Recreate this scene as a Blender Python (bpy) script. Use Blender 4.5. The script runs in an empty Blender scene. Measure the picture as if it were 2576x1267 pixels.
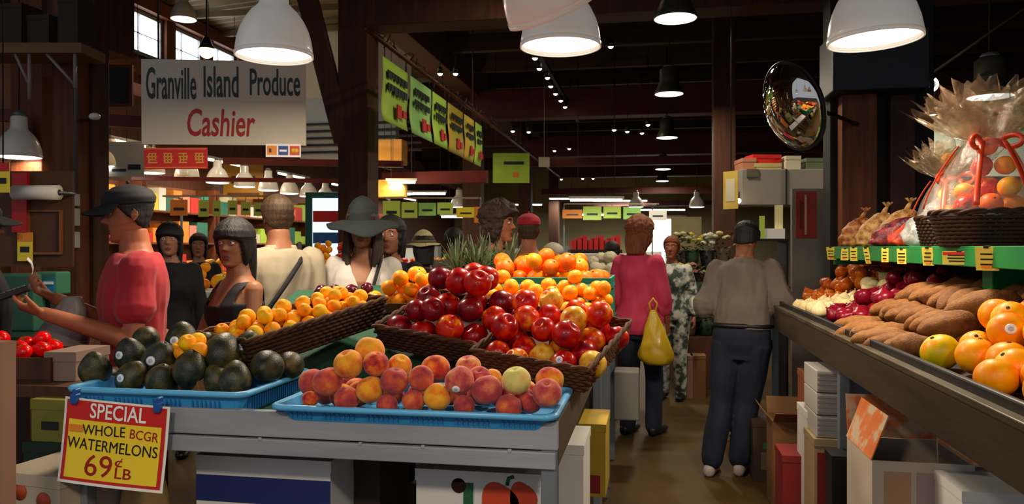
import bpy, bmesh, math, random
import numpy as np
from mathutils import Vector, Matrix, noise as mnoise

PI = math.pi
SC = bpy.context.scene
COL = SC.collection
CAMZ, FPX, HY, VPX, CX = 1.5, 1950.0, 622.0, 1640.0, 1288.0
YAW = math.atan((VPX - CX) / FPX)
CA, SA = math.cos(YAW), math.sin(YAW)

# ---------------------------------------------------------------- camera, world, exposure
cd = bpy.data.cameras.new('camera'); cam = bpy.data.objects.new('camera', cd); COL.objects.link(cam)
cam.location = (0, 0, CAMZ); cam.rotation_euler = (PI / 2, 0, YAW)
cd.sensor_width = 36; cd.lens = 36 * FPX / 2576; cd.shift_y = -11.5 / 2576
cd.clip_start = 0.05; cd.clip_end = 200
cd.dof.use_dof = True; cd.dof.focus_distance = 2.5; cd.dof.aperture_fstop = 9.0
SC.camera = cam
SC.view_settings.view_transform = 'Standard'; SC.view_settings.look = 'None'
SC.view_settings.gamma = 1.0; SC.view_settings.use_curve_mapping = False
SC.view_settings.exposure = 0.0
SC.cycles.use_denoising = True
SC.cycles.max_bounces = 6; SC.cycles.diffuse_bounces = 3; SC.cycles.glossy_bounces = 3
SC.cycles.transparent_max_bounces = 12; SC.cycles.sample_clamp_indirect = 4.0
SC.cycles.caustics_reflective = False; SC.cycles.caustics_refractive = False
w = bpy.data.worlds.new('world'); SC.world = w; w.use_nodes = True
w.node_tree.nodes['Background'].inputs[0].default_value = (0.80, 0.88, 1.0, 1)
w.node_tree.nodes['Background'].inputs[1].default_value = 0.40

LAMPGAIN = 1.0
def area(name, loc, size, energy, col=(1, .86, .68), rot=(0, 0, 0), parent=None, shape='DISK', spread=PI):
    l = bpy.data.lights.new(name, 'AREA'); l.shape = shape; l.size = size; l.energy = energy * LAMPGAIN
    if shape == 'RECTANGLE': l.size_y = size
    l.color = col; l.spread = spread
    o = bpy.data.objects.new(name, l); COL.objects.link(o); o.location = loc; o.rotation_euler = rot
    if parent: o.parent = parent
    return o

# ---------------------------------------------------------------- picture <-> place
def at(px, py, d):
    u = (px - CX) / FPX * d
    return Vector((u * CA - d * SA, u * SA + d * CA, CAMZ - (py - HY) * d / FPX))
def atz(px, py, z):
    return at(px, py, (CAMZ - z) * FPX / (py - HY))
def proj(p):
    d = -p[0] * SA + p[1] * CA; u = p[0] * CA + p[1] * SA
    return CX + FPX * u / d, HY - FPX * (p[2] - CAMZ) / d, d
def heading(px, phi):
    """rotation about z of a figure (front is local -Y) standing at picture column px: 0 faces the lens, 90 faces picture left, 180 away"""
    a = YAW - math.atan((px - CX) / FPX)
    # front vector: 0 -> towards the camera
    return a - math.radians(phi)

# ---------------------------------------------------------------- materials
def S(h, k=1.0):
    h = h.lstrip('#'); out = []
    for i in (0, 2, 4):
        c = int(h[i:i + 2], 16) / 255
        out.append((c / 12.92 if c <= .04045 else ((c + .055) / 1.055) ** 2.4) * k)
    return tuple(out)
_M = {}
def mat(name, col, col2=None, rough=.6, metal=0., scale=6., detail=3., bump=0., bscale=None, emit=0., ecol=None, coat=0., spec=.5,
        alpha=1., trans=0., stretch=None, ramp=None, jitter=0., sheen=0., sss=0., ior=1.45):
    """one procedural material; col/col2 (or ramp) mixed by a noise in object space; jitter shifts it per object"""
    if name in _M: return _M[name]
    m = bpy.data.materials.new(name); m.use_nodes = True; _M[name] = m
    nt = m.node_tree; N = nt.nodes; L = nt.links; b = N['Principled BSDF']
    if isinstance(col, str): col = S(col)
    if isinstance(col2, str): col2 = S(col2)
    b.inputs['Base Color'].default_value = (*col, 1)
    b.inputs['Roughness'].default_value = rough; b.inputs['Metallic'].default_value = metal
    b.inputs['Specular IOR Level'].default_value = spec; b.inputs['IOR'].default_value = ior
    b.inputs['Coat Weight'].default_value = coat; b.inputs['Coat Roughness'].default_value = .15
    b.inputs['Alpha'].default_value = alpha; b.inputs['Transmission Weight'].default_value = trans
    b.inputs['Sheen Weight'].default_value = sheen
    if sss:
        b.inputs['Subsurface Weight'].default_value = sss; b.inputs['Subsurface Scale'].default_value = .02
    if emit:
        b.inputs['Emission Strength'].default_value = emit; b.inputs['Emission Color'].default_value = (*(ecol or col), 1)
    vec = None
    if col2 is not None or ramp or bump:
        tc = N.new('ShaderNodeTexCoord'); vec = tc.outputs['Object']
        if jitter:
            oi = N.new('ShaderNodeObjectInfo'); mu = N.new('ShaderNodeMath'); mu.operation = 'MULTIPLY'; mu.inputs[1].default_value = 37.
            L.new(oi.outputs['Random'], mu.inputs[0])
            va = N.new('ShaderNodeVectorMath'); va.operation = 'ADD'; L.new(vec, va.inputs[0]); L.new(mu.outputs[0], va.inputs[1]); vec = va.outputs[0]
        if stretch:
            mp = N.new('ShaderNodeMapping'); mp.inputs['Scale'].default_value = stretch; L.new(vec, mp.inputs['Vector']); vec = mp.outputs[0]
    if col2 is not None or ramp:
        nz = N.new('ShaderNodeTexNoise'); nz.inputs['Scale'].default_value = scale; nz.inputs['Detail'].default_value = detail
        L.new(vec, nz.inputs['Vector'])
        fac = nz.outputs['Fac']
        if jitter:
            ma = N.new('ShaderNodeMath'); ma.operation = 'MULTIPLY_ADD'; ma.inputs[1].default_value = jitter
            L.new(oi.outputs['Random'], ma.inputs[0]); ad = N.new('ShaderNodeMath'); ad.operation = 'SUBTRACT'; ad.inputs[1].default_value = jitter / 2
            L.new(fac, ma.inputs[2]); L.new(ma.outputs[0], ad.inputs[0]); fac = ad.outputs[0]
        cr = N.new('ShaderNodeValToRGB'); e = cr.color_ramp.elements
        if ramp:
            while len(e) < len(ramp): e.new(.5)
            for el, (p, c) in zip(e, ramp):
                el.position = p; el.color = (*(S(c) if isinstance(c, str) else c), 1)
        else:
            e[0].position = .32; e[0].color = (*col, 1); e[1].position = .68; e[1].color = (*col2, 1)
        L.new(fac, cr.inputs[0]); L.new(cr.outputs[0], b.inputs['Base Color'])
        if emit and not ecol: L.new(cr.outputs[0], b.inputs['Emission Color'])
    if bump:
        n2 = N.new('ShaderNodeTexNoise'); n2.inputs['Scale'].default_value = bscale or scale * 4; n2.inputs['Detail'].default_value = 4
        L.new(vec, n2.inputs['Vector'])
        bp = N.new('ShaderNodeBump'); bp.inputs['Strength'].default_value = bump; bp.inputs['Distance'].default_value = .01
        L.new(n2.outputs['Fac'], bp.inputs['Height']); L.new(bp.outputs[0], b.inputs['Normal'])
    return m

# ---------------------------------------------------------------- mesh collector
class MB:
    def __init__(s): s.v = []; s.f = []; s.mi = []; s.sm = []
    def add(s, vs, fs, mi=0, smooth=False, X=None):
        o = len(s.v)
        if X is not None: vs = [X @ Vector(v) for v in vs]
        s.v.extend([tuple(v) for v in vs])
        for k, f in enumerate(fs):
            s.f.append(tuple(i + o for i in f)); s.mi.append(mi[k] if isinstance(mi, list) else mi); s.sm.append(smooth)
        return s
    def box(s, lo, hi, mi=0, X=None):
        x0, y0, z0 = lo; x1, y1, z1 = hi
        v = [(x0, y0, z0), (x1, y0, z0), (x1, y1, z0), (x0, y1, z0), (x0, y0, z1), (x1, y0, z1), (x1, y1, z1), (x0, y1, z1)]
        f = [(0, 3, 2, 1), (4, 5, 6, 7), (0, 1, 5, 4), (1, 2, 6, 5), (2, 3, 7, 6), (3, 0, 4, 7)]
        return s.add(v, f, mi, False, X)
    def cbox(s, c, size, mi=0, X=None):
        return s.box([c[i] - size[i] / 2 for i in range(3)], [c[i] + size[i] / 2 for i in range(3)], mi, X)
    def tube(s, pts, r, n=8, mi=0, caps=True, closed=False, X=None, smooth=True):
        pts = [Vector(p) for p in pts]; rs = r if isinstance(r, (list, tuple)) else [r] * len(pts)
        m = len(pts); vs = []; up = Vector((0, 0, 1)); prev = None
        for i, p in enumerate(pts):
            t = (pts[(i + 1) % m] - pts[i - 1]) if closed else (pts[min(i + 1, m - 1)] - pts[max(i - 1, 0)])
            if t.length < 1e-9: t = Vector((0, 0, 1))
            t.normalize()
            if prev is None:
                a = up if abs(t.z) < .9 else Vector((0, 1, 0))
                prev = (a - t * a.dot(t)).normalized()
            else:
                q = prev - t * prev.dot(t); prev = q.normalized() if q.length > 1e-6 else prev
            b = t.cross(prev)
            for k in range(n):
                a = 2 * PI * k / n; vs.append(p + (prev * math.cos(a) + b * math.sin(a)) * rs[i])
        fs = []
        for i in range(m if closed else m - 1):
            j = (i + 1) % m
            for k in range(n): k2 = (k + 1) % n; fs.append((i * n + k, i * n + k2, j * n + k2, j * n + k))
        if caps and not closed: fs.append(tuple(range(n))[::-1]); fs.append(tuple((m - 1) * n + k for k in range(n)))
        return s.add(vs, fs, mi, smooth, X)
    def lathe(s, prof, n=32, mi=0, X=None, smooth=True, close=False):
        vs = []; fs = []; m = len(prof)
        for r, z in prof:
            for k in range(n): a = 2 * PI * k / n; vs.append((r * math.cos(a), r * math.sin(a), z))
        for i in range(m if close else m - 1):
            j = (i + 1) % m
            for k in range(n): k2 = (k + 1) % n; fs.append((i * n + k, i * n + k2, j * n + k2, j * n + k))
        if not close:
            if prof[0][0] > 1e-5: fs.append(tuple(range(n))[::-1])
            if prof[-1][0] > 1e-5: fs.append(tuple((m - 1) * n + k for k in range(n)))
        return s.add(vs, fs, mi, smooth, X)
    def rings(s, R, mi=0, X=None, smooth=True, caps=True):
        """R: list of rings, each an equal-length list of points"""
        n = len(R[0]); vs = [p for r in R for p in r]; fs = []
        for i in range(len(R) - 1):
            for k in range(n): k2 = (k + 1) % n; fs.append((i * n + k, i * n + k2, (i + 1) * n + k2, (i + 1) * n + k))
        if caps: fs.append(tuple(range(n))[::-1]); fs.append(tuple((len(R) - 1) * n + k for k in range(n)))
        return s.add(vs, fs, mi, smooth, X)
    def ball(s, c, r, n=12, mi=0, X=None, sc=(1, 1, 1)):
        prof = []; vs = []; fs = []; m = n // 2 + 1
        for i in range(m + 1):
            t = PI * i / m
            for k in range(n):
                a = 2 * PI * k / n
                vs.append((c[0] + r * sc[0] * math.sin(t) * math.cos(a), c[1] + r * sc[1] * math.sin(t) * math.sin(a), c[2] - r * sc[2] * math.cos(t)))
        for i in range(m):
            for k in range(n): k2 = (k + 1) % n; fs.append((i * n + k, i * n + k2, (i + 1) * n + k2, (i + 1) * n + k))
        return s.add(vs, fs, mi, True, X)
    def grid(s, P, mi=0, X=None, smooth=True):
        """P: rows of points"""
        n = len(P[0]); vs = [p for r in P for p in r]
        fs = [(i * n + k, i * n + k + 1, (i + 1) * n + k + 1, (i + 1) * n + k) for i in range(len(P) - 1) for k in range(n - 1)]
        return s.add(vs, fs, mi, smooth, X)
    def mesh(s, name):
        me = bpy.data.meshes.new(name); me.from_pydata(s.v, [], s.f)
        me.polygons.foreach_set('material_index', s.mi); me.polygons.foreach_set('use_smooth', s.sm)
        me.update(); return me
    def build(s, name, mats, parent=None, bevel=0., solid=0., loc=None, rot=None, sub=0, merge=False):
        me = s.mesh(name)
        if merge:
            b = bmesh.new(); b.from_mesh(me); bmesh.ops.remove_doubles(b, verts=b.verts, dist=1e-5); bmesh.ops.recalc_face_normals(b, faces=b.faces); b.to_mesh(me); b.free()
        for m in (mats if isinstance(mats, (list, tuple)) else [mats]): me.materials.append(m)
        o = bpy.data.objects.new(name, me); COL.objects.link(o)
        if parent: o.parent = parent
        if loc is not None: o.location = loc
        if rot is not None: o.rotation_euler = rot
        if solid:
            q = o.modifiers.new('s', 'SOLIDIFY'); q.thickness = solid; q.offset = 0
        if sub:
            q = o.modifiers.new('u', 'SUBSURF'); q.levels = sub; q.render_levels = sub
        if bevel:
            q = o.modifiers.new('b', 'BEVEL'); q.width = bevel; q.segments = 2; q.limit_method = 'ANGLE'; q.angle_limit = .7
        return o

def tag(o, label, cat, group=None, kind=None):
    o['label'] = label; o['category'] = cat
    if group: o['group'] = group
    if kind: o['kind'] = kind
    return o
def thing(name, label, cat, loc=(0, 0, 0), rotz=0., group=None, rot=None):
    o = bpy.data.objects.new(name, None); COL.objects.link(o); o.empty_display_size = .05
    o.location = loc; o.rotation_euler = rot if rot is not None else (0, 0, rotz)
    return tag(o, label, cat, group)
def struct(o): o['kind'] = 'structure'; return o
def copy_tree(o, parent=None):
    c = o.copy(); COL.objects.link(c)
    if parent is not None: c.parent = parent; c.matrix_parent_inverse = o.matrix_parent_inverse.copy()
    for ch in list(o.children): copy_tree(ch, c)
    return c
def X(loc=(0, 0, 0), rz=0., rx=0., ry=0., sc=1.):
    return Matrix.Translation(Vector(loc)) @ Matrix.Rotation(rz, 4, 'Z') @ Matrix.Rotation(ry, 4, 'Y') @ Matrix.Rotation(rx, 4, 'X') @ Matrix.Scale(sc, 4)

# lettering: font curves turned into a mesh, lying in the XZ plane of its parent, facing -Y
def text_mesh(txt, h, wid=None, depth=.0015, bold=0., shear=0.):
    c = bpy.data.curves.new('lettering', 'FONT'); c.body = txt; c.align_x = 'CENTER'; c.align_y = 'CENTER'; c.extrude = .01; c.offset = bold; c.shear = shear
    c.resolution_u = 3
    o = bpy.data.objects.new('lettering', c); COL.objects.link(o)
    dg = bpy.context.evaluated_depsgraph_get(); dg.update()
    me = bpy.data.meshes.new_from_object(o.evaluated_get(dg)); bpy.data.objects.remove(o); bpy.data.curves.remove(c)
    n = len(me.vertices); a = np.empty(n * 3); me.vertices.foreach_get('co', a); a = a.reshape(-1, 3)
    mn, mx = a.min(0), a.max(0); a -= (mn + mx) / 2
    sy = h / (mx[1] - mn[1]); sx = sy if wid is None else wid / (mx[0] - mn[0])
    b = np.stack([a[:, 0] * sx, -a[:, 2] * depth / .02 * 1.0 - depth / 2, a[:, 1] * sy], 1)
    me.vertices.foreach_set('co', b.ravel()); me.update(); return me
def lettering(txt, h, m, parent, pos, wid=None, bold=0., rot=0., depth=.0015, shear=0., name='lettering', yrot=0.):
    me = text_mesh(txt, h, wid, depth, bold, shear); me.materials.clear(); me.materials.append(m)
    o = bpy.data.objects.new(name, me); COL.objects.link(o); o.parent = parent; o.location = pos; o.rotation_euler = (0, rot, yrot); return o

def SAT(c, s=1.3):
    c = S(c) if isinstance(c, str) else c; l = sum(c) / 3
    return tuple(min(1, max(.002, l + (q - l) * s)) for q in c)
def fmat(name, col, col2=None, ramp=None, **k):
    q = 1.08 if name.startswith(('peach', 'nect')) else 1.3
    """skin of a fruit: the same material with purer colour and less gloss"""
    k['spec'] = .3; k['coat'] = k.get('coat', 0) * .5; k['sheen'] = .2 if name.startswith('peach') else 0
    return mat(name, SAT(col, q), SAT(col2, q) if col2 else None, ramp=[(p, SAT(c, q)) for p, c in ramp] if ramp else None, **k)
# ================================================================ shared materials
wood_dark = mat('dark_stained_wood', '#3c1e0a', '#52290e', rough=.7, scale=3, stretch=(8, 8, .7), bump=.15)
wood_red = mat('red_brown_wood', '#54270c', '#743a14', rough=.65, scale=3, stretch=(9, 9, .6), bump=.15)
wood_ceil = mat('ceiling_wood', '#24140c', '#33200f', rough=.8, scale=2, stretch=(.6, 8, 8))
wood_joist = mat('joist_wood', '#3a2716', '#4d3a22', rough=.7, scale=2, stretch=(.6, 8, 8))
red_steel = mat('red_painted_steel', '#5a140f', '#6e1d14', rough=.5, scale=3)
white_enamel = mat('white_enamel', '#e6dfd2', rough=.28, coat=.4)
opal = mat('opal_shade', '#d4ccbe', rough=.3, coat=.4, emit=.15, ecol=(1, .93, .84))
white_inner = mat('white_reflector', '#f4f1e8', rough=.5)
glow = mat('lamp_glow', '#ffffff', emit=7., ecol=(1, .97, .9))
glow_warm = mat('bulb_glow', '#ffd9a0', emit=14., ecol=(1, .85, .6))
glow_hot = mat('warm_flood_glow', '#ffc070', emit=30., ecol=(1, .62, .22))
galv = mat('galvanised_shade', '#6f6a58', '#585242', rough=.4, metal=.7, scale=5)
black_metal = mat('black_metal', '#12100f', rough=.5)
grey_metal = mat('grey_metal', '#6d7176', rough=.45, metal=.4)
white_paint = mat('white_paint', '#d8d6ce', '#cbc8be', rough=.6, scale=2)
cream_paint = mat('cream_paint', '#cfc6a8', '#c2b898', rough=.7, scale=1)
pale_siding = mat('pale_siding', '#b5b8b4', '#a4a7a3', rough=.7, scale=1)
card_yellow = mat('yellow_card', '#f0d435', rough=.6)
card_green = mat('lime_card', '#9cc63c', '#b4d54e', rough=.6, scale=3)
card_white = mat('white_card', '#efece4', rough=.6)
card_red = mat('red_card', '#c9201c', rough=.55)
card_orange = mat('orange_card', '#e8862a', rough=.55)
ink_black = mat('black_ink', '#141413', rough=.5)
ink_green = mat('dark_green_ink', '#12261c', rough=.5)
ink_red = mat('red_ink', '#9c1610', rough=.5)
ink_white = mat('white_ink', '#f5f2ea', rough=.5)
floor_m = mat('worn_concrete', '#3f2e17', '#54401f', rough=.6, scale=1.3, detail=5, bump=.05, spec=.2)
glass_day = mat('daylight_glass', '#f2f4ff', emit=5.5, ecol=(.92, .95, 1))

# ================================================================ room shell
struct(MB().box((-16, -4, -.1), (12, 34, 0)).build('floor', floor_m))
struct(MB().box((-3.45, -1, 4.9), (12, 34, 5.0)).build('ceiling', wood_ceil))
# corrugated deck over the side bay, sloping gently up towards the nave
m = MB(); P = []
n = 160
for j in range(2):
    row = []
    for i in range(n * 4 + 1):
        y = 2 + 32 * i / (n * 4); ph = (i % 4); zz = (.0, .06, .06, .0)[ph]
        row.append((-8.0 + j * 4.6, y, 5.5 + j * .35 + zz))
    P.append(row)
m.grid(P, smooth=False)
for y in np.arange(3, 34, 1.13): m.box((-8, y - .03, 5.40), (-3.4, y + .03, 5.5))
deck_m = mat('corrugated_steel_deck', '#8a7a58', '#6f6144', rough=.55, metal=.2, scale=2)
struct(m.build('ceiling_deck', deck_m, solid=.01))
struct(MB().box((-8.15, 2, 0), (-8.0, 34, 5.6)).build('wall_left', wood_dark))
struct(MB().box((7.5, -1, 0), (7.7, 34, 5)).build('wall_right', mat('right_wall', '#2a1a10', '#35220f', rough=.8, scale=1)))
struct(MB().box((-8, 31, 0), (8, 31.2, 5.9)).build('wall_back', mat('back_wall', '#a8946a', '#94805a', rough=.8, scale=.6)))
# clerestory windows with muntins
for k in range(5):
    y0 = 10.7 + 1.13 * k
    f = MB(); fm = mat('window_frame_steel', '#8d9096', rough=.5)
    f.box((-8.0, y0 - .05, 4.53), (-7.93, y0 + .83, 4.59)); f.box((-8.0, y0 - .05, 5.17), (-7.93, y0 + .83, 5.23))
    f.box((-8.0, y0 - .05, 4.59), (-7.93, y0, 5.17)); f.box((-8.0, y0 + .78, 4.59), (-7.93, y0 + .83, 5.17))
    f.box((-7.99, y0 + .27, 4.59), (-7.95, y0 + .285, 5.17)); f.box((-7.99, y0, 4.87), (-7.95, y0 + .78, 4.885))
    fo = struct(f.build('window_%d' % (k + 1), fm))
    MB().box((-7.998, y0, 4.59), (-7.985, y0 + .78, 5.17)).build('window_pane', glass_day, fo)
for k in range(4):      # timber posts between the windows and dark louvres below
    struct(MB().box((-8, 9.95 + 1.13 * k + 1.6, 4.4), (-7.86, 10.2 + 1.13 * k + 1.6, 5.45)).build('trim_%d' % (k + 1), wood_red))
struct(MB().box((-8, 3, 5.24), (-7.8, 33, 5.46)).build('trim_5', wood_red))
struct(MB().box((-8, 3, 4.2), (-7.85, 33, 4.45)).build('trim_6', wood_red))
# posts and beams
def post(x, y, w, z1=4.9, m=wood_dark, label=None, d=None):
    return struct(MB().box((x - w / 2, y - (d or w) / 2, 0), (x + w / 2, y + (d or w) / 2, z1)).build('pillar', m, bevel=.01))
def beam(lo, hi, m=wood_dark): return struct(MB().box(lo, hi).build('ceiling_beam', m, bevel=.008))
pc = at(902, 400, 8.5)
post(pc.x, pc.y, .34, 5.5)
for px, y0, d in ((0, 0, 0),):
    a = at(868, 360, 8.45); b = at(770, -20, 8.45)
    m = MB(); dv = (b - a).normalized(); sd = Vector((CA, SA, 0)); nn = dv.cross(sd).normalized(); q = dv.cross(nn)
    V = []
    for P0 in (a, b):
        for s1, s2 in ((-1, -1), (1, -1), (1, 1), (-1, 1)): V.append(P0 + q * .1 * s1 + nn * .1 * s2)
    m.add(V, [(0, 1, 2, 3), (4, 7, 6, 5), (0, 4, 5, 1), (1, 5, 6, 2), (2, 6, 7, 3), (3, 7, 4, 0)])
    struct(m.build('ceiling_beam', wood_dark))
beam((-3.5, 4, 4.3), (-3.15, 31, 5.9))
for y in (8.07, 14.2, 20.3, 26.4): beam((-3.3, y - .18, 3.87), (7.5, y + .18, 4.4), wood_dark if y < 10 else mat('red_brown_beam', '#48160e', '#5a2014', rough=.6, scale=2))
for y, z in ((17.2, 3.3), (23.4, 3.1), (28.6, 3.0)): beam((-3.3, y - .1, z), (7.5, y + .1, z + .18), mat('red_brown_beam', '#48160e'))
for y in (14.2, 20.3, 26.4): beam((-8, y - .15, 4.2), (-3.3, y + .15, 4.6)); post(-3.3, y, .34, 4.9)
for i in range(16):
    y = 6.3 + i * 1.45
    if abs((y - 8.07) % 6.1) < .3: continue
    beam((-3.3, y - .06, 4.62), (7.5, y + .06, 4.92), wood_joist)
# the post at the cashier, with its cover boards and conduit
pl = at(232, 400, 6.0)
post(pl.x, pl.y, .17, 5.5, wood_dark); 
pa = at(190, 400, 5.9); struct(MB().box((pa.x - .12, pa.y - .1, 0), (pa.x + .1, pa.y + .12, 5.5)).build('pillar', wood_red, bevel=.01))
struct(MB().box((pa.x - .42, pa.y + .2, 3.05), (at(292, 100, 6.15).x, pa.y + .5, 5.5)).build('trim_7', wood_dark))
pb = at(100, 400, 6.6); post(pb.x, pb.y, .3, 5.5, wood_red)
# the big built-up post by the wall stand: two red-brown timbers in a dark steel saddle
pr = at(2215, 400, 5.75); yr = pr.y
p1 = at(2135, 400, 5.75); 
def bx(px0, px1, d, dep, z0, z1, m, name='pillar', mk=struct):
    a = at(px0, 400, d); b = at(px1, 400, d)
    o = MB().box((a.x, a.y, z0), (b.x, a.y + dep, z1)).build(name, m, bevel=.008)
    return mk(o) if mk else o
bx(2118, 2203, 5.7, .3, 0, 4.9, wood_red); bx(2240, 2300, 5.7, .3, 0, 4.9, mat('brown_wood', '#38190d', '#4a2412', rough=.7, scale=3, stretch=(9, 9, .6)))
bx(2088, 2335, 5.85, .25, 0, 4.9, mat('black_stained_wood', '#120c09', '#1a100b', rough=.8, scale=3))
bx(2095, 2325, 5.55, .45, 2.62, 3.05, black_metal, 'trim_8')
bx(1795, 1850, 10.5, .3, 0, 4.9, wood_dark)
# pale boarded wall and mezzanine far behind the cashier; racks of black rail on it
a = at(755, 300, 14.5); b = at(1010, 300, 14.5)
struct(MB().box((a.x, a.y, 3.1), (b.x, a.y + .2, 4.25)).build('wall_mezzanine', pale_siding))
struct(MB().box((a.x, a.y + .05, 4.25), (b.x + .3, a.y + .25, 5.6)).build('wall_upper', cream_paint))
for k in range(5):
    z = 3.25 + k * .13
    o = MB().box((a.x - .1, a.y - .06, z), (b.x + .5, a.y - .02, z + .035)).build('rail', black_metal)
    tag(o, ['lowest', 'second', 'third', 'fourth', 'topmost'][k] + ' black rail on the pale boarded wall behind the wooden post', 'rail', 'black rails on the pale wall')
# lit timber soffits under it
a = at(940, 300, 12.6); b = at(1015, 300, 12.6)
for z0, z1, tl in ((2.85, 3.25, 'upper'), (2.32, 2.6, 'lower')):
    t = MB().box((a.x - .1, a.y, z0), (b.x, a.y + .3, z1)).build('sign_board', mat('honey_wood', '#c99038', '#a8712a', rough=.5, scale=2, stretch=(.6, 4, 4)), bevel=.01)
    tag(t, tl + ' honey coloured board lit from below beside the centre post', 'board')
area('soffit_light', (a.x + .2, a.y - .5, 2.15), .3, 14, (1, .75, .4), (math.radians(160), 0, 0))
bx(960, 1235, 12.9, .12, 2.55, 2.75, red_steel, 'ceiling_beam')
# doorway full of daylight in the far wall
a = at(1600, 560, 30.5); b = at(1720, 560, 30.5)
dr = struct(MB().box((a.x - .1, 30.9, 0), (b.x + .1, 30.99, 2.75)).build('door_1', cream_paint))
MB().box((a.x, 30.86, .1), (b.x, 30.89, 2.6)).build('door_pane', mat('doorway_daylight', '#fff8ea', emit=2.2, ecol=(1, .97, .9)), dr)

# ================================================================ lamps
BELL = [(.18, 0), (.179, .03), (.172, .075), (.159, .12), (.138, .165), (.110, .205), (.082, .232), (.069, .25), (.066, .345), (.055, .36)]
def make_lamp(name, prof, shade_m, gl, drop, power, col=(1, .86, .68), cord_r=.006, bulge=False):
    t = thing(name, '', 'lamp')
    inner = [(max(r - .004, .004), z - .0) for r, z in prof[::-1]]
    m = MB().lathe(prof + [(inner[0][0], inner[0][1] - .004)] + [(r, z) for r, z in inner[1:]], n=40, close=True)
    m.build('lamp_shade', [shade_m], t)
    MB().lathe([(prof[0][0] + .003, -.006), (prof[0][0] + .003, .012), (prof[0][0] - .003, .012), (prof[0][0] - .003, -.006)], n=40, close=True).build('rim', [shade_m], t)
    top = prof[-1][1]
    MB().lathe([(prof[-1][0], top - .004), (prof[-1][0] * .8, top + .03), (.02, top + .045)], n=20).build('cap', grey_metal, t)
    MB().tube([(0, 0, top + .03), (0, 0, top + drop)], cord_r, 6).build('cord', black_metal, t)
    MB().lathe([(prof[0][0] - .012, .012), (prof[0][0] * .6, .02), (0.0005, .022)] if not bulge else [(prof[0][0] - .008, -.004), (prof[0][0] * .7, -.012), (0.0005, -.016)], n=32).build('bulb', gl, t)
    if power: area('lamp_light', (0, 0, -.022 if bulge else -.012), prof[0][0] * 1.6, power, col, parent=t)
    return t
def roof_z(x, y):
    return 4.92 if x > -3.45 else 5.5 + (x + 8) / 4.6 * .35
def place(src, loc, label, group, rot=(0, 0, 0), drop=None, cat='lamp'):
    c = copy_tree(src); c.location = loc; c.rotation_euler = rot; tag(c, label, cat, group); redrop(c, (drop if drop is not None else roof_z(loc[0], loc[1])) - loc[2]); return c
def redrop(t, drop):
    for c in t.children:
        if c.name.startswith(('cord', 'stem')):
            z0 = min(v.co.z for v in c.data.vertices); r = max(abs(v.co.x) for v in c.data.vertices)
            me = MB().tube([(0, 0, z0), (0, 0, drop)], r, 6).mesh('cord'); me.materials.append(black_metal); c.data = me
# three big bells over the produce
GB = 'big white bell lamps over the produce'
big = make_lamp('pendant_lamp', BELL, opal, glow, 2.4, 32, (1, .83, .62))
L1 = at(690, 140, 3.7); big.location = L1; redrop(big, roof_z(*L1[:2]) - L1.z); tag(big, 'big white bell lamp hanging in front of the cashier sign', 'lamp', GB)
L2 = at(1410, 116, 3.5); place(big, L2, 'big white bell lamp over the oranges, half behind a tilted one', GB)
L3 = at(2201, 100, 3.15); place(big, L3, 'big white bell lamp in front of the built-up dark post', GB, (0, math.radians(-2.5), 0))
place(big, Vector((-.75, -.15, 2.42)), 'added white bell lamp out of view, brightening the near table', GB)  # unseen lamp, added to brighten the table front and the sign
place(big, Vector((.95, .0, 2.42)), 'added white bell lamp out of view, brightening the near wall stand', GB)  # second unseen lamp, added to light the near end of the stand
# the tilted bell touching the middle one
L4 = at(1388, 26, 3.06)
tb = make_lamp('pendant_lamp', BELL, mat('shade_lit_from_below', '#d8bca6', rough=.3, coat=.4, emit=.14, ecol=(1, .78, .64)), white_inner, .9, 0)  # pinkish tint and glow imitate light from the lower lamp on the dome
tb.rotation_euler = (math.radians(24), math.radians(-24), YAW); tb.location = L4
for c in list(tb.children):
    if c.name.startswith('cord'):
        bpy.data.objects.remove(c)
MB().tube([(0, 0, .38), (.06, 0, .5), (.3, 0, .75), (.95, 0, 2.0), (1.05, 0, 2.55)], .006, 6).build('cord', black_metal, tb)
tag(tb, 'tilted white bell lamp leaning over the one above the oranges', 'lamp', GB)
# galvanised high bays down the aisle
HB = [(.18, 0), (.178, .02), (.155, .07), (.13, .13), (.118, .16), (.116, .30), (.08, .33)]
hb = make_lamp('high_bay_lamp', HB, galv, glow, 1.2, 42, (1, .86, .66), .012, bulge=True)
G2 = 'galvanised lamps in a line above the aisle'
ords = ['first', 'second', 'third', 'fourth', 'fifth', 'sixth', 'seventh', 'eighth', 'ninth', 'tenth', 'eleventh', 'twelfth', 'thirteenth', 'fourteenth', 'fifteenth', 'sixteenth',
        'seventeenth', 'eighteenth', 'nineteenth', 'twentieth']
for k, (px, py, d) in enumerate([(1699, 46, 6.5), (1683, 236, 9.75), (1678, 346, 13.2), (1668, 425, 18.0), (1666, 455, 22.0)]):
    loc = at(px, py, d); lab = 'galvanised lamp above the aisle, %s in its line counting from the camera' % ords[k]
    if k == 0: hb.location = loc; redrop(hb, roof_z(*loc[:2]) - loc.z); tag(hb, lab, 'lamp', G2)
    else: place(hb, loc, lab, G2)
hr = place(hb, at(2490, 243, 6.5), 'galvanised lamp shining above the wrapped gift basket', G2)
hr3 = place(hb, at(778, 88, 11.0), 'galvanised lamp peeping out behind the big bell by the brace', G2)
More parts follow.
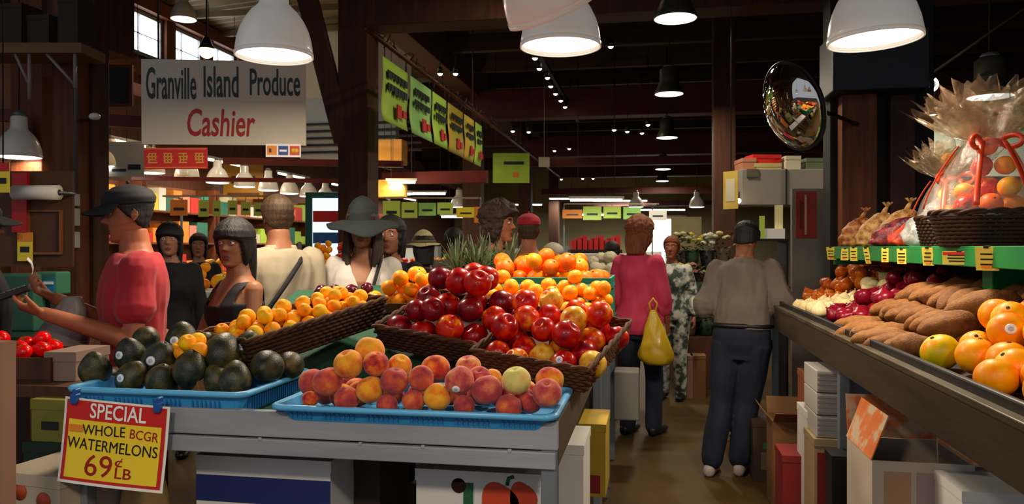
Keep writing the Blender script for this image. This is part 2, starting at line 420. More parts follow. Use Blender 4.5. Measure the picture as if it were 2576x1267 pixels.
# row of small white bells over the far left stalls
sm = make_lamp('small_pendant_lamp', [(r * .92, z * .92) for r, z in BELL], white_enamel, glow, 1.0, 9, (1, .84, .62), bulge=True)
G3 = 'small white bell lamps in the row behind the cashier'
for k in range(9):
    loc = Vector((-6.4, 8.3 + .78 * k, 2.47)); lab = 'small white bell lamp, %s along the row starting near the cashier post' % ords[k]
    if k == 0: sm.location = loc; redrop(sm, 3.43 - loc.z); tag(sm, lab, 'lamp', G3)
    else: place(sm, loc, lab, G3, drop=3.43)
place(sm, at(48, 394, 6.3), 'small white bell lamp hanging above the roll of bags', G3)
place(sm, at(462, 48, 10.5), 'small white bell lamp high up beside the clerestory windows', G3)
G4 = 'small white bell lamps far down the hall'
for px, d, nm in ((1600, 17.5, 'over the far green stall'), (1753, 17.0, 'over the flower stall'), (1155, 15.0, 'below the white spotlights beyond the pineapples')):
    place(sm, at(px, 520, d), 'small white bell lamp ' + nm, G4)
m = MB().box((-6.44, 7, 3.425), (-6.36, 26, 3.56))
for y in (8, 12, 16, 20, 24): m.tube([(-6.4, y, 3.55), (-6.4, y, 5.66)], .01, 6)
o = m.build('lamp_rail', red_steel)
tag(o, 'long red steel rail carrying the row of small white lamps', 'rail')
# warm flood by the windows
t = thing('flood_lamp', 'small glowing orange flood lamp under the clerestory windows', 'lamp', at(520, 128, 9.0))
MB().ball((0, 0, 0), .085, 16).build('bulb', glow_hot, t); MB().lathe([(.09, .02), (.05, .12), (.03, .16)], 20).build('lamp_shade', black_metal, t)
MB().tube([(0, 0, .15), (0, 0, roof_z(t.location.x, 0) - t.location.z)], .01).build('cord', black_metal, t); area('flood_light', (0, 0, -.08), .12, 20, (1, .62, .25), parent=t)

# ================================================================ tracks of spotlights, banners
def spot_head():
    t = thing('spotlight', '', 'lamp')
    MB().lathe([(.028, .07), (.034, .05), (.05, -.03), (.046, -.03), (.03, .045)], 16).build('housing', black_metal, t)
    MB().ball((0, 0, -.015), .036, 12).build('bulb', glow_warm, t)
    MB().tube([(0, 0, .06), (0, 0, .16)], .008, 6).build('stem', black_metal, t)
    return t
sp = spot_head(); G5 = 'spotlights on the ceiling tracks'
tr = at(1346, 146, 10.3); X5, Z5 = tr.x, tr.z
m = MB().box((X5 - .03, 9.6, Z5 + .12), (X5 + .03, 16.3, Z5 + .17))
for y in (9.8, 12, 14.6, 16.2): m.tube([(X5, y, Z5 + .16), (X5, y, 4.92)], .008, 6)
o = m.build('light_track', black_metal); tag(o, 'black ceiling track carrying a line of bright spotlights', 'track')
for k in range(9):
    y = 10.1 + .6 * k; loc = (X5 + random.Random(k).uniform(-.02, .02), y, Z5); lab = 'spotlight on the straight ceiling track, %s from the near end' % ords[k]
    if k == 0: c = sp; sp.location = loc; redrop(sp, .125); tag(sp, lab, 'lamp', G5)
    else: c = place(sp, loc, lab, G5, (0, 0, 0), drop=Z5 + .125)
for k, (px, py, d) in enumerate([(1290, 326, 14), (1330, 328, 14), (1545, 323, 13.5), (1578, 327, 13.5), (1630, 310, 13), (1615, 331, 14), (1395, 376, 17), (1432, 371, 17), (1107, 181, 11), (1146, 181, 11),
                                 (1160, 446, 16), (1218, 446, 17), (1412, 448, 20), (1466, 446, 20), (1492, 446, 20), (990, 68, 9.6)]):
    c = place(sp, at(px, py, d), 'single warm spotlight in the dark roof, %s of those scattered from the aisle outward' % ords[k], G5)
XB, ZB = -2.45, 3.4
o = MB()
for y in (6.6, 10.5, 14.5, 18.5, 20.8): o.tube([(XB, y, ZB), (XB, y, 4.92)], .008, 6)
o.tube([(XB, 6.4, ZB), (XB, 21, ZB)], .022, 8); tk = o.build('banner_rail', mat('rust_pipe', '#6b3a22', '#4e2a1a', rough=.5, metal=.3, scale=6)); tag(tk, 'long rust brown rail that the lime banners hang from', 'rail')
m = MB()
for k in range(60):
    y = 6.5 + k * .22; r = random.Random(k)
    pts = [(XB + r.uniform(-.05, .05), y + j * .06, ZB + .03 + r.uniform(-.05, .07)) for j in range(4)]; m.tube(pts, .008, 5)
o = m.build('cable', mat('cable_tangle', '#3a2018', rough=.6)); tag(o, 'tangle of cables wound along the banner rail', 'cable', kind='stuff')
def banner(y0, wd, z0, z1, m1, seed, lab):
    t = thing('banner', lab, 'banner', (XB, y0, 0), 0, 'lime price banners on the rail')
    r = random.Random(seed); P = []
    for i in range(9):
        z = z1 + (z0 - z1) * i / 8
        P.append([(.02 * math.sin(i * .8 + seed) * (i / 8), wd * j / 8, z) for j in range(9)])
    MB().grid(P).build('cloth', m1, t, solid=.004)
    m = MB(); x = .012
    for i in range(2):
        zz = z1 - (z1 - z0) * (.25 + .2 * i); yy = wd * .1
        while yy < wd * .8:
            l = r.uniform(.04, .1); m.box((x + .01, yy, zz - .03 * r.uniform(.5, 1.4)), (x + .022, yy + l, zz + .035)); yy += l + .02
    m.build('lettering', ink_green, t)
    m = MB(); m.box((x + .01, wd * .45, z0 + .07), (x + .024, wd * .62, z0 + .2)); m.box((x + .01, wd * .68, z0 + .1), (x + .024, wd * .82, z0 + .17)); m.build('price_print', card_red, t)
    m = MB()
    for yy in (.06, wd - .06): m.tube([(0, yy, z1), (0, yy, ZB + .01)], .006, 5)
    m.build('hook', black_metal, t)
card_lime2 = mat('pale_lime_card', '#8fcb63', '#a7d67a', rough=.6, scale=3); card_mix = mat('lime_amber_card', '#a4b93a', '#d9a02c', rough=.6, scale=3)
BN = [('nearest the wooden post', card_green), ('second after the wooden post, paler', card_lime2), ('third along the rail', card_green), ('fourth along the rail with amber lower edge', card_mix), ('fifth along the rail', card_mix),
      ('last before the facing banner', card_green)]
ys = []
for k, (px0, px1) in enumerate([(962, 1025), (1032, 1084), (1088, 1122), (1127, 1164), (1168, 1192), (1196, 1212)]):
    yy = []
    for px in (px0, px1):
        q = (px - CX) / FPX; yy.append((q * (-XB * SA) - XB * CA) / (SA - q * CA))
    banner(yy[0], yy[1] - yy[0], 2.68, 3.27, BN[k][1], k, 'lime price banner hanging from the rail, ' + BN[k][0])
# facing lime banner
p0 = at(1240, 385, 13.5); p1 = at(1332, 460, 13.5)
t = thing('banner', 'square lime banner facing the camera at the end of the rail', 'banner', (p0.x, p0.y, p1.z), YAW, 'lime price banners on the rail')
wd = (p1 - p0).xy.length; hh = p0.z - p1.z
MB().box((0, 0, 0), (wd, .01, hh)).build('cloth', card_green, t)
MB().box((wd * .3, -.006, hh * .62), (wd * .85, 0, hh * .72)).build('lettering', ink_green, t); MB().box((wd * .55, -.006, hh * .2), (wd * .7, 0, hh * .36)).build('price_print', card_orange, t)
MB().tube([(.05, 0, hh), (.05, 0, 4.9 - p1.z)], .006).tube([(wd - .05, 0, hh), (wd - .05, 0, 4.9 - p1.z)], .006).build('hook', black_metal, t)
p0 = at(1355, 420, 14); t = MB().box((0, 0, 0), (.2, .01, .18)).tube([(.1, .005, .17), (.1, .005, 4.9 - p0.z)], .004, 5).build('price_card', cream_paint); t.location = p0; t.rotation_euler = (0, 0, YAW); tag(t, 'small cream card hanging beyond the facing lime banner', 'card')

# ================================================================ the cashier sign
D = 4.8
p0 = at(364, 152, D); p1 = at(766, 365, D)
wd = (p1 - p0).xy.length; hh = p0.z - p1.z
t = thing('hanging_sign', 'large white hanging sign reading cashier in red letters', 'sign', ((p0 + p1) / 2), 0, rot=(0, 0, YAW))
t.rotation_euler = (0, math.radians(-.2), YAW + math.radians(5))
sign_face = mat('sign_face', '#c9beaa', '#bfb49f', rough=.55, scale=2)
MB().box((-wd / 2, -.008, -hh / 2), (wd / 2, .012, hh / 2)).build('board', sign_face, t, bevel=.003)
k = D / FPX
def sx(px): return (px - 565) * k
def sz(py): return (258.5 - py) * k
for txt, a, b, y0, y1 in (('Granville', 376, 497, 172, 252), ('Island', 515, 600, 168, 246), ('Produce', 628, 752, 172, 240)):
    lettering(txt, (y1 - y0) * k, ink_green, t, (sx((a + b) / 2), -.009, sz((y0 + y1) / 2)), (b - a) * k, .012)
lettering('Cashier', 70 * k, ink_red, t, (sx(558), -.009, sz(309)), 166 * k, .014, shear=.12)
m = MB(); m.tube([(-wd / 2 + .1, 0, hh / 2), (-wd / 2 + .1, 0, 4.91 - t.location.z)], .006, 6); m.tube([(wd / 2 - .1, 0, hh / 2), (wd / 2 - .1, 0, 4.91 - t.location.z)], .006, 6); m.build('hanger', black_metal, t)
# red panel with golden characters hanging below
u = thing('hanging_sign', 'small red panel with four golden characters under the cashier sign', 'sign', at(443, 398, D), 0)
u.rotation_euler = (0, math.radians(-.8), YAW + math.radians(5))
MB().box((-77 * k, -.006, -27 * k), (77 * k, .006, 27 * k)).build('board', card_red, u, bevel=.002)
m = MB(); MB_ = MB().box((-74 * k, -.008, -24 * k), (74 * k, -.0062, -22.5 * k)).box((-74 * k, -.008, 22.5 * k), (74 * k, -.0062, 24 * k)); MB_.build('border', mat('gold_ink', '#d8a83a', rough=.45), u)
for i in range(4):
    r = random.Random(40 + i); m = MB(); cx = (-57 + i * 38) * k
    for j in range(4): z = (-11 + 7.5 * j) * k; m.box((cx - r.uniform(8, 13) * k, -.009, z - 1.3 * k), (cx + r.uniform(8, 13) * k, -.0062, z + 1.3 * k))
    for j in range(3): xx = cx + (-8 + 8 * j) * k; m.box((xx - 1.3 * k, -.009, -r.uniform(6, 14) * k), (xx + 1.3 * k, -.0062, r.uniform(6, 14) * k))
    m.build('character', mat('gold_ink', '#d8a83a'), u)
MB().tube([(-60 * k, 0, 27 * k), (-60 * k, 0, 34 * k)], .003).tube([(60 * k, 0, 27 * k), (60 * k, 0, 34 * k)], .003).build('hook', black_metal, u)
# payment card plate
u = thing('payment_plate', 'little white plate with orange, blue and red payment badges', 'sign', at(713, 379, D), 0); u.rotation_euler = (0, 0, YAW + math.radians(5))
MB().box((-43 * k, -.004, -16 * k), (43 * k, .004, 17 * k)).build('board', card_white, u)
for i, c in enumerate(('#e08a2c', '#27408f', '#c8381f')):
    cx = (-28 + 28 * i) * k; MB().box((cx - 12 * k, -.006, -11 * k), (cx + 12 * k, -.0042, 12 * k)).build('badge', mat('badge_%d' % i, c, rough=.5), u)
    if i == 2: MB().lathe([(6 * k, 0), (6 * k, .001)], 16, X=X((cx - 3 * k, -.0061, 0), rx=PI / 2)).lathe([(6 * k, 0), (6 * k, .0012)], 16, X=X((cx + 4 * k, -.0061, 0), rx=PI / 2)).build('badge_mark', mat('badge_mark', '#e9b23c'), u)
    if i == 1: MB().box((cx - 9 * k, -.0075, -2.5 * k), (cx + 9 * k, -.0061, 2.5 * k)).build('badge_mark', card_white, u)
    if i == 0: MB().box((cx - 7 * k, -.0075, -5 * k), (cx - 1 * k, -.0061, 5 * k)).build('badge_mark', mat('badge_mark2', '#5a2a12'), u)

for k, y in enumerate((7.2, 8.8, 10.6)):  # extra spotlights, added to brighten the lime banners
    l = bpy.data.lights.new('spotlight_beam', 'SPOT'); l.energy = 70; l.color = (1, .9, .72); l.spot_size = math.radians(75); l.spot_blend = .6; l.shadow_soft_size = .05
    c = place(sp, (-.55, y, 4.25), 'added black spotlight brightening the lime banners, %s from the near end' % ords[k], 'added spotlights brightening the banners')
    v = Vector((XB, y + .6, 2.9)) - c.location; o = bpy.data.objects.new('spotlight_beam', l); COL.objects.link(o); o.parent = c; o.location = (0, 0, -.06); o.rotation_euler = v.to_track_quat('-Z', 'Y').to_euler()
# ================================================================ fruit kinds
def rev(fr, n=22, m=15):
    """closed surface of unit size: fr(theta 0..pi from the bottom, phi) -> (radius factor, height)"""
    vs = []; fs = []
    for i in range(m + 1):
        for k in range(n):
            t = PI * i / m; a = 2 * PI * k / n; r, z = fr(t, a); vs.append((r * math.cos(a), r * math.sin(a), z))
    for i in range(m):
        for k in range(n): k2 = (k + 1) % n; fs.append((i * n + k, i * n + k2, (i + 1) * n + k2, (i + 1) * n + k))
    return vs, fs
def f_peach(t, a):
    r = math.sin(t); z = -math.cos(t)
    cl = math.exp(-((math.atan2(math.sin(a), math.cos(a))) / .22) ** 2) * .075 * (.35 + .65 * max(0, (z + .6) / 1.6))
    dip = .30 * math.exp(-(r / .26) ** 2) if z > 0 else -.06 * math.exp(-(r / .2) ** 2)
    return r * (1 - cl), z * .95 - dip
def f_round(t, a):
    r = math.sin(t); z = -math.cos(t)
    return r, z * .93 - (.05 * math.exp(-(r / .15) ** 2) if z > 0 else -.03 * math.exp(-(r / .1) ** 2))
def f_avocado(t, a):
    z = -math.cos(t); r = math.sin(t)
    k = 1 - .20 * max(0, (z + .1)) ** 1.2
    return r * k, z * 1.18 + .05
def f_apple(t, a):
    z = -math.cos(t); r = math.sin(t)
    r2 = r * (1 + .03 * math.cos(5 * a) * (1 if z < 0 else .3)) * (1 + .06 * z)
    return r2, z * .92 - (.32 * math.exp(-(r / .28) ** 2) if z > 0 else -.18 * math.exp(-(r / .25) ** 2))
def f_onion(t, a):
    z = -math.cos(t); r = math.sin(t)
    top = max(0, z)
    return r * (1 - .25 * top ** 4) + .10 * top ** 8 * 0.6, z * .84 + .34 * top ** 7 - .06 * max(0, -z) ** 8 + .0
def f_yam(t, a):
    z = -math.cos(t); r = math.sin(t)
    rr = r ** .8 * (1 - .25 * abs(z) ** 2) * (1 + .10 * math.sin(2.3 * z + 1) + .05 * math.cos(3 * a + 2 * z))
    return rr + 0.0, z * 2.3
def bumpy(vs, amp, sc, seed):
    out = []
    for v in vs:
        v = Vector(v); q = 1 + amp * mnoise.noise(v * sc + Vector((seed, seed * 2, 0))); out.append(v * q)
    return out
peach_m = [
    fmat('peach_blush', '#d97a35', ramp=[(.30, '#eda63c'), (.46, '#e07a3a'), (.56, '#c8472f'), (.70, '#8e2433')], scale=1.1, detail=4, rough=.75, jitter=.18, sheen=.25),
    fmat('peach_golden', '#eca044', ramp=[(.34, '#f2b23c'), (.52, '#ea9a3c'), (.66, '#d9662f'), (.8, '#b13a2c')], scale=1.0, detail=4, rough=.75, jitter=.15, sheen=.25),
    fmat('peach_crimson', '#a83338', ramp=[(.25, '#dc7c44'), (.42, '#c4543e'), (.58, '#a23c42'), (.75, '#74303c')], scale=1.2, detail=4, rough=.75, jitter=.15, sheen=.3),
    fmat('peach_rose', '#d0604e', ramp=[(.28, '#ecb070'), (.42, '#d87a58'), (.6, '#b8474a'), (.75, '#93313f')], scale=1.2, detail=4, rough=.75, jitter=.15, sheen=.3),
    fmat('peach_pale_green', '#ccc06a', ramp=[(.35, '#c2bd62'), (.55, '#d8c878'), (.75, '#dba86a')], scale=1.2, detail=4, rough=.75, sheen=.25)]
nect_m = [
    fmat('nectarine_red', '#a81c1e', ramp=[(.24, '#e08a2c'), (.33, '#cc3a20'), (.5, '#b01c1e'), (.75, '#6c0f1c')], scale=1.3, detail=4, rough=.3, coat=.25, jitter=.16),
    fmat('nectarine_dark', '#7e1220', ramp=[(.2, '#bb3a26'), (.4, '#8c1620'), (.75, '#470a18')], scale=1.4, detail=4, rough=.3, coat=.25, jitter=.16),
    fmat('nectarine_bright', '#cc3822', ramp=[(.30, '#efa53a'), (.42, '#dd5526'), (.56, '#c5261e'), (.8, '#8e1520')], scale=1.2, detail=4, rough=.32, coat=.2, jitter=.2),
    fmat('nectarine_yellow', '#e0b24a', ramp=[(.42, '#e8c860'), (.55, '#e3a23c'), (.68, '#cc4a24')], scale=1.2, detail=4, rough=.34, coat=.2, jitter=.1)]
orange_m = [fmat('orange_deep', '#f07000', '#f88408', rough=.42, scale=2, bump=.12, bscale=38, jitter=.2, coat=.1), fmat('orange_mid', '#f88c08', '#fda014', rough=.42, scale=2, bump=.12, bscale=38, jitter=.2, coat=.1)]
mandarin_m = [fmat('mandarin', '#f5920f', '#f9a925', rough=.4, scale=2, bump=.1, bscale=30, jitter=.2, coat=.1)]
apricot_m = [fmat('apricot', '#f59a30', ramp=[(.3, '#ffc64a'), (.55, '#ffa828'), (.8, '#f58218')], rough=.6, scale=1.2, jitter=.25, sheen=.15)]
avo_m = [mat('avocado_skin', '#1c2114', ramp=[(.3, '#14160e'), (.48, '#2a2b16'), (.6, '#44401e'), (.75, '#5e4a22')], rough=.42, scale=1.4, bump=.18, bscale=12, jitter=.15)]
grape_m = [fmat('citrus_orange', '#f28a0c', ramp=[(.35, '#fa9210'), (.52, '#ffa61a'), (.72, '#ffc030')], rough=.4, scale=1.1, bump=.1, bscale=36, jitter=.25, coat=.1),
           fmat('citrus_green_blush', '#d8a820', ramp=[(.36, '#b8b03a'), (.48, '#d9b42c'), (.62, '#f2960f')], rough=.4, scale=1.0, bump=.1, bscale=36, jitter=.2, coat=.1)]
onion_m = {'yellow': fmat('onion_brown', '#a8551f', '#c4742f', rough=.35, scale=2.5, stretch=(3, 3, .4), jitter=.2, coat=.1), 'white': fmat('onion_cream', '#dcc391', '#efe2c0', rough=.4, scale=2.5, stretch=(3, 3, .4), jitter=.2),
           'red': fmat('onion_purple', '#5c1424', '#7c2232', rough=.3, scale=2.5, stretch=(3, 3, .4), jitter=.2, coat=.2)}
yam_m = mat('yam_skin', '#6a3e14', '#87561e', rough=.75, scale=2.5, bump=.35, bscale=9, jitter=.2)
plum_m = fmat('plum_skin', '#38101f', '#5c1528', rough=.3, scale=1.5, jitter=.2, coat=.2)
tomato_m = fmat('tomato_skin', '#c22414', '#d83a1c', rough=.25, scale=1.5, jitter=.2, coat=.3)
stem_m = mat('dry_stem', '#4a3a1c', rough=.8); leaf_m = mat('green_leaf', '#2e5a24', '#3f7330', rough=.6, scale=4)
sticker_w = mat('sticker_paper', '#e8ebf0', rough=.4); sticker_d = mat('sticker_print', '#aab4cc', rough=.4)
_protos = {}
def proto(kind, k=0):
    """unit-radius fruit with its parts"""
    key = (kind, k)
    if key in _protos: return _protos[key]
    fn, ms, seed = {'peach': (f_peach, peach_m, 1), 'nectarine': (f_peach, nect_m, 2), 'orange': (f_round, orange_m, 3), 'mandarin': (f_round, mandarin_m, 4), 'apricot': (f_peach, apricot_m, 5),
                    'avocado': (f_avocado, avo_m, 6), 'grapefruit': (f_round, grape_m, 7), 'brown_onion': (f_onion, [onion_m['yellow']], 8), 'white_onion': (f_onion, [onion_m['white']], 9),
                    'red_onion': (f_onion, [onion_m['red']], 10), 'yam': (f_yam, [yam_m], 11), 'plum': (f_peach, [plum_m], 12), 'tomato': (f_apple, [tomato_m], 13), 'apple': (f_apple, [nect_m[2]], 14), 'cauliflower': (f_round, [mat('cauliflower_curd', '#cfc3a0', '#ddd3b6', rough=.8, scale=9, bump=.8, bscale=12)], 15)}[kind]
    vs, fs = rev(fn); vs = bumpy(vs, {'avocado': .05, 'yam': .16, 'cauliflower': .22, 'tomato': .05, 'brown_onion': .05, 'white_onion': .05, 'red_onion': .05}.get(kind, .035), 5. if kind == 'cauliflower' else 1.2, seed + k)
    o = MB().add(vs, fs, 0, True).build(kind, ms[k % len(ms)])
    if kind in ('orange', 'mandarin', 'grapefruit'): MB().lathe([(.0, .955), (.10, .93), (.11, .885), (.0, .86)], 10).build('stem_button', stem_m, o)
    if kind == 'avocado': MB().tube([(0, 0, 1.20), (0, 0, 1.27)], [.09, .07], 8).build('stem_nub', stem_m, o)
    if kind in ('tomato',): 
        m = MB()
        for j in range(5): a = j * 1.257; m.add([(0, 0, .68), (.25 * math.cos(a - .25), .25 * math.sin(a - .25), .78), (.5 * math.cos(a), .5 * math.sin(a), .84), (.25 * math.cos(a + .25), .25 * math.sin(a + .25), .78)], [(0, 1, 2, 3)])
        m.build('calyx', leaf_m, o, solid=.03)
    if kind.endswith('onion'): MB().tube([(0, 0, 1.02), (.02, 0, 1.2), (.06, .02, 1.38)], [.12, .07, .10], 8).build('neck', ms[0], o)
    o['_proto'] = 1; _protos[key] = o; return o
def fruit(kind, k, loc, r, rot, label, group, sticker=None, sc=None):
    o = copy_tree(proto(kind, k)); del o['_proto']
    o.location = loc; o.scale = (r, r, r) if sc is None else tuple(r * q for q in sc); o.rotation_euler = rot
    tag(o, label, kind.split('_')[-1], group)
    if sticker is not None:
        d = Vector(sticker).normalized(); Rm = o.rotation_euler.to_matrix(); dl = Rm.inverted() @ d
        # find the surface along dl on the unit mesh
        best = max((Vector(v.co) for v in o.data.vertices), key=lambda c: c.dot(dl) - (c - dl * c.dot(dl)).length * .8)
        q = dl.to_track_quat('Z', 'Y').to_matrix().to_4x4(); q.translation = dl * (best.length + .015)
        m = MB(); m.lathe([(.27, -.06), (.27, -.015), (.15, .012), (0.001, .02)], 18, X=q); m.lathe([(.13, .0145), (.12, .022), (0.001, .026)], 14, mi=1, X=q)
        m.build('sticker', [sticker_w, sticker_d], o)
    return o
def drop_protos():
    for o in _protos.values():
        for c in list(o.children): bpy.data.objects.remove(c)
        bpy.data.objects.remove(o)

ORD = ['first', 'second', 'third', 'fourth', 'fifth', 'sixth', 'seventh', 'eighth', 'ninth', 'tenth', 'eleventh', 'twelfth', 'thirteenth', 'fourteenth', 'fifteenth', 'sixteenth', 'seventeenth',
       'eighteenth', 'nineteenth', 'twentieth'] + ['%d-th' % i for i in range(21, 60)]
def pack(n, r0, W, D, mound, seed, floor=0., jit=.08, cands=420, pinned=()):
    """spheres resting on a floor and on each other inside W x D, heaped where mound(x, y) is high; returns [(x, y, z, r)]"""
    rg = np.random.default_rng(seed); P = [tuple(p) for p in pinned]
    np0 = len(P)
    for i in range(n):
        r = r0 * (1 + rg.uniform(-jit, jit)); x = rg.uniform(r, W - r, cands); y = rg.uniform(r, D - r, cands)
        z = np.full(cands, floor + r)
        if P:
            A = np.array(P); d2 = (x[:, None] - A[:, 0]) ** 2 + (y[:, None] - A[:, 1]) ** 2; s = (r + A[:, 3]) * .985
            h = np.where(d2 < s ** 2, A[:, 2] + np.sqrt(np.maximum(s ** 2 - d2, 0)), -9); z = np.maximum(z, h.max(1))
        lim = np.array([mound(a, b) for a, b in zip(x, y)]); sc = z + r - lim
        j = int(np.argmin(sc))
        if sc[j] > 0: break
        P.append((x[j], y[j], z[j], r))
    return P[np0:]
def seen(C, R, extra=()):
    """which spheres the camera (or a step either way) sees past the others"""
    C = np.array(C); R = np.array(R); n = len(R); vis = np.zeros(n, bool); rg = np.random.default_rng(5)
    U = rg.normal(size=(40, 3)); U /= np.linalg.norm(U, axis=1)[:, None]
    for cx in (0, -.25, .25):
        o = np.array((cx, 0, CAMZ + (.15 if cx else 0)))
        for i in range(n):
            if vis[i]: continue
            p = C[i] + U * R[i]; d = p - o; L = np.linalg.norm(d, axis=1); d /= L[:, None]
            f = ((C[i] - o) / np.linalg.norm(C[i] - o)); ok = (U @ f) < -.1
            m = C - o; tca = d @ m.T; d2 = (m ** 2).sum(1)[None] - tca ** 2; hit = (d2 < (R * .97) ** 2) & (tca > 0) & (tca - np.sqrt(np.maximum(R ** 2 - d2, 0)) < L[:, None] - .002)
            hit[:, i] = False
            if (ok & ~hit.any(1)).sum() >= 3: vis[i] = True
    return vis
def heap(kind, ks, pts, F, place_txt, group, seed, adj='', scj=0., from_aisle=1, end='aisle', stick=0., flat=None):
    """pts in the frame F (4x4) -> fruit objects with labels by row"""
    C = [F @ Vector(p[:3]) for p in pts]; R = [p[3] for p in pts]
    v = seen(C, R); keep = [i for i in range(len(R)) if v[i]]
    pr = {i: proj(C[i]) for i in keep}
    band = np.mean([R[i] * FPX / pr[i][2] for i in keep]) * 1.55
    rows = []; 
    for i in sorted(keep, key=lambda i: pr[i][1]):
        if rows and pr[i][1] - pr[rows[-1][0]][1] < band: rows[-1].append(i)
        else: rows.append([i])
    rg = random.Random(seed)
    for a, row in enumerate(rows):
        row.sort(key=lambda i: -pr[i][0] * from_aisle)
        rw = 'top row' if a == 0 else ('bottom row' if a == len(rows) - 1 else '%s row from top' % ORD[a])
        for b, i in enumerate(row):
            k = rg.choice(ks)
            lab = '%s%s %s, %s, %s from %s' % (adj + ' ' if adj else '', kind.replace('_', ' '), place_txt, rw, ORD[b], end)
            rot = (rg.uniform(-.9, .9), rg.uniform(-.9, .9), rg.uniform(0, 6.3)) if flat is None else (rg.uniform(-flat, flat), rg.uniform(-flat, flat), rg.uniform(0, 6.3))
            st = None
            if rg.random() < stick: dv = (Vector((0, 0, CAMZ)) - C[i]).normalized(); st = dv + Vector((rg.uniform(-.4, .4), 0, rg.uniform(-.3, .3)))
            fruit(kind, k, C[i], R[i], rot, lab, group, st)
    return len(keep)

# ================================================================ the centre table
TX0, TX1, TY0, TY1 = -1.72, -.245, 2.04, 3.98
rail_m = mat('grey_painted_board', '#84878e', '#989aa0', rough=.5, scale=5, stretch=(.5, 3, 3), detail=6, bump=.12, bscale=20)
rail_side = mat('brown_grey_board', '#4d4234', '#5b4e3c', rough=.55, scale=4, stretch=(3, .5, 3), detail=5)
leg_m = mat('grey_steel_leg', '#7d868c', '#8c9499', rough=.4, metal=.5, scale=4)
turf = mat('green_mat', '#0a4029', '#0f5234', rough=.8, scale=30, bump=.2)
t = thing('market_table', 'long grey wooden produce table by the aisle, nearest the camera', 'table', ((TX0 + TX1) / 2, (TY0 + TY1) / 2, 0))
def rel(lo, hi): c = t.location; return [lo[0] - c.x, lo[1] - c.y, lo[2]], [hi[0] - c.x, hi[1] - c.y, hi[2]]
MB().box(*rel((TX0, TY0 + .02, .975), (TX1 - .02, TY1, 1.0))).build('table_top', mat('table_planks', '#4a4034', '#5a4d3e', rough=.7, scale=3), t)
MB().box(*rel((TX0 + .02, TY0 + .03, 1.0), (TX1 - .03, TY1, 1.012))).build('green_mat', turf, t)
MB().box(*rel((TX0, TY0, .962), (TX1, TY0 + .025, 1.036))).build('front_board', rail_m, t, bevel=.003)
m = MB(); m.box(*rel((TX0, TY0 - .006, .912), (TX1 - .006, TY0 + .022, .957)))
for x in (-1.5, -1.1, -.8, -.62, -.38): m.box(*rel((x, TY0 - .008, .951), (x + .012, TY0, .962)))
m.build('lower_board', rail_m, t, bevel=.003)
MB().box(*rel((TX1 - .02, TY0 + .025, .915), (TX1, TY1, 1.036))).build('side_board', rail_side, t, bevel=.003)
MB().box(*rel((TX0, TY0 + .025, .915), (TX0 + .02, TY1, 1.036))).build('side_board', rail_side, t, bevel=.003)
for x in (TX0 + .04, TX1 - .025):
    for y in (TY0 + .03, 3.9): MB().box(*rel((x - .022, y - .022, 0), (x + .022, y + .022, .975))).build('leg', leg_m, t, bevel=.004)
# narrower tables beyond it
def back_table(label, x0, x1, y0, y1, legs):
    t2 = thing('market_table', label, 'table', ((x0 + x1) / 2, (y0 + y1) / 2, 0)); a, b = (x1 - x0) / 2, (y1 - y0) / 2
    MB().box((-a, -b, .975), (a - .02, b, 1.012)).build('table_top', rail_m, t2); MB().box((a - .02, -b, .905), (a, b, 1.036)).build('side_board', rail_side, t2, bevel=.003)
    for x in (-a + .04, a - .035):
        for y in legs: MB().box((x - .022, y - .022, 0), (x + .022, y + .022, .975)).build('leg', leg_m, t2, bevel=.003)
back_table('short grey table under the pineapples behind the first table', -1.28, TX1, 4.0, 4.78, (.30, -.30))
back_table('narrow grey table at the far end of the row along the aisle', -.62, TX1, 4.82, 5.6, (-.32, .32))
o = MB().box((-.03, 0, .33), (.14, .22, .66)).build('utility_box', mat('grey_box', '#77756e', rough=.6), bevel=.01); p = at(1555, 1000, 5.25); o.location = (p.x, p.y, 0); tag(o, 'grey utility box beside the far leg of the aisle table', 'box')

# ---------------------------------------------------------------- blue trays
blue_m = mat('blue_plastic', '#2f8fd0', '#3a9bd9', rough=.35, scale=3, coat=.2); blue_d = mat('blue_plastic_deep', '#1c5f9c', rough=.4)
def tray(label, x0, y0, z, W, D, H, rz=0., slots=True):
    t = thing('produce_tray', label, 'tray', (x0, y0, z), rz, 'blue plastic trays on the table')
    tp = .022; q = .035
    def rect(in_, zz, rr):
        pts = []
        for cx, cy, a0 in ((W - in_ - rr, D - in_ - rr, 0), (in_ + rr, D - in_ - rr, 90), (in_ + rr, in_ + rr, 180), (W - in_ - rr, in_ + rr, 270)):
            for j in range(5): a = math.radians(a0 + 22.5 * j); pts.append((cx + rr * math.cos(a), cy + rr * math.sin(a), zz))
        return pts
    m = MB(); m.rings([rect(tp + .012, .0, q), rect(.012, H, q), rect(.016, H, q), rect(tp + .018, .006, q)], caps=False, smooth=False)
    m.f.append(tuple(range(20))[::-1]); m.mi.append(0); m.sm.append(False); k = len(m.v) - 20; m.f.append(tuple(k + i for i in range(20))); m.mi.append(0); m.sm.append(False)
    body = m
    m = MB(); m.rings([rect(.010, H - .012, q), rect(0, H - .012, q + .005), rect(-.002, H, q + .005), rect(.004, H + .004, q), rect(.018, H + .002, q), rect(.018, H - .006, q)], caps=False)
    m.build('rim', mat('blue_plastic_rim', '#58aee2', '#66b8e8', rough=.35, scale=3, coat=.2), t)
    if slots:
        m = body; x = .06
        while x < W - .06:
            if int(x / .014) % 9 not in (0, 1): m.box((x, .018, .012), (x + .005, .004 + .012, H - .018), 1, X=Matrix.Translation((0, .004, 0)))
            x += .014
        y = .06
        while y < D - .06: m.box((W - .020, y, .012), (W - .012, y + .005, H - .018), 1); y += .014
    body.build('body', [blue_m, blue_d], t)
    return t
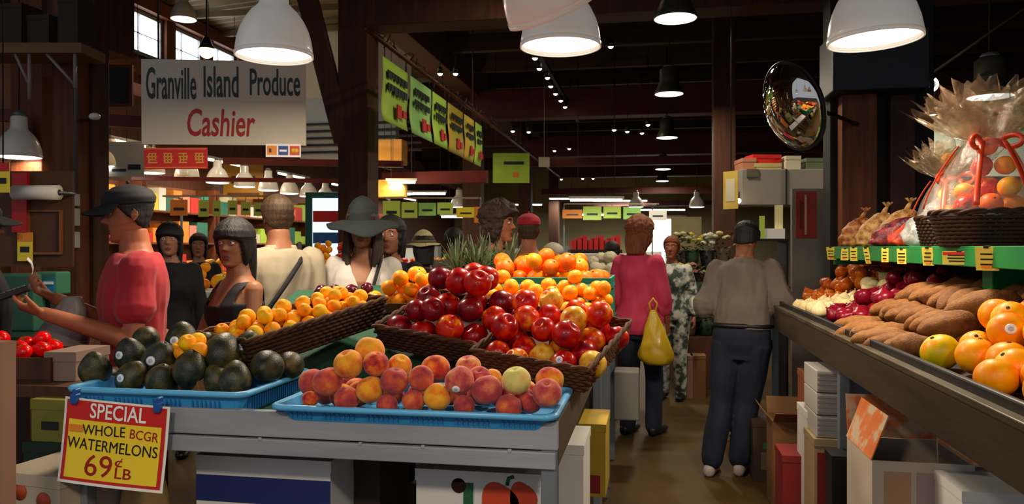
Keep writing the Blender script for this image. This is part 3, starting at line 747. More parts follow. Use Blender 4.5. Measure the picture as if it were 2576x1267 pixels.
tray('shallow blue plastic tray holding the dark avocados', -1.725, 2.03, 1.013, .585, .46, .07)
tray('shallow blue plastic tray holding the peaches, overlapping the table edge', -1.055, 2.005, 1.0135, .812, .43, .045)

# peaches: pinned where they lie, then settled so that none sink into each other
pk = [  # px, py, radius px, depth, variant, words, sticker
    (914, 992, 37, 2.10, 1, 'golden yellow peach at the front rim of the blue tray', 0), (988, 969, 37, 2.13, 2, 'purplish red peach with an orange face beside the golden front peach', 0),
    (1079, 997, 36, 2.09, 1, 'golden peach showing its stem hollow at the front rim', 0), (1153, 968, 38, 2.11, 3, 'rosy peach with a round white sticker at its lower front', 1),
    (1226, 994, 40, 2.08, 3, 'cream and red peach just in front of the pale green one', 0), (1268, 1014, 34, 2.10, 2, 'red peach low against the front rim under the pale green one', 0),
    (1302, 960, 37, 2.13, 4, 'pale yellow-green peach, the only unripe one', 0), (1374, 990, 38, 2.08, 3, 'rose peach at the front corner of the tray by the aisle', 0),
    (1383, 956, 36, 2.19, 0, 'orange and red peach behind the front corner peach by the aisle', 0), (1050, 962, 33, 2.17, 2, 'dusky peach half hidden behind the golden stem-hollow peach', 0),
    (1089, 931, 37, 2.22, 0, 'blushed orange peach at the top middle of the heap', 0), (1181, 926, 33, 2.24, 3, 'dull pink peach at the top, nearest the red fruit baskets', 0),
    (1205, 949, 31, 2.19, 3, 'pink peach squeezed behind the stickered one', 0), (1236, 953, 27, 2.24, 1, 'small yellow peach peeping out between the pink and pale green ones', 0),
    (931, 884, 38, 2.25, 1, 'topmost peach of all, soft orange, crowning the heap', 0), (940, 926, 33, 2.19, 0, 'red-orange peach directly under the topmost one', 0),
    (868, 922, 38, 2.18, 1, 'orange and yellow peach under the topmost one, on the avocado side', 0), (1006, 920, 31, 2.25, 1, 'red and yellow peach at the back between the two tallest', 0),
    (822, 975, 39, 2.15, 2, 'large dark red peach at the end facing the avocados, front one', 0), (786, 962, 36, 2.26, 2, 'dark red peach behind the large dark one at the avocado end', 0),
    (768, 1006, 22, 2.15, 0, 'small orange peach in the tray corner next to the avocados', 0), (868, 990, 33, 2.14, 2, 'dark peach in shade between the large dark one and the golden one', 0),
    (1030, 1012, 30, 2.10, 2, 'dark red peach low between the two golden front peaches', 0), (1330, 1006, 30, 2.13, 2, 'red peach low in the tray under the pale green and rose ones', 0),
    (1160, 1018, 28, 2.09, 2, 'small dark peach low below the stickered one', 0), (952, 1010, 28, 2.13, 2, 'dark peach low beside the golden front peach', 0)]
P = np.array([list(at(a, b, d)) for a, b, r, d, *_ in pk]); R = np.array([r * d / FPX for a, b, r, d, *_ in pk]); P0 = P.copy()
for it in range(300):
    for i in range(len(R)):
        for j in range(i):
            v = P[i] - P[j]; L = np.linalg.norm(v); s = (R[i] + R[j]) * .97 - L
            if s > 0: v = v / max(L, 1e-6) * s * .5; P[i] += v; P[j] -= v
    P += (P0 - P) * .03; P[:, 2] = np.maximum(P[:, 2], 1.02 + R * .95); P[:, 1] = np.maximum(P[:, 1], 2.03 + R)
rg = random.Random(3)
for i, (a, b, r, d, k, lab, st) in enumerate(pk):
    rot = (rg.uniform(-.5, .5), rg.uniform(-.5, .5), rg.uniform(0, 6.3))
    if 'stem' in lab: rot = (.9, 0, .2)
    fruit('peach', k, P[i], R[i], rot, lab, 'peaches in the blue tray', (-.0, -.8, -.42) if st else None)
hid = pack(40, .037, .74, .36, lambda x, y: .085 if y > .08 else .0, 8, 0., pinned=[(p[0] + 1.02, p[1] - 2.04, p[2] - 1.022, r) for p, r in zip(P, R)])
F = Matrix.Translation((-1.02, 2.04, 1.022))
heap('peach', [0, 2], [h for h in hid if h[1] > .06], F, 'filling in under the peach heap', 'peaches under the heap', 4, 'blushed')
# avocados
ak = [(243, 931, 37, 2.47, (.3, .2), 'avocado at the tray corner by the special sign, lit on top', 0, 0), (328, 893, 37, 2.52, (.4, 0), 'avocado with a white sticker, second in the upper row from the tray corner', 1, 0),
      (400, 907, 40, 2.47, (.3, .3), 'avocado with a white sticker, tallest in the middle of the heap', 1, .2), (368, 853, 32, 2.62, (1.2, .2), 'avocado lying on top nearest the red-shirted cashier', 0, 0),
      (459, 858, 38, 2.58, (-.1, .1), 'avocado standing upright at the top of the heap', 1, 0), (331, 950, 36, 2.40, (.5, .2), 'avocado low by the rim with a white sticker underneath', 1, 0),
      (403, 956, 35, 2.38, (.3, -.3), 'small avocado low by the rim between two stickered ones', 0, 0), (485, 931, 40, 2.38, (.2, .2), 'avocado at the front in the middle of the tray, dull and dark', 0, 0),
      (560, 893, 44, 2.45, (.5, .5), 'large dark avocado behind the front row under the apricots', 0, 0), (514, 876, 32, 2.56, (.2, 0), 'avocado half hidden beside the first apricots', 0, 0),
      (616, 873, 33, 2.52, (.2, -.3), 'avocado with a tall white sticker next to the apricot basket', 1, 0), (592, 955, 38, 2.31, (.2, .1), 'round avocado at the front of the tray nearest the peaches', 0, 0),
      (672, 922, 40, 2.40, (1.45, 1.35), 'avocado lying on its side at the peach end of the tray', 0, 0), (730, 918, 33, 2.50, (1.5, 1.2), 'avocado at the very end of the tray next to the peaches', 0, 0),
      (275, 955, 26, 2.52, (.3, .3), 'avocado tucked low behind the corner one', 0, 0), (540, 948, 33, 2.40, (.2, .4), 'dark avocado between the front middle one and the round front one', 0, 0)]
P = np.array([list(at(a, b, d)) for a, b, r, d, *_ in ak]); R = np.array([r * d / FPX for a, b, r, d, *_ in ak]); P0 = P.copy()
for it in range(300):
    for i in range(len(R)):
        for j in range(i):
            v = P[i] - P[j]; L = np.linalg.norm(v); s = (R[i] + R[j]) * .97 - L
            if s > 0: v = v / max(L, 1e-6) * s * .5; P[i] += v; P[j] -= v
    P += (P0 - P) * .03; P[:, 2] = np.maximum(P[:, 2], 1.022 + R); P[:, 1] = np.maximum(P[:, 1], 2.07 + R)
for i, (a, b, r, d, ro, lab, st, zz) in enumerate(ak):
    fruit('avocado', 0, P[i], R[i] * 1.06, (ro[0], ro[1] if ro[0] < 1.3 else 1.5, .3 * i if ro[0] < 1.3 else .1), lab, 'avocados in the blue tray', (.1 * (-1) ** i, -.85, .12) if st else None)
hid = pack(14, .042, .5, .36, lambda x, y: .095, 18, 0., pinned=[(p[0] + 1.68, p[1] - 2.08, p[2] - 1.024, r) for p, r in zip(P, R)])
heap('avocado', [0], hid, Matrix.Translation((-1.68, 2.08, 1.026)), 'filling in under the avocado heap', 'avocados under the heap', 5, 'dark')

# ---------------------------------------------------------------- stepped riser and wicker baskets
t = thing('display_riser', 'green covered sloping riser that lifts the fruit baskets above the table', 'riser', (0, 0, 0), 0)
m = MB()
def deckz(y): return 1.014 + max(0, y - 2.50) * .30
ys = [2.50, 3.45]
m.add([(-1.66, ys[0], 1.0125), (-.27, ys[0], 1.0125), (-.27, ys[1], 1.0125), (-1.66, ys[1], 1.0125), (-1.66, ys[0], 1.02), (-.27, ys[0], 1.02), (-.27, ys[1], deckz(ys[1])), (-1.66, ys[1], deckz(ys[1]))],
      [(0, 3, 2, 1), (4, 5, 6, 7), (0, 1, 5, 4), (1, 2, 6, 5), (2, 3, 7, 6), (3, 0, 4, 7)])
m.build('slope', turf, t, bevel=.004)
MB().box((-1.5, 3.46, 1.0125), (-.22, 3.93, 1.30)).build('upper_step', turf, t, bevel=.01)
wick = mat('dark_wicker', '#2a160c', '#3e2212', rough=.7, scale=12, bump=.2, spec=.25); wick2 = mat('brown_wicker', '#3f2412', '#5a3519', rough=.7, scale=12, bump=.2, spec=.25)
def basket(label, P0, P1, depth, H, pitch, m0=wick, courses=7, group='wicker baskets on the table', rimr=.009):
    """rectangular wicker basket; P0-P1 is its front rim, seen from the front; returns its frame (origin at the front rim corner on the floor)"""
    xa = (P1 - P0); W = xa.length; xa.normalize()
    hb = Vector((-xa.y, xa.x, 0)).normalized(); ya = (hb * math.cos(pitch) + Vector((0, 0, 1)) * math.sin(pitch)); ya = (ya - xa * ya.dot(xa)).normalized(); za = xa.cross(ya)
    F = Matrix((xa, ya, za)).transposed().to_4x4(); F.translation = P0 - za * H
    t = thing('wicker_basket', label, 'basket', F.translation, group=group); t.rotation_euler = F.to_euler()
    def per(in_, z, n=20):
        w, d = W - 2 * in_, depth - 2 * in_; pts = []
        nx = max(6, int(w / .016) // 2 * 2); ny = max(4, int(d / .016) // 2 * 2)
        for i in range(nx): pts.append((in_ + w * i / nx, in_, z))
        for i in range(ny): pts.append((in_ + w, in_ + d * i / ny, z))
        for i in range(nx): pts.append((in_ + w - w * i / nx, in_ + d, z))
        for i in range(ny): pts.append((in_, in_ + d - d * i / ny, z))
        return pts
    m = MB(); r = H / courses / 2 * 1.08; cx, cy = W / 2, depth / 2
    for c in range(courses):
        z = r + (H - 2 * r) * c / (courses - 1); base = per(.02 * (1 - c / courses), z); pts = []
        for i, p in enumerate(base):
            s = .004 * (1 if (i + c) % 2 else -1); v = Vector((p[0] - cx, p[1] - cy, 0)).normalized() * s; pts.append(Vector(p) + v)
        m.tube(pts, r, 6, closed=True)
    m.build('body', m0, t)
    m = MB(); base = per(.02, .0)[::3]
    for p in base: v = Vector((p[0] - cx, p[1] - cy, 0)).normalized() * .018; m.tube([(p[0], p[1], .004), (p[0] + v.x, p[1] + v.y, H)], .0035, 5)
    m.build('stakes', m0, t)
    for s in (0, 1):
        m = MB(); base = per(.001, H + .004); pts = []
        for i, p in enumerate(base):
            a = i * .9 + s * PI; v = Vector((p[0] - cx, p[1] - cy, 0)).normalized(); pts.append(Vector(p) + v * .0045 * math.cos(a) + Vector((0, 0, .0045 * math.sin(a))))
        m.tube(pts, rimr * .75, 6, closed=True); 
        if s == 0: keep = m
        else: keep.add(m.v, m.f, 0, True)
    keep.build('rim', wick2, t)
    MB().box((.02, .02, 0), (W - .02, depth - .02, .008)).build('bottom', m0, t)
    return F, W
# red fruit baskets
Fa, Wa = basket('dark wicker basket of red nectarines, next to the apricot basket', at(940, 822, 2.78), at(1214, 872, 2.60), .42, .085, math.radians(15))
Fb, Wb = basket('dark wicker basket of nectarines at the aisle corner, rim turned outward', at(1186, 884, 2.54), at(1480, 934, 2.37), .44, .085, math.radians(15), wick2)
pa_ = pack(70, .048, Wa + .02, .42, lambda x, y: .085 + .03 + .20 * max(0, 1 - ((x - Wa * .5) / (Wa * .62)) ** 2) * min(1, (y + .04) / .25), 21, .01)
heap('nectarine', [0, 0, 1, 1, 2], pa_, Fa, 'in the middle wicker basket', 'nectarines in the middle basket', 31, 'red', end='aisle', stick=.05)
pb_ = pack(80, .046, Wb + .02, .44, lambda x, y: .085 + .02 + .13 * max(0, 1 - ((x - Wb * .35) / (Wb * .75)) ** 2) * min(1, (y + .03) / .25), 22, .01)
heap('nectarine', [2, 2, 0, 2, 3], pb_, Fb, 'in the aisle corner basket', 'nectarines in the corner basket', 32, 'glossy', end='aisle', stick=.06)
# apricots in the long basket
Fc, Wc = basket('long dark wicker basket of apricots, pointing back toward the hall', at(622, 862, 2.46), at(972, 752, 2.98), .27, .10, math.radians(2))
pc_ = pack(150, .027, Wc - .05, .225, lambda x, y: .10 + .02 + .06 * max(0, 1 - ((y - .11) / .15) ** 2), 23, .03)
heap('apricot', [0], pc_, Fc @ Matrix.Translation((.025, .022, 0)), 'in the long basket', 'apricots in the long basket', 33, 'orange', end='aisle')
pc2 = pack(16, .028, .16, .22, lambda x, y: .10, 24, .0)
F2 = Fc.copy(); F2.translation = Fc @ Vector((-.155, .04, .055)); heap('apricot', [0], pc2, F2, 'spilling at the basket end by the avocados', 'apricots at the basket end', 34, 'orange', end='aisle')
o = MB().box((-.17, .03, -.03), (-.005, .27, .05)).build('fruit_box', mat('brown_card_box', '#7a5730', '#8a6438', rough=.8, scale=3), bevel=.003); o.matrix_world = Fc @ Matrix.Translation((0, 0, 0)); o.matrix_world = Fc; tag(o, 'small brown box under the apricots at the basket end', 'box')

# upper tier: oranges, mandarins, plums, pineapples
def crate(label, x0, y0, z, W, D, H, m0, rz=0., group=None):
    t = thing('produce_crate', label, 'crate', (x0, y0, z), rz, group)
    m = MB()
    MB().box((0, 0, 0), (W, D, .008)).build('bottom', m0, t)
    for nm, lo, hi in (('side_board', (0, 0, 0), (W, .01, H)), ('side_board', (0, D - .01, 0), (W, D, H)), ('end_board', (0, .01, 0), (.01, D - .01, H)), ('end_board', (W - .01, .01, 0), (W, D - .01, H))):
        MB().box(lo, hi).build(nm, m0, t, bevel=.002)
    return t
gcr = mat('green_crate', '#0f6b54', '#13785e', rough=.6, scale=4)
crate('green crate of large oranges at the back of the table by the aisle', -.92, 3.50, 1.303, .74, .40, .06, gcr)
po = pack(80, .043, .72, .38, lambda x, y: .05 + .055 + .10 * max(0, 1 - ((x - .38) / .34) ** 2), 25)
heap('orange', [0, 0, 1], po, Matrix.Translation((-.91, 3.51, 1.312)), 'in the rear green crate', 'oranges in the rear crate', 35, 'large')
MB_t = thing('green_cloth', 'green cloth draped over the riser at the aisle side under the oranges', 'cloth', (0, 0, 0))
Pg = []
for i in range(15):
    s = i / 14; row = []
    for j in range(9):
        v = j / 8; x = -.86 + .70 * s; y = 3.44 + .02 * math.sin(9 * s) - .0
        if s > .7: q = (s - .7) / .3; x = -.37 + .19 * math.sin(q * PI / 2); y = 3.44 + .30 * (1 - math.cos(q * PI / 2))
        row.append((x + .015 * v * math.sin(7 * s), y - .03 * v, 1.335 - .27 * v - (.02 * math.sin(s * 11) if j == 8 else 0)))
    Pg.append(row)
MB().grid(Pg).build('drape', mat('teal_cloth', '#0e6a58', '#128068', rough=.7, scale=6), MB_t, solid=.006)
pm = pack(70, .033, .54, .26, lambda x, y: .075 + .10 * min(1, y / .2), 26)
heap('mandarin', [0], pm, Matrix.Translation((-.70, 3.12, 1.19)) @ Matrix.Rotation(math.radians(14), 4, 'X'), 'behind the nectarines', 'mandarins behind the nectarines', 36, 'small')
po2 = pack(9, .043, .13, .34, lambda x, y: .14, 27)
heap('orange', [1], po2, Matrix.Translation((-.27, 2.86, 1.13)) @ Matrix.Rotation(math.radians(14), 4, 'X'), 'at the table edge', 'oranges at the table edge', 37, 'large')
crate('shallow dark crate holding yellow oranges and plums behind the red nectarines', -1.45, 3.12, 1.215, .46, .34, .05, wick2)
py_ = pack(60, .035, .44, .30, lambda x, y: .05 + .04 + .11 * max(0, 1 - ((x - .28) / .22) ** 2), 28)
heap('mandarin', [0], py_, Matrix.Translation((-1.26, 3.2, 1.235)), 'in the mound by the pineapples', 'mandarins in the mound', 38, 'golden')
pl_ = pack(26, .029, .24, .30, lambda x, y: .11, 29)
heap('plum', [0], pl_, Matrix.Translation((-1.49, 3.10, 1.235)), 'behind the apricot basket', 'plums behind the apricots', 39, 'dark')
ap_ = pack(14, .034, .14, .26, lambda x, y: .16, 30)
heap('apple', [0], ap_, Matrix.Translation((-.98, 3.08, 1.20)), 'between mandarins and nectarines', 'apples between the heaps', 40, 'red')
# pineapples
pine_skin = mat('pineapple_skin', '#5a3f16', '#8a6420', rough=.6, scale=14, bump=.8, bscale=20); pine_leaf = mat('pineapple_leaf', '#39452a', '#5b5f38', rough=.5, scale=4)
def pineapple(loc, seed, lab, tilt=(0, 0)):
    t = thing('pineapple', lab, 'pineapple', loc, group='pineapples behind the fruit', rot=(tilt[0], tilt[1], seed))
    vs, fs = rev(lambda a, b: (.062 * math.sin(a) ** .7 * (1 + .05 * math.cos(8 * b + 6 * a)), .1 - .1 * math.cos(a)), 32, 18); MB().add(vs, fs, 0, True).build('body', pine_skin, t)
    r = random.Random(seed); m = MB()
    for k in range(34):
        a = k * 2.4; lv = k / 34; L = .09 + .13 * lv * r.uniform(.8, 1.1); out = .9 * (1 - lv) + .18; w = .012
        P = []
        for i in range(6):
            s = i / 5; rr = .015 + L * out * s * (.55 + .45 * s); z = .19 + L * (1.1 - .4 * (1 - lv)) * s - .05 * s * s * (1 - lv); ww = w * (1 - s) ** .7 + .0006
            c, n_ = math.cos(a), math.sin(a); P.append([(rr * c - n_ * ww, rr * n_ + c * ww, z), (rr * c * .97, rr * n_ * .97, z - .004), (rr * c + n_ * ww, rr * n_ - c * ww, z)])
        m.grid(P)
    m.build('leaf_crown', pine_leaf, t, solid=.0015); return t
for i, (px, d, z) in enumerate([(1140, 4.16, 1.3), (1180, 4.24, 1.3), (1222, 4.16, 1.3), (1264, 4.26, 1.3), (1245, 4.44, 1.3), (1160, 4.44, 1.3)]):
    p = at(px, 700, d); pineapple((p.x, p.y, 1.162), i + 1, 'pineapple with grey-green crown, %s, standing behind the mandarins' % ['nearest the mandarin mound', 'second', 'third', 'fourth', 'rear one by oranges', 'rear one by mandarins'][i], (.12 * math.sin(i * 2), .15 * math.cos(i * 3)))
MB().box((-1.24, 4.04, 1.0125), (-.68, 4.6, 1.16)).build('wooden_box', wick2); tag(bpy.data.objects['wooden_box'], 'dark wooden box that the pineapples stand on', 'box')
o = MB(); o.add(bumpy([(v[0] * .05, v[1] * .035, v[2] * .02) for v in rev(lambda a, b: (math.sin(a), -math.cos(a)), 20, 12)[0]], .3, 30, 3), rev(lambda a, b: (math.sin(a), -math.cos(a)), 20, 12)[1], 0, True)
o = o.build('crumpled_paper', card_white); p = at(1195, 692, 3.45); o.location = (p.x, p.y, p.z); tag(o, 'crumpled white paper in front of the pineapples', 'paper')

# ---------------------------------------------------------------- the special sign
D = 2.26; k = D / FPX
q_ = (285 - CX) / FPX; c = Vector(((1.985 * (q_ * CA - SA)) / (CA + q_ * SA), 1.985, 0)); D = proj(c)[2]; k = D / FPX; c.z = CAMZ - (1117 - HY) * k
t = thing('price_sign', 'red and yellow special sign for whole watermelons clipped to the tray', 'sign', c, 0); t.rotation_euler = (0, math.radians(4.0), .05)
W2, H2 = 143 * k, 107 * k
def sheet(x0, x1, z0, z1, y, m0, nm, parent):
    P = []
    for i in range(13):
        z = z1 + (z0 - z1) * i / 12; P.append([(x0 + (x1 - x0) * j / 12, y + curl(x0 + (x1 - x0) * j / 12, z), z) for j in range(13)])
    return MB().grid(P).build(nm, m0, parent)
def curl(x, z): return -.012 * ((z - H2) / (2 * H2)) ** 2 * 1.0 - .006 * math.cos(x / W2 * 1.6) + .006
sheet(-W2, W2, -H2, H2, 0, mat('sign_paper', '#f1ece0', rough=.5), 'paper', t)
sheet(-W2 * .95, W2 * .95, -H2 * .93, H2 * .95, -.0012, card_red, 'red_print', t)
sheet(-W2 * .88, W2 * .88, -H2 * .86, H2 * .50, -.0022, mat('sign_yellow', '#f2d22c', rough=.5), 'yellow_print', t)
def st(txt, cx, cz, h, w_, m0, rot=0., bold=0., nm='lettering', sh=0.):
    me = text_mesh(txt, h, w_, .0006, bold, sh); n = len(me.vertices); a = np.empty(n * 3); me.vertices.foreach_get('co', a); a = a.reshape(-1, 3)
    cs, sn = math.cos(rot), math.sin(rot); x = a[:, 0] * cs - a[:, 2] * sn + cx; z = a[:, 0] * sn + a[:, 2] * cs + cz
    a[:, 1] += np.array([curl(i, j) for i, j in zip(x, z)]) - .0032; a[:, 0] = x; a[:, 2] = z; me.vertices.foreach_set('co', a.ravel()); me.materials.clear(); me.materials.append(m0)
    o = bpy.data.objects.new(nm, me); COL.objects.link(o); o.parent = t
st('SPECIAL', .01, H2 * .745, H2 * .36, W2 * 1.06, ink_white, 0, .012)
st('WHOLE', -.03, H2 * .30, H2 * .24, W2 * .82, ink_black, .03, .0)
st('BCGR', W2 * .58, H2 * .28, H2 * .22, W2 * .52, ink_red, -.06, 0, 'red_lettering')
st('WATERMELONS', -.002, -H2 * .06, H2 * .26, W2 * 1.72, ink_black, -.02, 0)
st('69', -W2 * .22, -H2 * .52, H2 * .50, W2 * .52, ink_red, 0, 0, 'price')
st('\u00a2', W2 * .16, -H2 * .42, H2 * .26, W2 * .14, ink_red, 0, 0, 'price')
st('LB', W2 * .26, -H2 * .64, H2 * .24, W2 * .30, ink_red, 0, .006, 'price')
m = MB(); m.box((-W2 * .84, -.004, H2 * .22), (-W2 * .58, -.0028, H2 * .38)); m.build('orange_smudge', card_orange, t)
for x in (-W2 * .78, W2 * .80):
    m = MB(); m.box((x - .010, -.012, H2 - .016), (x + .010, .012, H2 + .012)); m.box((x - .006, -.009, H2 + .006), (x + .006, .016, H2 + .026)); m.build('clip', mat('blue_clip', '#1d4f9c', rough=.35), t, bevel=.003)
# ================================================================ the wall stand on the other side of the aisle
SX = .78; SY0, SY1 = .7, 5.75
brd = mat('brown_stand_board', '#33291f', '#453829', rough=.45, scale=4, stretch=(3, .4, 3), detail=6, bump=.1, bscale=16)
liner = mat('black_liner', '#0d0c0c', rough=.45)
t = thing('wall_stand', 'long sloping brown produce stand along the wall side of the aisle', 'stand', (1.2, 3.2, 0))
def rl(lo, hi): return [lo[0] - 1.2, lo[1] - 3.2, lo[2]], [hi[0] - 1.2, hi[1] - 3.2, hi[2]]
MB().box(*rl((SX, SY0, .972), (SX + .025, SY1, 1.12))).build('front_board', brd, t, bevel=.003)
MB().box(*rl((SX - .006, SY0, 1.108), (SX + .028, SY1, 1.128))).build('front_edge', mat('worn_metal_edge', '#6a5f4c', '#4a4030', rough=.4, metal=.4, scale=8, stretch=(3, .6, 3)), t, bevel=.003)
MB().box(*rl((SX, SY1 - .025, .972), (1.75, SY1, 1.12))).build('end_board', brd, t)
m = MB(); y0, y1 = SY0 - 3.2, SY1 - 3.2
m.add([(SX + .03 - 1.2, y0, 1.07), (.75, y0, 1.25), (.75, y1, 1.25), (SX + .03 - 1.2, y1, 1.07), (SX + .03 - 1.2, y0, 1.085), (.75, y0, 1.265), (.75, y1, 1.265), (SX + .03 - 1.2, y1, 1.085)],
      [(0, 3, 2, 1), (4, 5, 6, 7), (0, 1, 5, 4), (1, 2, 6, 5), (2, 3, 7, 6), (3, 0, 4, 7)])
m.build('sloping_deck', liner, t)
MB().box(*rl((SX + .028, SY0, 1.085), (SX + .05, SY1 - .03, 1.155))).build('liner_lip', liner, t, bevel=.006)
for x, y in ((SX + .05, 3.62), (SX + .05, 5.55), (1.8, 3.62), (1.8, 5.55), (SX + .05, 1.4), (1.8, 1.4)): MB().box(*rl((x - .022, y - .022, 0), (x + .022, y + .022, 1.0))).build('leg', leg_m, t, bevel=.003)
SL = math.atan2(.18, 1.15)
def SF(x, y, dz=0.): return Matrix.Translation((x, y, 1.085 + (x - .81) * .1565 + dz)) @ Matrix.Rotation(-SL, 4, 'Y')
def bank(W, D, edge, rise): return lambda x, y: edge + rise * min(1, x / (W * .75))
# big citrus near the camera
pg = pack(90, .058, .62, 1.35, lambda x, y: .125 + .21 * min(1, x / .42), 41)
heap('grapefruit', [0, 0, 0, 0, 1], pg, SF(.845, 1.45), 'on the wall stand', 'grapefruit on the wall stand', 51, 'large', from_aisle=-1, end='aisle', stick=.06)
# yams lying in rows
rg = random.Random(9); k = 0
lay = []
for layer, (x0, n_, z0) in enumerate(((.90, 3, 0), (1.05, 3, .055), (1.16, 2, .11))):
    for i in range(n_):
        for y in np.arange(2.98, 3.78, .105):
            lay.append((x0 + .19 * i + rg.uniform(-.02, .02), y + rg.uniform(-.02, .02), z0, layer, i))
pts = [(x, y, z) for x, y, z, *_ in lay]
for n_, (x, y, z, layer, i) in enumerate(lay):
    if i == 2 and layer == 0: continue
    r = rg.uniform(.042, .05); M4 = SF(x, y, z + r)
    k += 1
    lab = 'brown yam, %s, %s from the grapefruit end, %s from the aisle' % (['lowest layer', 'middle layer', 'top layer'][layer], ORD[int((y - 2.93) / .105)], ORD[i])
    o = fruit('yam', 0, M4.translation, r, (0, 0, 0), lab, 'yams on the wall stand')
    o.rotation_euler = (rg.uniform(-.3, .3), PI / 2 - SL + rg.uniform(-.15, .15), rg.uniform(-.55, .55)); o.scale = (r, r * rg.uniform(.9, 1.1), r * rg.uniform(.85, 1.15))
# onions
def onions(kind, n, x0, y0, W, D, edge, rise, seed, place_txt, adj, r0=.046):
    p = pack(n, r0, W, D, lambda x, y: edge + rise * min(1, x / (W * .8)), seed)
    heap(kind, [0], p, SF(x0, y0), place_txt, '%ss on the wall stand' % kind.replace('_', ' '), seed, adj, from_aisle=-1, end='aisle', flat=.9)
onions('red_onion', 60, .85, 3.82, .62, .62, .10, .16, 61, 'on the wall stand', 'shiny')
onions('white_onion', 56, .85, 4.46, .60, .56, .10, .09, 62, 'on the wall stand', 'pale')
onions('brown_onion', 120, .85, 5.03, .80, .69, .11, .30, 63, 'at the far stand end', 'papery', .042)
# green shelf above
green_p = mat('green_painted_wood', '#0f7a3c', '#14883f', rough=.45, scale=4)
t = thing('green_shelf', 'green painted shelf board with yellow price cards above the onions', 'shelf', (1.4, 4, 0))
GX = 1.13
MB().box((GX - 1.4, 2.2 - 4, 1.43), (GX + .03 - 1.4, 1.32, 1.505)).build('front_board', green_p, t, bevel=.003)
MB().box((GX + .03 - 1.4, 2.2 - 4, 1.475), (.38, 1.32, 1.50)).build('shelf_board', green_p, t)
MB().box((GX + .03 - 1.4, 1.30, 1.39), (.38, 1.32, 1.475)).build('end_board', green_p, t)
p = at(2532, 700, 2.93)
MB().box((p.x - 1.4 - .05, p.y - 4, 1.10), (p.x - 1.4 + .07, p.y - 4 + .09, 1.475)).build('post', green_p, t, bevel=.003)
MB().box((.20, 1.2, 1.0), (.28, 1.28, 1.475)).build('post', green_p, t)
MB().box((.30, 2.2 - 4, 1.0), (.34, 1.3, 1.475)).build('back_board', mat('dark_board', '#1c1410', rough=.8), t)
# price cards
for i, (px, wpx, hpx, ti, hd) in enumerate([(2093, 26, 32, .15, 0), (2128, 22, 30, -.1, 0), (2150, 20, 34, .05, 0), (2183, 15, 42, .25, 0), (2229, 19, 36, 0, 0), (2271, 24, 38, .05, 0), (2337, 28, 46, .12, 0), (2416, 72, 34, 0, 1), (2486, 48, 60, .12, 0)]):
    q = (px - CX) / FPX; X0 = GX - .008; Y = (X0 * CA + q * X0 * SA) / (q * CA - SA); d = -X0 * SA + Y * CA; k = d / FPX
    fs = 1.0 if px < 2400 else 1.0
    t = thing('price_card', 'yellow price card on the green shelf, %s from the far end%s' % (ORD[i], ', wide, red heading' if hd else ''), 'card', (X0 - .004, Y, 1.47 - .004 * (i % 2)), 0, 'price cards on the green shelf')
    t.rotation_euler = (ti, 0, -PI / 2 + (.55 if px < 2400 else .75))
    W, H = wpx * k * 1.15, hpx * k
    MB().box((-W / 2, -.002, -H * .6), (W / 2, .0, H * .4)).build('paper', mat('price_yellow', '#d9c64a', rough=.6), t)
    m = MB(); r = random.Random(i)
    for j in range(3): zz = -H * .35 + j * H * .22; m.box((-W * r.uniform(.25, .4), -.0035, zz - .002), (W * r.uniform(.2, .4), -.0021, zz + .003))
    m.build('handwriting', ink_black, t)
    if hd: MB().box((-W * .48, -.0035, H * .12), (W * .48, -.0021, H * .34)).build('heading', card_red, t)
    else: MB().box((-W * .25, -.0035, -H * .5), (W * .2, -.0021, -H * .38)).build('price_mark', card_orange, t)
    MB().box((-.008, -.004, H * .34), (.008, .012, H * .44)).build('clip', black_metal, t)
# net bags on the shelf
def bag(px, d, w_, h_, m0, seed, lab, lean=.3, tie=True):
    p = at(px, 600, d); t = thing('produce_bag', lab, 'bag', (p.x, p.y, 1.502), YAW - .4, 'bags of produce on the green shelf')
    vs, fs = rev(lambda a, b: (math.sin(a) ** .7, -math.cos(a)), 26, 18)
    V = []
    for v in vs:
        z = (v[2] + 1) / 2; q = 1 - .35 * z ** 2; vv = Vector((v[0] * w_ * q, v[1] * w_ * .55 * q, z * h_)); n = mnoise.noise(vv * 28 + Vector((seed, 0, 0)))
        vv.x += n * .02 + lean * z * .12; vv.y += n * .015; V.append(vv)
    MB().add(V, fs, 0, True).build('net', m0, t)
    if tie:
        m = MB(); tx = lean * .12
        m.tube([(tx, 0, h_ * .94), (tx + .01, 0, h_ + .02), (tx + .02, .01, h_ + .035)], [.02, .012, .008], 8); fl = []
        for j in range(7): a = j * .9; m.add([(tx + .02, .01, h_ + .03), (tx + .02 + .03 * math.cos(a), .01 + .03 * math.sin(a), h_ + .06), (tx + .02 + .03 * math.cos(a + .5), .01 + .03 * math.sin(a + .5), h_ + .065)], [(0, 1, 2)])
        m.build('knot', m0, t, solid=.002)
    return t
tan_net = mat('tan_net', '#c08848', ramp=[(.35, '#8a5424'), (.5, '#c98f4a'), (.62, '#e0b878')], scale=26, rough=.5, bump=.4, bscale=60)
bag(2138, 5.0, .10, .19, mat('rust_net', '#b06a30', ramp=[(.35, '#6e3216'), (.5, '#b4672c'), (.65, '#d89a54')], scale=26, rough=.5, bump=.4, bscale=60), 1, 'rust brown net bag slumped at the far end of the green shelf', .6)
bag(2185, 4.75, .11, .21, tan_net, 2, 'tan net bag, second from the far end of the green shelf', .7)
bag(2235, 4.5, .11, .22, tan_net, 3, 'pale tan net bag standing tallest before the red ones', .8)
bag(2232, 4.15, .13, .16, mat('purple_net', '#6a1c28', ramp=[(.4, '#4a0f1c'), (.6, '#8e2a30')], scale=22, rough=.4, bump=.4, bscale=60), 4, 'dark red net bag in front of the tan ones', .9, False)
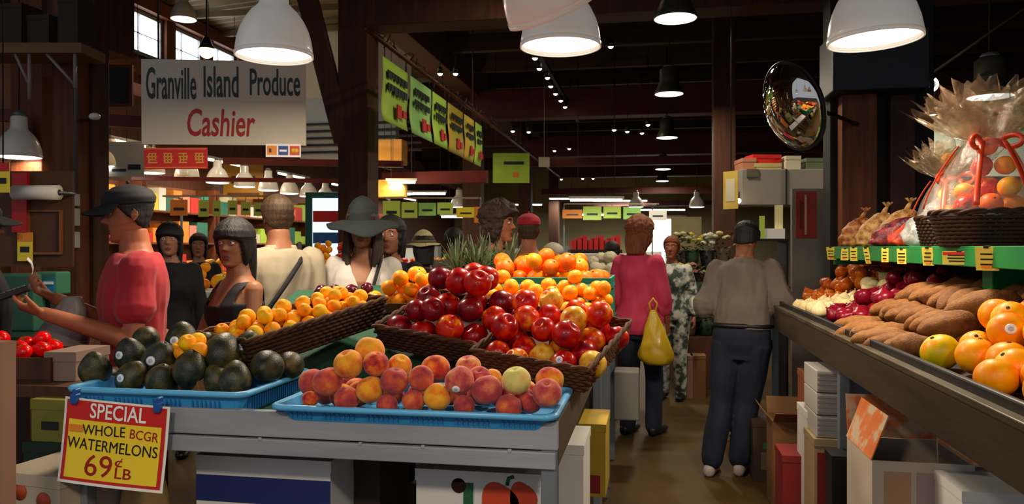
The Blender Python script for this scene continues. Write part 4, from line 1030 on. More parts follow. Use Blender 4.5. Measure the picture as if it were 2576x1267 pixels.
bag(2272, 3.95, .11, .15, mat('red_net', '#c03a22', ramp=[(.4, '#8e2016'), (.6, '#dc5230')], scale=22, rough=.4, bump=.4, bscale=60), 5, 'bright red net bag between the dark red and the clear bags', .9, False)
clearm = mat('clear_plastic', '#c8d2d0', ramp=[(.4, '#8fa09c'), (.55, '#c4cfcc'), (.7, '#e6ecea')], scale=18, rough=.12, bump=.8, bscale=22, alpha=.62, spec=.8)
bag(2325, 3.75, .12, .17, clearm, 6, 'clear plastic bag of greens beside the wrapped baskets', .2, False)
bag(2350, 4.0, .09, .26, clearm, 7, 'tall clear plastic bag tied at the top behind the wrapped baskets', .3)
# gift baskets in cellophane
cello = mat('cellophane', '#efe6d8', rough=.06, alpha=.12, spec=.8, bump=.8, bscale=30, scale=8, coat=.6)
fan = mat('cellophane_ruffle', '#8a7460', ramp=[(.35, '#4e3c2c'), (.55, '#8a7258'), (.72, '#d8ccb4')], rough=.12, alpha=.42, spec=1., bump=1., bscale=40, scale=14, coat=.5)
ribbon = mat('orange_ribbon', '#d8401a', rough=.35, coat=.2)
def round_basket(t, R, H, m0):
    m = MB(); n = 60
    for c in range(9):
        z = .008 + (H - .016) * c / 8; rr = R * (.82 + .18 * c / 8)
        m.tube([((rr + .004 * (1 if (i + c) % 2 else -1)) * math.cos(2 * PI * i / n), (rr + .004 * (1 if (i + c) % 2 else -1)) * math.sin(2 * PI * i / n), z) for i in range(n)], H / 17 * 1.05, 6, closed=True)
    m.build('basket', m0, t)
    for s in (0, 1):
        MB().tube([(R * 1.02 * math.cos(2 * PI * i / n) + .006 * math.cos(i * .9 + s * PI) * math.cos(2 * PI * i / n), R * 1.02 * math.sin(2 * PI * i / n), H + .006 * math.sin(i * .9 + s * PI)) for i in range(n)], .008, 6, closed=True).build('rim', wick, t)
    MB().lathe([(R * .82, 0), (R * .82, .01)], 30).build('bottom', m0, t)
def gift(px, d, R, lab, seed, hgt):
    p = at(px, 600, d); t = thing('gift_basket', lab, 'basket', (p.x, p.y, 1.502), 0, 'gift baskets wrapped in cellophane')
    H = .13; round_basket(t, R, H, wick)
    r = random.Random(seed)
    prt = [('orange', 1), ('grapefruit', 0), ('apple', 0), ('orange', 0), ('grapefruit', 1), ('nectarine', 2), ('mandarin', 0)]
    q = pack(46, .040, R * 1.8, R * 1.8, lambda x, y: .10 + .34 * max(0, 1 - ((x - R * .85) ** 2 + (y - R * .85) ** 2) / (R * .8) ** 2), seed)
    keep = []
    for x, y, z, rr in q:
        x -= R * .9; y -= R * .9
        if x * x + y * y <= (R * .90 - rr - max(0, z - .10) * .42) ** 2: keep.append((Vector((p.x + x, p.y + y, 1.502 + z + H * .55 - .03)), rr))
    vis = seen([a for a, b in keep], [b for a, b in keep]); keep = sorted([k_ for k_, v_ in zip(keep, vis) if v_], key=lambda k_: -k_[0].z)
    nm = 'large' if R > .15 else 'smaller'
    for n_, (c, rr) in enumerate(keep):
        kd = prt[(n_ * 3 + seed) % 7]; fruit(kd[0], kd[1], c, rr, (r.uniform(-1, 1), r.uniform(-1, 1), r.uniform(0, 6)), '%s inside the %s cellophane wrapped basket, %s from the top' % (kd[0], nm, ORD[n_]), 'fruit in the %s wrapped basket' % nm)
    # wrap: basket flare, narrowing to a neck, then a crumpled fan
    P = []; n = 56
    for i in range(30):
        s = i / 29; z = .115 + (hgt - .095) * s
        if s < .62: rad = R * (1.04 - .72 * (s / .62) ** 1.6)
        elif s < .68: rad = R * .30
        else: rad = R * (.30 + 1.25 * ((s - .68) / .32) ** .75)
        row = []
        for j in range(n):
            a = 2 * PI * j / n; w = 1 + (.04 + .30 * max(0, s - .35)) * (mnoise.noise(Vector((math.cos(a) * 4, math.sin(a) * 4, s * 3 + seed))) + .5 * math.sin(a * 9 + 5 * s))
            row.append((rad * w * math.cos(a), rad * w * math.sin(a), z + (.05 * mnoise.noise(Vector((math.cos(a) * 3, math.sin(a) * 3, seed))) * max(0, s - .6) / .4)))
        P.append(row)
    MB().rings(P[:20], caps=False).build('cellophane_wrap', cello, t)
    # crumpled fan of film above the neck: several ruffled sheets
    for q in range(4):
        F2 = []; n2 = 90
        for i in range(12):
            s = i / 11; row = []
            for j in range(n2 + 1):
                a = 2 * PI * j / n2; rad = R * (.24 + (.55 + .22 * q) * s ** .8); ruff = .10 * s * math.sin(a * (9 + 2 * q) + q) + .55 * s * mnoise.noise(Vector((math.cos(a) * 3.2 + q * 7, math.sin(a) * 3.2, s * 2.2))) + .25 * s * mnoise.noise(Vector((math.cos(a) * 9 + q * 7, math.sin(a) * 9, s * 7)))
                row.append((rad * (1 + ruff * .5) * math.cos(a), rad * (1 + ruff * .5) * math.sin(a), .02 + hgt * (.655 + (.36 - .05 * q) * s) + .11 * ruff))
            F2.append(row)
        MB().grid(F2).build('film_ruffle', fan, t)
    zn = .02 + hgt * .64
    for a in (.3, 2.6, 4.2, 5.0):
        rows = []
        for q in np.linspace(0, 1, 14):
            z = zn - (zn - .15) * q; sf = (z - .115) / (hgt - .095); rd = R * (1.04 - .72 * (max(0, sf) / .62) ** 1.6) * 1.12 + .008
            w_ = Vector((-math.sin(a), math.cos(a), 0)) * .010; c_ = Vector((math.cos(a) * rd, math.sin(a) * rd, z)); rows.append([c_ - w_, c_, c_ + w_])
        MB().grid(rows).build('ribbon_tail', ribbon, t, solid=.002)
    MB().tube([(R * .31 * math.cos(a), R * .31 * math.sin(a), zn + .004 * math.sin(3 * a)) for a in [2 * PI * k / 30 for k in range(30)]], .012, 6, closed=True).build('ribbon_band', ribbon, t)
    for a in (4.0, 5.3):
        pts = []
        for i in range(14): u = i / 13 * 2 * PI; l = .04 * (1 - math.cos(u)); pts.append((math.cos(a) * (R * .32 + l), math.sin(a) * (R * .32 + l), zn + .022 * math.sin(u)))
        MB().tube(pts[1:-1], .010, 6, closed=True).build('bow_loop', ribbon, t)
    return t
gift(2482, 2.95, .185, 'large fruit basket wrapped in clear cellophane with an orange ribbon bow', 3, .58)
gift(2388, 3.5, .13, 'smaller cellophane wrapped basket half hidden behind the large one', 8, .44)
# ================================================================ cartons
card_b = mat('brown_cardboard', '#6e4a28', '#7d5630', rough=.8, scale=2); card_d = mat('dark_cardboard', '#33221a', '#3e2a1e', rough=.8, scale=2); card_w = mat('white_cardboard', '#dedad4', '#d0ccc6', rough=.7, scale=2)
pr_orange = mat('orange_print', '#d9723a', '#e08a52', rough=.6, scale=20); pr_blue = mat('navy_print', '#16245c', rough=.6); pr_red = mat('red_print_box', '#7c1a18', rough=.6)
def carton(lab, px, pyb, d, W, D, H, m0, zb=0., rz=0., flaps=(), group=None, prints=(), name='carton', by='bottom', inner=None):
    """px: picture column of the front centre; stands at height zb; prints: (x0,x1,z0,z1,mat,name) as fractions of the front"""
    p = at(px, 900, d); t = thing(name, lab, 'box', (p.x, p.y, zb), rz, group)
    T = .006; m = MB()
    m.box((-W / 2, 0, 0), (W / 2, D, T)); m.box((-W / 2, 0, T), (W / 2, T, H)); m.box((-W / 2, D - T, T), (W / 2, D, H)); m.box((-W / 2, T, T), (-W / 2 + T, D - T, H)); m.box((W / 2 - T, T, T), (W / 2, D - T, H))
    m.build('body', [m0], t)
    if not flaps: MB().box((-W / 2 - .003, -.003, H - .03), (W / 2 + .003, D + .003, H + .004)).build('lid', m0, t)
    for f, ang in flaps:
        L = min(W, D) * .5
        q = {'front': ((0, 0, H), (PI - ang, 0, 0), W), 'back': ((0, D, H), (PI - ang, 0, PI), W), 'a': ((-W / 2, D / 2, H), (PI - ang, 0, -PI / 2), D), 'b': ((W / 2, D / 2, H), (PI - ang, 0, PI / 2), D)}[f]
        MB().box((-q[2] / 2 + .003, -.004, 0), (q[2] / 2 - .003, 0, L)).build('flap', inner or m0, t, loc=q[0], rot=(ang, 0, q[1][2]))
    for (x0, x1, z0, z1, pm_, nm) in prints: MB().box((-W / 2 + W * x0, -.0025, H * z0), (-W / 2 + W * x1, -.0003, H * z1)).build(nm, pm_, t)
    return t
# ================================================================ people
def smooth01(t): t = min(1, max(0, t)); return t * t * (3 - 2 * t)
def remeshed(m, vox, iters=6, name='body'):
    me = m.mesh(name); o = bpy.data.objects.new('tmp', me); COL.objects.link(o)
    q = o.modifiers.new('r', 'REMESH'); q.mode = 'VOXEL'; q.voxel_size = vox; q.use_smooth_shade = True
    q = o.modifiers.new('s', 'SMOOTH'); q.iterations = iters; q.factor = .5
    dg = bpy.context.evaluated_depsgraph_get(); dg.update(); out = bpy.data.meshes.new_from_object(o.evaluated_get(dg)); bpy.data.objects.remove(o); bpy.data.meshes.remove(me)
    for p in out.polygons: p.use_smooth = True
    out.name = name; return out
def ell(c, rx, ry, n=20, p=2.3, X_=None):
    out = []
    for k in range(n):
        a = 2 * PI * k / n; ca, sa = math.cos(a), math.sin(a)
        v = Vector((c[0] + rx * math.copysign(abs(ca) ** (2 / p), ca), c[1] + ry * math.copysign(abs(sa) ** (2 / p), sa), c[2])); out.append(X_(v) if X_ else v)
    return out
def interp(tab, z):
    if z <= tab[0][0]: return tab[0][1:]
    for a, b in zip(tab, tab[1:]):
        if z <= b[0]:
            t = (z - a[0]) / (b[0] - a[0]); t = t * t * (3 - 2 * t) * .6 + t * .4; return tuple(x + (y - x) * t for x, y in zip(a[1:], b[1:]))
    return tab[-1][1:]
#        z     rx    ry    cy
MALE = [(.78, .10, .075, .0), (.86, .162, .108, .0), (.93, .170, .112, .0), (1.0, .160, .105, -.005), (1.08, .152, .102, -.008), (1.16, .158, .108, -.008), (1.24, .172, .115, -.006), (1.31, .180, .112, 0), (1.37, .168, .095, .008), (1.405, .125, .078, .012), (1.435, .075, .064, .012), (1.47, .058, .060, .006), (1.53, .056, .060, -.004)]
FEMALE = [(.78, .10, .075, .0), (.86, .165, .110, .004), (.93, .170, .112, .004), (1.0, .150, .100, 0), (1.07, .130, .090, -.002), (1.15, .138, .094, -.004), (1.22, .152, .112, -.014), (1.28, .155, .112, -.012), (1.36, .148, .085, .006), (1.40, .105, .068, .012), (1.43, .064, .055, .012), (1.47, .050, .052, .006), (1.53, .048, .052, -.004)]
SKIN = {'light': mat('skin_light', '#a06c50', '#ab775a', rough=.55, scale=9, sss=.08), 'tan': mat('skin_tan', '#87563a', '#925f40', rough=.55, scale=9, sss=.08), 'ruddy': mat('skin_ruddy', '#985638', '#a4603e', rough=.55, scale=9, sss=.08)}
lip_m = mat('lips', '#70382c', rough=.45); eye_w = mat('eye_white', '#d8d2c8', rough=.25); iris_m = mat('iris', '#1c120c', rough=.2); brow_m = mat('eyebrow', '#1e140f', rough=.8)
HAIRM = {'black': mat('hair_black', '#0e0b0b', '#15100f', rough=.62, scale=30, stretch=(3, 3, .3), bump=.5, bscale=60), 'brown': mat('hair_brown', '#24150d', '#3a2314', rough=.62, scale=30, stretch=(3, 3, .3), bump=.8, bscale=60),
         'auburn': mat('hair_auburn', '#6a3216', '#8a4a22', rough=.62, scale=30, stretch=(3, 3, .3), bump=.8, bscale=60), 'grey': mat('hair_grey', '#a89c8a', '#c4b8a4', rough=.55, scale=30, stretch=(3, 3, .3), bump=.5, bscale=60),
         'sandy': mat('hair_sandy', '#3a2a1a', '#4c3823', rough=.6, scale=30, stretch=(3, 3, .3), bump=.5, bscale=60)}
# head: z relative to its centre; half width, front, back
HEADT = [(-.118, .020, .060, -.030), (-.112, .034, .078, -.010), (-.10, .046, .084, .012), (-.08, .056, .085, .040), (-.055, .063, .085, .062), (-.03, .068, .086, .076), (0, .072, .087, .090), (.03, .0745, .088, .099), (.06, .072, .084, .099), (.085, .062, .068, .086), (.105, .044, .044, .060), (.116, .024, .020, .034), (.121, .004, .002, .010)]
def head_pt(z, a, off=0.):
    """a: 0 = front (-Y), +90 deg = +X"""
    w, f, b = interp(HEADT, z)
    x = w * math.sin(a); c = math.cos(a); y = -(f if c > 0 else b) * abs(c) ** (.92) * (1 if c > 0 else -1)
    fx = 1.0
    if c > 0:      # face relief
        def g(x0, z0, sx_, sz_, amp): return amp * math.exp(-((x - x0) / sx_) ** 2 - ((z - z0) / sz_) ** 2)
        d = 0
        nz = smooth01((z + .034) / .012) * smooth01((.030 - z) / .05)
        d += .024 * nz * math.exp(-(x / .0125) ** 2) * (1 - .55 * smooth01((z + .022) / .05))           # nose ridge
        d += g(.012, -.026, .009, .009, .007) + g(-.012, -.026, .009, .009, .007)
        d -= g(.031, .012, .017, .013, .010) + g(-.031, .012, .017, .013, .010)                          # sockets
        d += g(.030, .031, .022, .008, .004) + g(-.030, .031, .022, .008, .004)                          # brows
        d += g(0, -.058, .020, .006, .0035) + g(0, -.070, .017, .007, .004) - g(0, -.0635, .022, .0028, .003)  # lips
        d -= g(0, -.083, .02, .007, .004); d += g(0, -.10, .02, .012, .005)
        d += g(.042, -.02, .018, .02, .003) + g(-.042, -.02, .018, .02, .003)
        y -= d
    v = Vector((x, y, z))
    if off:
        n = Vector((x / .075 ** 2, y / .095 ** 2, z / .115 ** 2)); v += n.normalized() * off
    return v
def head_mesh(mb, XF, mi=(0, 1, 2, 3), fine=True, ears=True):
    nz, na = (58, 72) if fine else (36, 44); rows = []; zz = [-.118 + .239 * (i / (nz - 1)) for i in range(nz)]
    aa = []
    for k in range(na):
        s = k / na * 2 - 1; aa.append(PI * math.copysign(abs(s) ** 1.25, s))
    for z in zz: rows.append([head_pt(z, a) for a in aa])
    mb.rings([[XF @ v for v in r] for r in rows], mi[0])
    mb.rings([[XF @ Vector((.042 * math.sin(a) * (1 + .1 * k), .012 - .045 * math.cos(a) * 1, -.19 + .04 * k)) for a in aa] for k in range(4)], mi[0])   # neck stub
    n0 = len(mb.f) ; 
    # lips and brows by face position
    for fi in range(len(mb.f)):
        f = mb.f[fi]
        if mb.mi[fi] != mi[0] or len(f) != 4: continue
        c = XF.inverted() @ (sum((Vector(mb.v[i]) for i in f), Vector()) / 4)
        if c.y < -.06:
            if abs(c.x) < .022 * (1 - ((c.z + .064) / .016) ** 2 if abs(c.z + .064) < .016 else 0) : mb.mi[fi] = mi[1]
            if .014 < abs(c.x) < .046 and abs(c.z - (.034 - .12 * max(0, abs(c.x) - .03))) < .0042: mb.mi[fi] = mi[3]
    for s in (-1, 1):
        mb.ball((0, 0, 0), .0125, 14, mi[2], XF @ Matrix.Translation((s * .031, -.0725, .012)))
        mb.ball((0, 0, 0), .0062, 10, mi[3], XF @ Matrix.Translation((s * .0305, -.0805, .012)))
        # lids
        mb.ball((0, 0, 0), .0136, 14, mi[0], XF @ Matrix.Translation((s * .031, -.0705, .0185)), (1.1, 1, .75))
        mb.ball((0, 0, 0), .0130, 14, mi[0], XF @ Matrix.Translation((s * .031, -.0700, .0035)), (1.1, 1, .55))
        if ears:
            R = []
            for i in range(9):
                t_ = i / 8 * PI; R.append([Vector((s * (.070 + .012 * math.sin(t_) + .006 * math.cos(b)), .012 + .016 * math.sin(t_) * math.cos(b) * 1.0 + .012 * math.sin(t_) * .6, -.032 + .062 * (i / 8) + .004 * math.sin(b))) for b in [2 * PI * k / 10 for k in range(10)]])
            mb.rings([[XF @ v for v in r] for r in R], mi[0])
def limb(mb, pts, rad, n=14, seg=6, mi=0):
    """smooth tapering limb through joints"""
    P = [Vector(p) for p in pts]; out = []; rr = []
    for i in range(len(P) - 1):
        p0 = P[max(i - 1, 0)]; p1, p2 = P[i], P[i + 1]; p3 = P[min(i + 2, len(P) - 1)]
        for k in range(seg + (1 if i == len(P) - 2 else 0)):
            t = k / seg; out.append(.5 * ((2 * p1) + (p2 - p0) * t + (2 * p0 - 5 * p1 + 4 * p2 - p3) * t * t + (3 * p1 - p0 - 3 * p2 + p3) * t ** 3)); rr.append(rad[i] + (rad[i + 1] - rad[i]) * t)
    mb.tube(out, rr, n, mi); mb.ball(out[0], rr[0] * .98, 12, mi); mb.ball(out[-1], rr[-1] * .98, 12, mi)
def hand(mb, wrist, fdir, palm_n, side, s=1., curl=.5, mi=0, thumb_curl=.3, spread=.12):
    """palm with four fingers of different lengths and a thumb from the side of the palm; palm_n points out of the palm; side +1: thumb on +lateral"""
    f = Vector(fdir).normalized(); n = Vector(palm_n); n = (n - f * n.dot(f)).normalized(); l = f.cross(n).normalized() * side
    w = Vector(wrist)
    R = []
    for t, hw, th in ((-.01, .024, .017), (.02, .032, .018), (.05, .040, .016), (.085, .042, .013), (.094, .039, .010)):
        R.append([w + f * t * s + l * hw * s * math.cos(a) + n * th * s * math.sin(a) for a in [2 * PI * k / 14 for k in range(14)]])
    mb.rings(R, mi)
    for i, (o, L) in enumerate(((.030, .070), (.0105, .079), (-.010, .073), (-.029, .056))):
        b = w + f * .082 * s + l * o * s; d = (f + l * (o / .03) * spread).normalized(); pts = [b - d * .02 * s, b]; rr = [.0095 * s, .0098 * s]; c = curl * (.8 + .12 * i)
        for q, fr in enumerate((.45, .31, .24)):
            ang = c * (.7, 1.0, .7)[q]; d = (Matrix.Rotation(-ang if True else 0, 3, f.cross(n)) @ d) if False else (d * math.cos(ang) + n * math.sin(ang)).normalized() if q == 0 else (d * math.cos(ang) + (n - d * n.dot(d)).normalized() * math.sin(ang) if (n - d * n.dot(d)).length > .2 else (d * math.cos(ang) - f * math.sin(ang))).normalized()
            pts.append(pts[-1] + d * L * fr * s); rr.append((.0092, .0085, .0070)[q] * s)
        mb.tube(pts, rr, 8, mi); mb.ball(pts[-1], rr[-1], 8, mi)
    b = w + f * .018 * s + l * .026 * s; d = (f * .75 + l * .75 + n * .25).normalized(); pts = [b - d * .008, b + d * .012 * s]; rr = [.013 * s, .0125 * s]
    for q, L in enumerate((.034, .028)):
        d = (d * math.cos(thumb_curl * .6) + (n * .6 + f * .5).normalized() * math.sin(thumb_curl * .6)).normalized(); pts.append(pts[-1] + d * L * s); rr.append((.0108, .0085)[q] * s)
    mb.tube(pts, rr, 8, mi); mb.ball(pts[-1], rr[-1], 8, mi)
def noise_push(me, amp, sc, seed, zscale=.5):
    n = len(me.vertices); co = np.empty(n * 3); me.vertices.foreach_get('co', co); no = np.empty(n * 3); me.vertices.foreach_get('normal', no); co = co.reshape(-1, 3); no = no.reshape(-1, 3)
    d = np.array([mnoise.noise(Vector((v[0] * sc + seed, v[1] * sc, v[2] * sc * zscale))) + .5 * mnoise.noise(Vector((v[0] * sc * 2.3, v[1] * sc * 2.3 + seed, v[2] * sc * 1.6 * zscale))) for v in co])
    co += no * (d * amp)[:, None]; me.vertices.foreach_set('co', co.ravel()); me.update()
def cut(me, pred):
    b = bmesh.new(); b.from_mesh(me); kill = [f for f in b.faces if pred(f.calc_center_median())]; bmesh.ops.delete(b, geom=kill, context='FACES'); 
    bd = [v for v in b.verts if v.is_boundary]; nb = {v: [e.other_vert(v) for e in v.link_edges if e.is_boundary] for v in bd}
    for _ in range(10):
        new = {v: v.co * .4 + sum((q.co for q in nb[v]), Vector()) * (.6 / len(nb[v])) for v in bd if nb[v]}
        for v, c in new.items(): v.co = c
    b.to_mesh(me); b.free(); me.update()
def person(label, loc, rz, H=1.7, sex='f', skin='light', arms=None, lean=0., head=(0, 0, 0), hair=('black', 'short'), shirt=None, pants=None, shoes=None, hat=None, legs=None, vox=.008, fine=True, hands=True, bulk=1., curl=.5, hand_n=None, group=None, build_legs=True):
    """local frame: feet at the origin, front is -Y, +X is the figure's left; arms/legs in metres for a 1.7 m figure"""
    s = H / 1.7; tab = MALE if sex == 'm' else FEMALE; shx = .172 if sex == 'm' else .152
    def bend(v):
        v = Vector(v); t = smooth01((v.z - .90) / .35) * lean
        if lean: q = Vector((v.x, v.y, v.z - .92)); q = Matrix.Rotation(t, 3, 'X') @ q; v = Vector((q.x, q.y, q.z + .92))
        return v
    def sc_(v): return Vector(v) * s
    arms = arms or {}
    AR = {}
    for nm, sg in (('l', 1), ('r', -1)):
        e, wv = arms.get(nm, ((sg * .215, .02, 1.10), (sg * .235, -.04, .86)))
        sh = bend((sg * shx, .01, 1.365)); AR[nm] = (sh, Vector(e), Vector(wv))
    lg = legs or {'l': ((.085, -.01, .48), (.09, .02, .085)), 'r': ((-.085, -.01, .48), (-.09, .02, .085))}
    thick = 1.0 if sex == 'm' else .86
    # ---- body
    m = MB()
    m.rings([[sc_(bend(v)) for v in ell((0, cy, z), rx * bulk, ry * bulk)] for z, rx, ry, cy in tab])
    for nm, sg in (('l', 1), ('r', -1)):
        sh, e, wv = AR[nm]; mid = (sh + e) / 2; f1 = e + (wv - e) * .3
        limb(m, [sc_(p) for p in (sh, mid, e, f1, wv)], [r * s * thick for r in (.053, .046, .038, .040, .026)])
        if hands:
            fd = (wv - e).normalized(); hn = (hand_n or {}).get(nm, (-sg, .1, 0)); cu = curl[nm] if isinstance(curl, dict) else curl
            sd = 1 if (fd.cross(Vector(hn))).dot(Vector((0, -1, .15))) > 0 else -1
            hand(m, sc_(wv), fd, hn, sd, s * (1 if sex == 'm' else .9), cu)
        if build_legs:
            k, an = lg[nm]; k = Vector(k); an = Vector(an); hp = Vector((sg * .088, 0, .87)); limb(m, [sc_(p) for p in (hp, (hp + k) / 2, k, k + (an - k) * .35 + Vector((0, .012, 0)), an)], [r * s for r in (.088, .076, .055, .054, .037)])
            ft = Vector((an.x, an.y, .035)); m.rings([[sc_(v) for v in ell((ft.x + sg * .01 * i, ft.y + .05 - .052 * i, .03), (.026, .036, .036, .042, .040, .02)[i], .03, 12)] for i in range(6)]) if False else limb(m, [sc_(p) for p in (an, ft + Vector((0, .01, 0)), ft + Vector((sg * .01, -.09, -.008)), ft + Vector((sg * .015, -.16, -.012)))], [r * s for r in (.037, .034, .032, .020)], seg=4)
    me = remeshed(m, vox * s, 4, 'person')
    # ---- head joined on, on the same surface material
    hc = bend((0, -.012, 1.588)); HX = Matrix.Scale(s, 4) @ Matrix.Translation(hc) @ Matrix.Rotation(head[0], 4, 'Z') @ Matrix.Rotation(head[1] + lean * .4, 4, 'X') @ Matrix.Rotation(head[2], 4, 'Y') @ Matrix.Scale(.98, 4)
    mb = MB(); head_mesh(mb, HX, fine=fine, ears=True)
    n = len(me.vertices); co = np.empty(n * 3); me.vertices.foreach_get('co', co); base = MB(); base.v = [tuple(v) for v in co.reshape(-1, 3)]; base.f = [tuple(p.vertices) for p in me.polygons]; base.mi = [0] * len(base.f); base.sm = [True] * len(base.f)
    o0 = len(base.v); base.v += mb.v; base.f += [tuple(i + o0 for i in f) for f in mb.f]; base.mi += mb.mi; base.sm += mb.sm
    bpy.data.meshes.remove(me)
    root = base.build('person', [SKIN[skin], lip_m, eye_w, iris_m if True else brow_m]); root.location = loc; root.rotation_euler = (0, 0, rz); tag(root, label, 'person', group)
    # ---- shirt
    if shirt:
        e = shirt.get('inflate', .013); z0 = shirt.get('hem', .84); ztop = shirt.get('top', 1.425); m = MB(); zs = list(np.linspace(z0, ztop, 16)); R = []
        for z in zs:
            rx, ry, cy = interp(tab, z); fl = shirt.get('flare', .0) * max(0, (1.1 - z) / .3)
            R.append([sc_(bend(v)) for v in ell((0, cy, z), rx * bulk + e + fl, ry * bulk + e + fl)])
        m.rings(R)
        sl = shirt.get('sleeve', .5)
        if sl:
            for nm in 'lr':
                sh, el_, wv = AR[nm]; pts = [sh, sh + (el_ - sh) * min(1, sl * 1.0) * .5, sh + (el_ - sh) * min(1, sl)]; rr = [.053 * thick + e, .050 * thick + e, (.047 * thick + e) * shirt.get('cuff', 1.1)]
                if sl > 1: pts = [sh, (sh + el_) / 2, el_, el_ + (wv - el_) * (sl - 1) * .5, el_ + (wv - el_) * (sl - 1)]; rr = [.053 * thick + e, .048 * thick + e, .042 * thick + e, .040 * thick + e, .032 * thick + e * .8]
                limb(m, [sc_(p) for p in pts], [r * s for r in rr])
            # shoulder yoke
        me = remeshed(m, max(vox, .008) * s, 3, 'shirt'); noise_push(me, shirt.get('fold', .007) * s, 11, hash(label) % 50)
        if shirt.get('cut'): cut(me, lambda c: shirt['cut'](Vector(c) / s))
        me.materials.clear(); me.materials.append(shirt['mat']); o = bpy.data.objects.new(shirt.get('name', 'shirt'), me); COL.objects.link(o); o.parent = root
        q = o.modifiers.new('s', 'SOLIDIFY'); q.thickness = .003; q.offset = -1
    if pants and build_legs:
        m = MB(); e = pants.get('inflate', .014); top = pants.get('top', .98)
        m.rings([[sc_(bend(v)) for v in ell((0, interp(tab, z)[2], z), max(interp(tab, z)[0], .125) * bulk + e * .8, max(interp(tab, z)[1], .088) * bulk + e * .8)] for z in np.linspace(.765, top, 8)])
        L = pants.get('length', 1.)
        if pants.get('skirt'):
            m.rings([[sc_(v) for v in ell((0, 0, z), .18 + .09 * (.9 - z) + e, .12 + .11 * (.9 - z) + e)] for z in np.linspace(pants['skirt'], .95, 8)])
        else:
            for nm, sg in (('l', 1), ('r', -1)):
                k, an = lg[nm]; k = Vector(k); an = Vector(an); hp = Vector((sg * .088, 0, .87)); an2 = k + (an - k) * L - Vector((0, 0, .02 if L == 1 else 0)); limb(m, [sc_(p) for p in (hp, (hp + k) / 2, k, (k + an2) / 2, an2)], [(r + e) * s for r in (.088, .078, .060, .056, .050)])
        me = remeshed(m, max(vox, .008) * s, 3, 'trousers'); noise_push(me, .006 * s, 9, 7 + hash(label) % 50); me.materials.clear(); me.materials.append(pants['mat']); o = bpy.data.objects.new('skirt' if pants.get('skirt') else 'trousers', me); COL.objects.link(o); o.parent = root
        if pants.get('belt'):
            z = top - .015; rx, ry, cy = interp(tab, z); R1 = [sc_(bend(v)) for v in ell((0, cy, z), rx * bulk + e * .8 + .004, ry * bulk + e * .8 + .004, 36)]; MB().tube(R1, .016 * s, 6, closed=True).build('belt', black_metal, root)
    if shoes and build_legs:
        for nm, sg in (('l', 1), ('r', -1)):
            k, an = lg[nm]; an = Vector(an); z = an.z - .085; m = MB()
            R = []
            for y, hw, h, zb in ((.065, .018, .05, .012), (.055, .034, .075, 0), (.01, .039, .095, 0), (-.06, .043, .075, 0), (-.13, .046, .055, .002), (-.185, .036, .042, .010), (-.205, .015, .028, .018)):
                R.append([sc_((an.x + sg * .008 + hw * math.cos(a), an.y + y, z + zb + h * (.5 + .5 * math.copysign(abs(math.sin(a)) ** .8, math.sin(a))))) for a in [2 * PI * q / 16 for q in range(16)]])
            o = m.rings(R).build('shoe', shoes, root)
    # ---- hair
    if hair:
        hm, style = HAIRM[hair[0]], hair[1]; thick_ = {'short': .012, 'bob': .020, 'bangs': .020, 'long': .018, 'curly': .040, 'crop': .006, 'volume': .034}[style]; fr = {'bangs': .028, 'curly': .05, 'volume': .05}.get(style, .058)
        nz, na = (52, 72) if fine else (34, 44); R = []
        for i in range(nz):
            z = -.118 + .2395 * i / (nz - 1); row = []
            for k in range(na):
                a = -PI + 2 * PI * k / na; aa = abs(math.degrees(a))
                line = [(0, fr), (35, fr - .004), (55, fr - .02 if style in ('bangs', 'curly', 'volume', 'bob', 'long') else fr - .01), (72, .01 if style not in ('bangs', 'bob', 'long', 'curly', 'volume') else -.06), (95, -.03 if style in ('short', 'crop') else -.13), (115, -.055 if style in ('short', 'crop') else -.13), (180, -.085 if style in ('short', 'crop') else -.14)]
                zl = line[-1][1]
                for (a0, l0), (a1, l1) in zip(line, line[1:]):
                    if aa <= a1: zl = l0 + (l1 - l0) * (aa - a0) / (a1 - a0); break
                t = smooth01((z - zl + .008) / .022); nzv = mnoise.noise(Vector((math.sin(a) * 6, math.cos(a) * 6, z * 9))) if style not in ('curly', 'volume') else mnoise.noise(Vector((math.sin(a) * 4, math.cos(a) * 4, z * 42))) + .5 * mnoise.noise(Vector((math.sin(a) * 8, math.cos(a) * 8, z * 80)))
                amp = {'curly': .016, 'volume': .012}.get(style, .003)
                row.append(HX @ head_pt(z, a, -.012 + (thick_ * (1 + .25 * (z > .03)) + .012 + amp * nzv) * t) if t > .01 else HX @ head_pt(z, a, -.014))
            R.append(row)
        m = MB(); m.rings(R)
        if style in ('long', 'bob', 'bangs', 'volume', 'curly'):
            dl = {'long': -.30, 'bob': -.14, 'bangs': -.20, 'volume': -.17, 'curly': -.10}[style]; Q = []
            for i in range(14):
                z = .03 + (dl - .03) * i / 13; row = []; t = i / 13
                wx = .082 + (.018 if style in ('volume', 'curly') else .006) * math.sin(t * PI) - .012 * t; 
                for k in range(40):
                    a = 2 * PI * k / 40; rr = 1 + .05 * mnoise.noise(Vector((math.cos(a) * 5, math.sin(a) * 5, z * 4))) + (.10 * mnoise.noise(Vector((math.cos(a) * 9, math.sin(a) * 9, z * 22))) if style in ('curly', 'volume') else 0)
                    row.append(HX @ Vector((wx * rr * math.cos(a), .058 + .012 * t + (.055 if math.sin(a) > 0 else .034) * rr * math.sin(a), z)))
                Q.append(row)
            m.rings(Q)
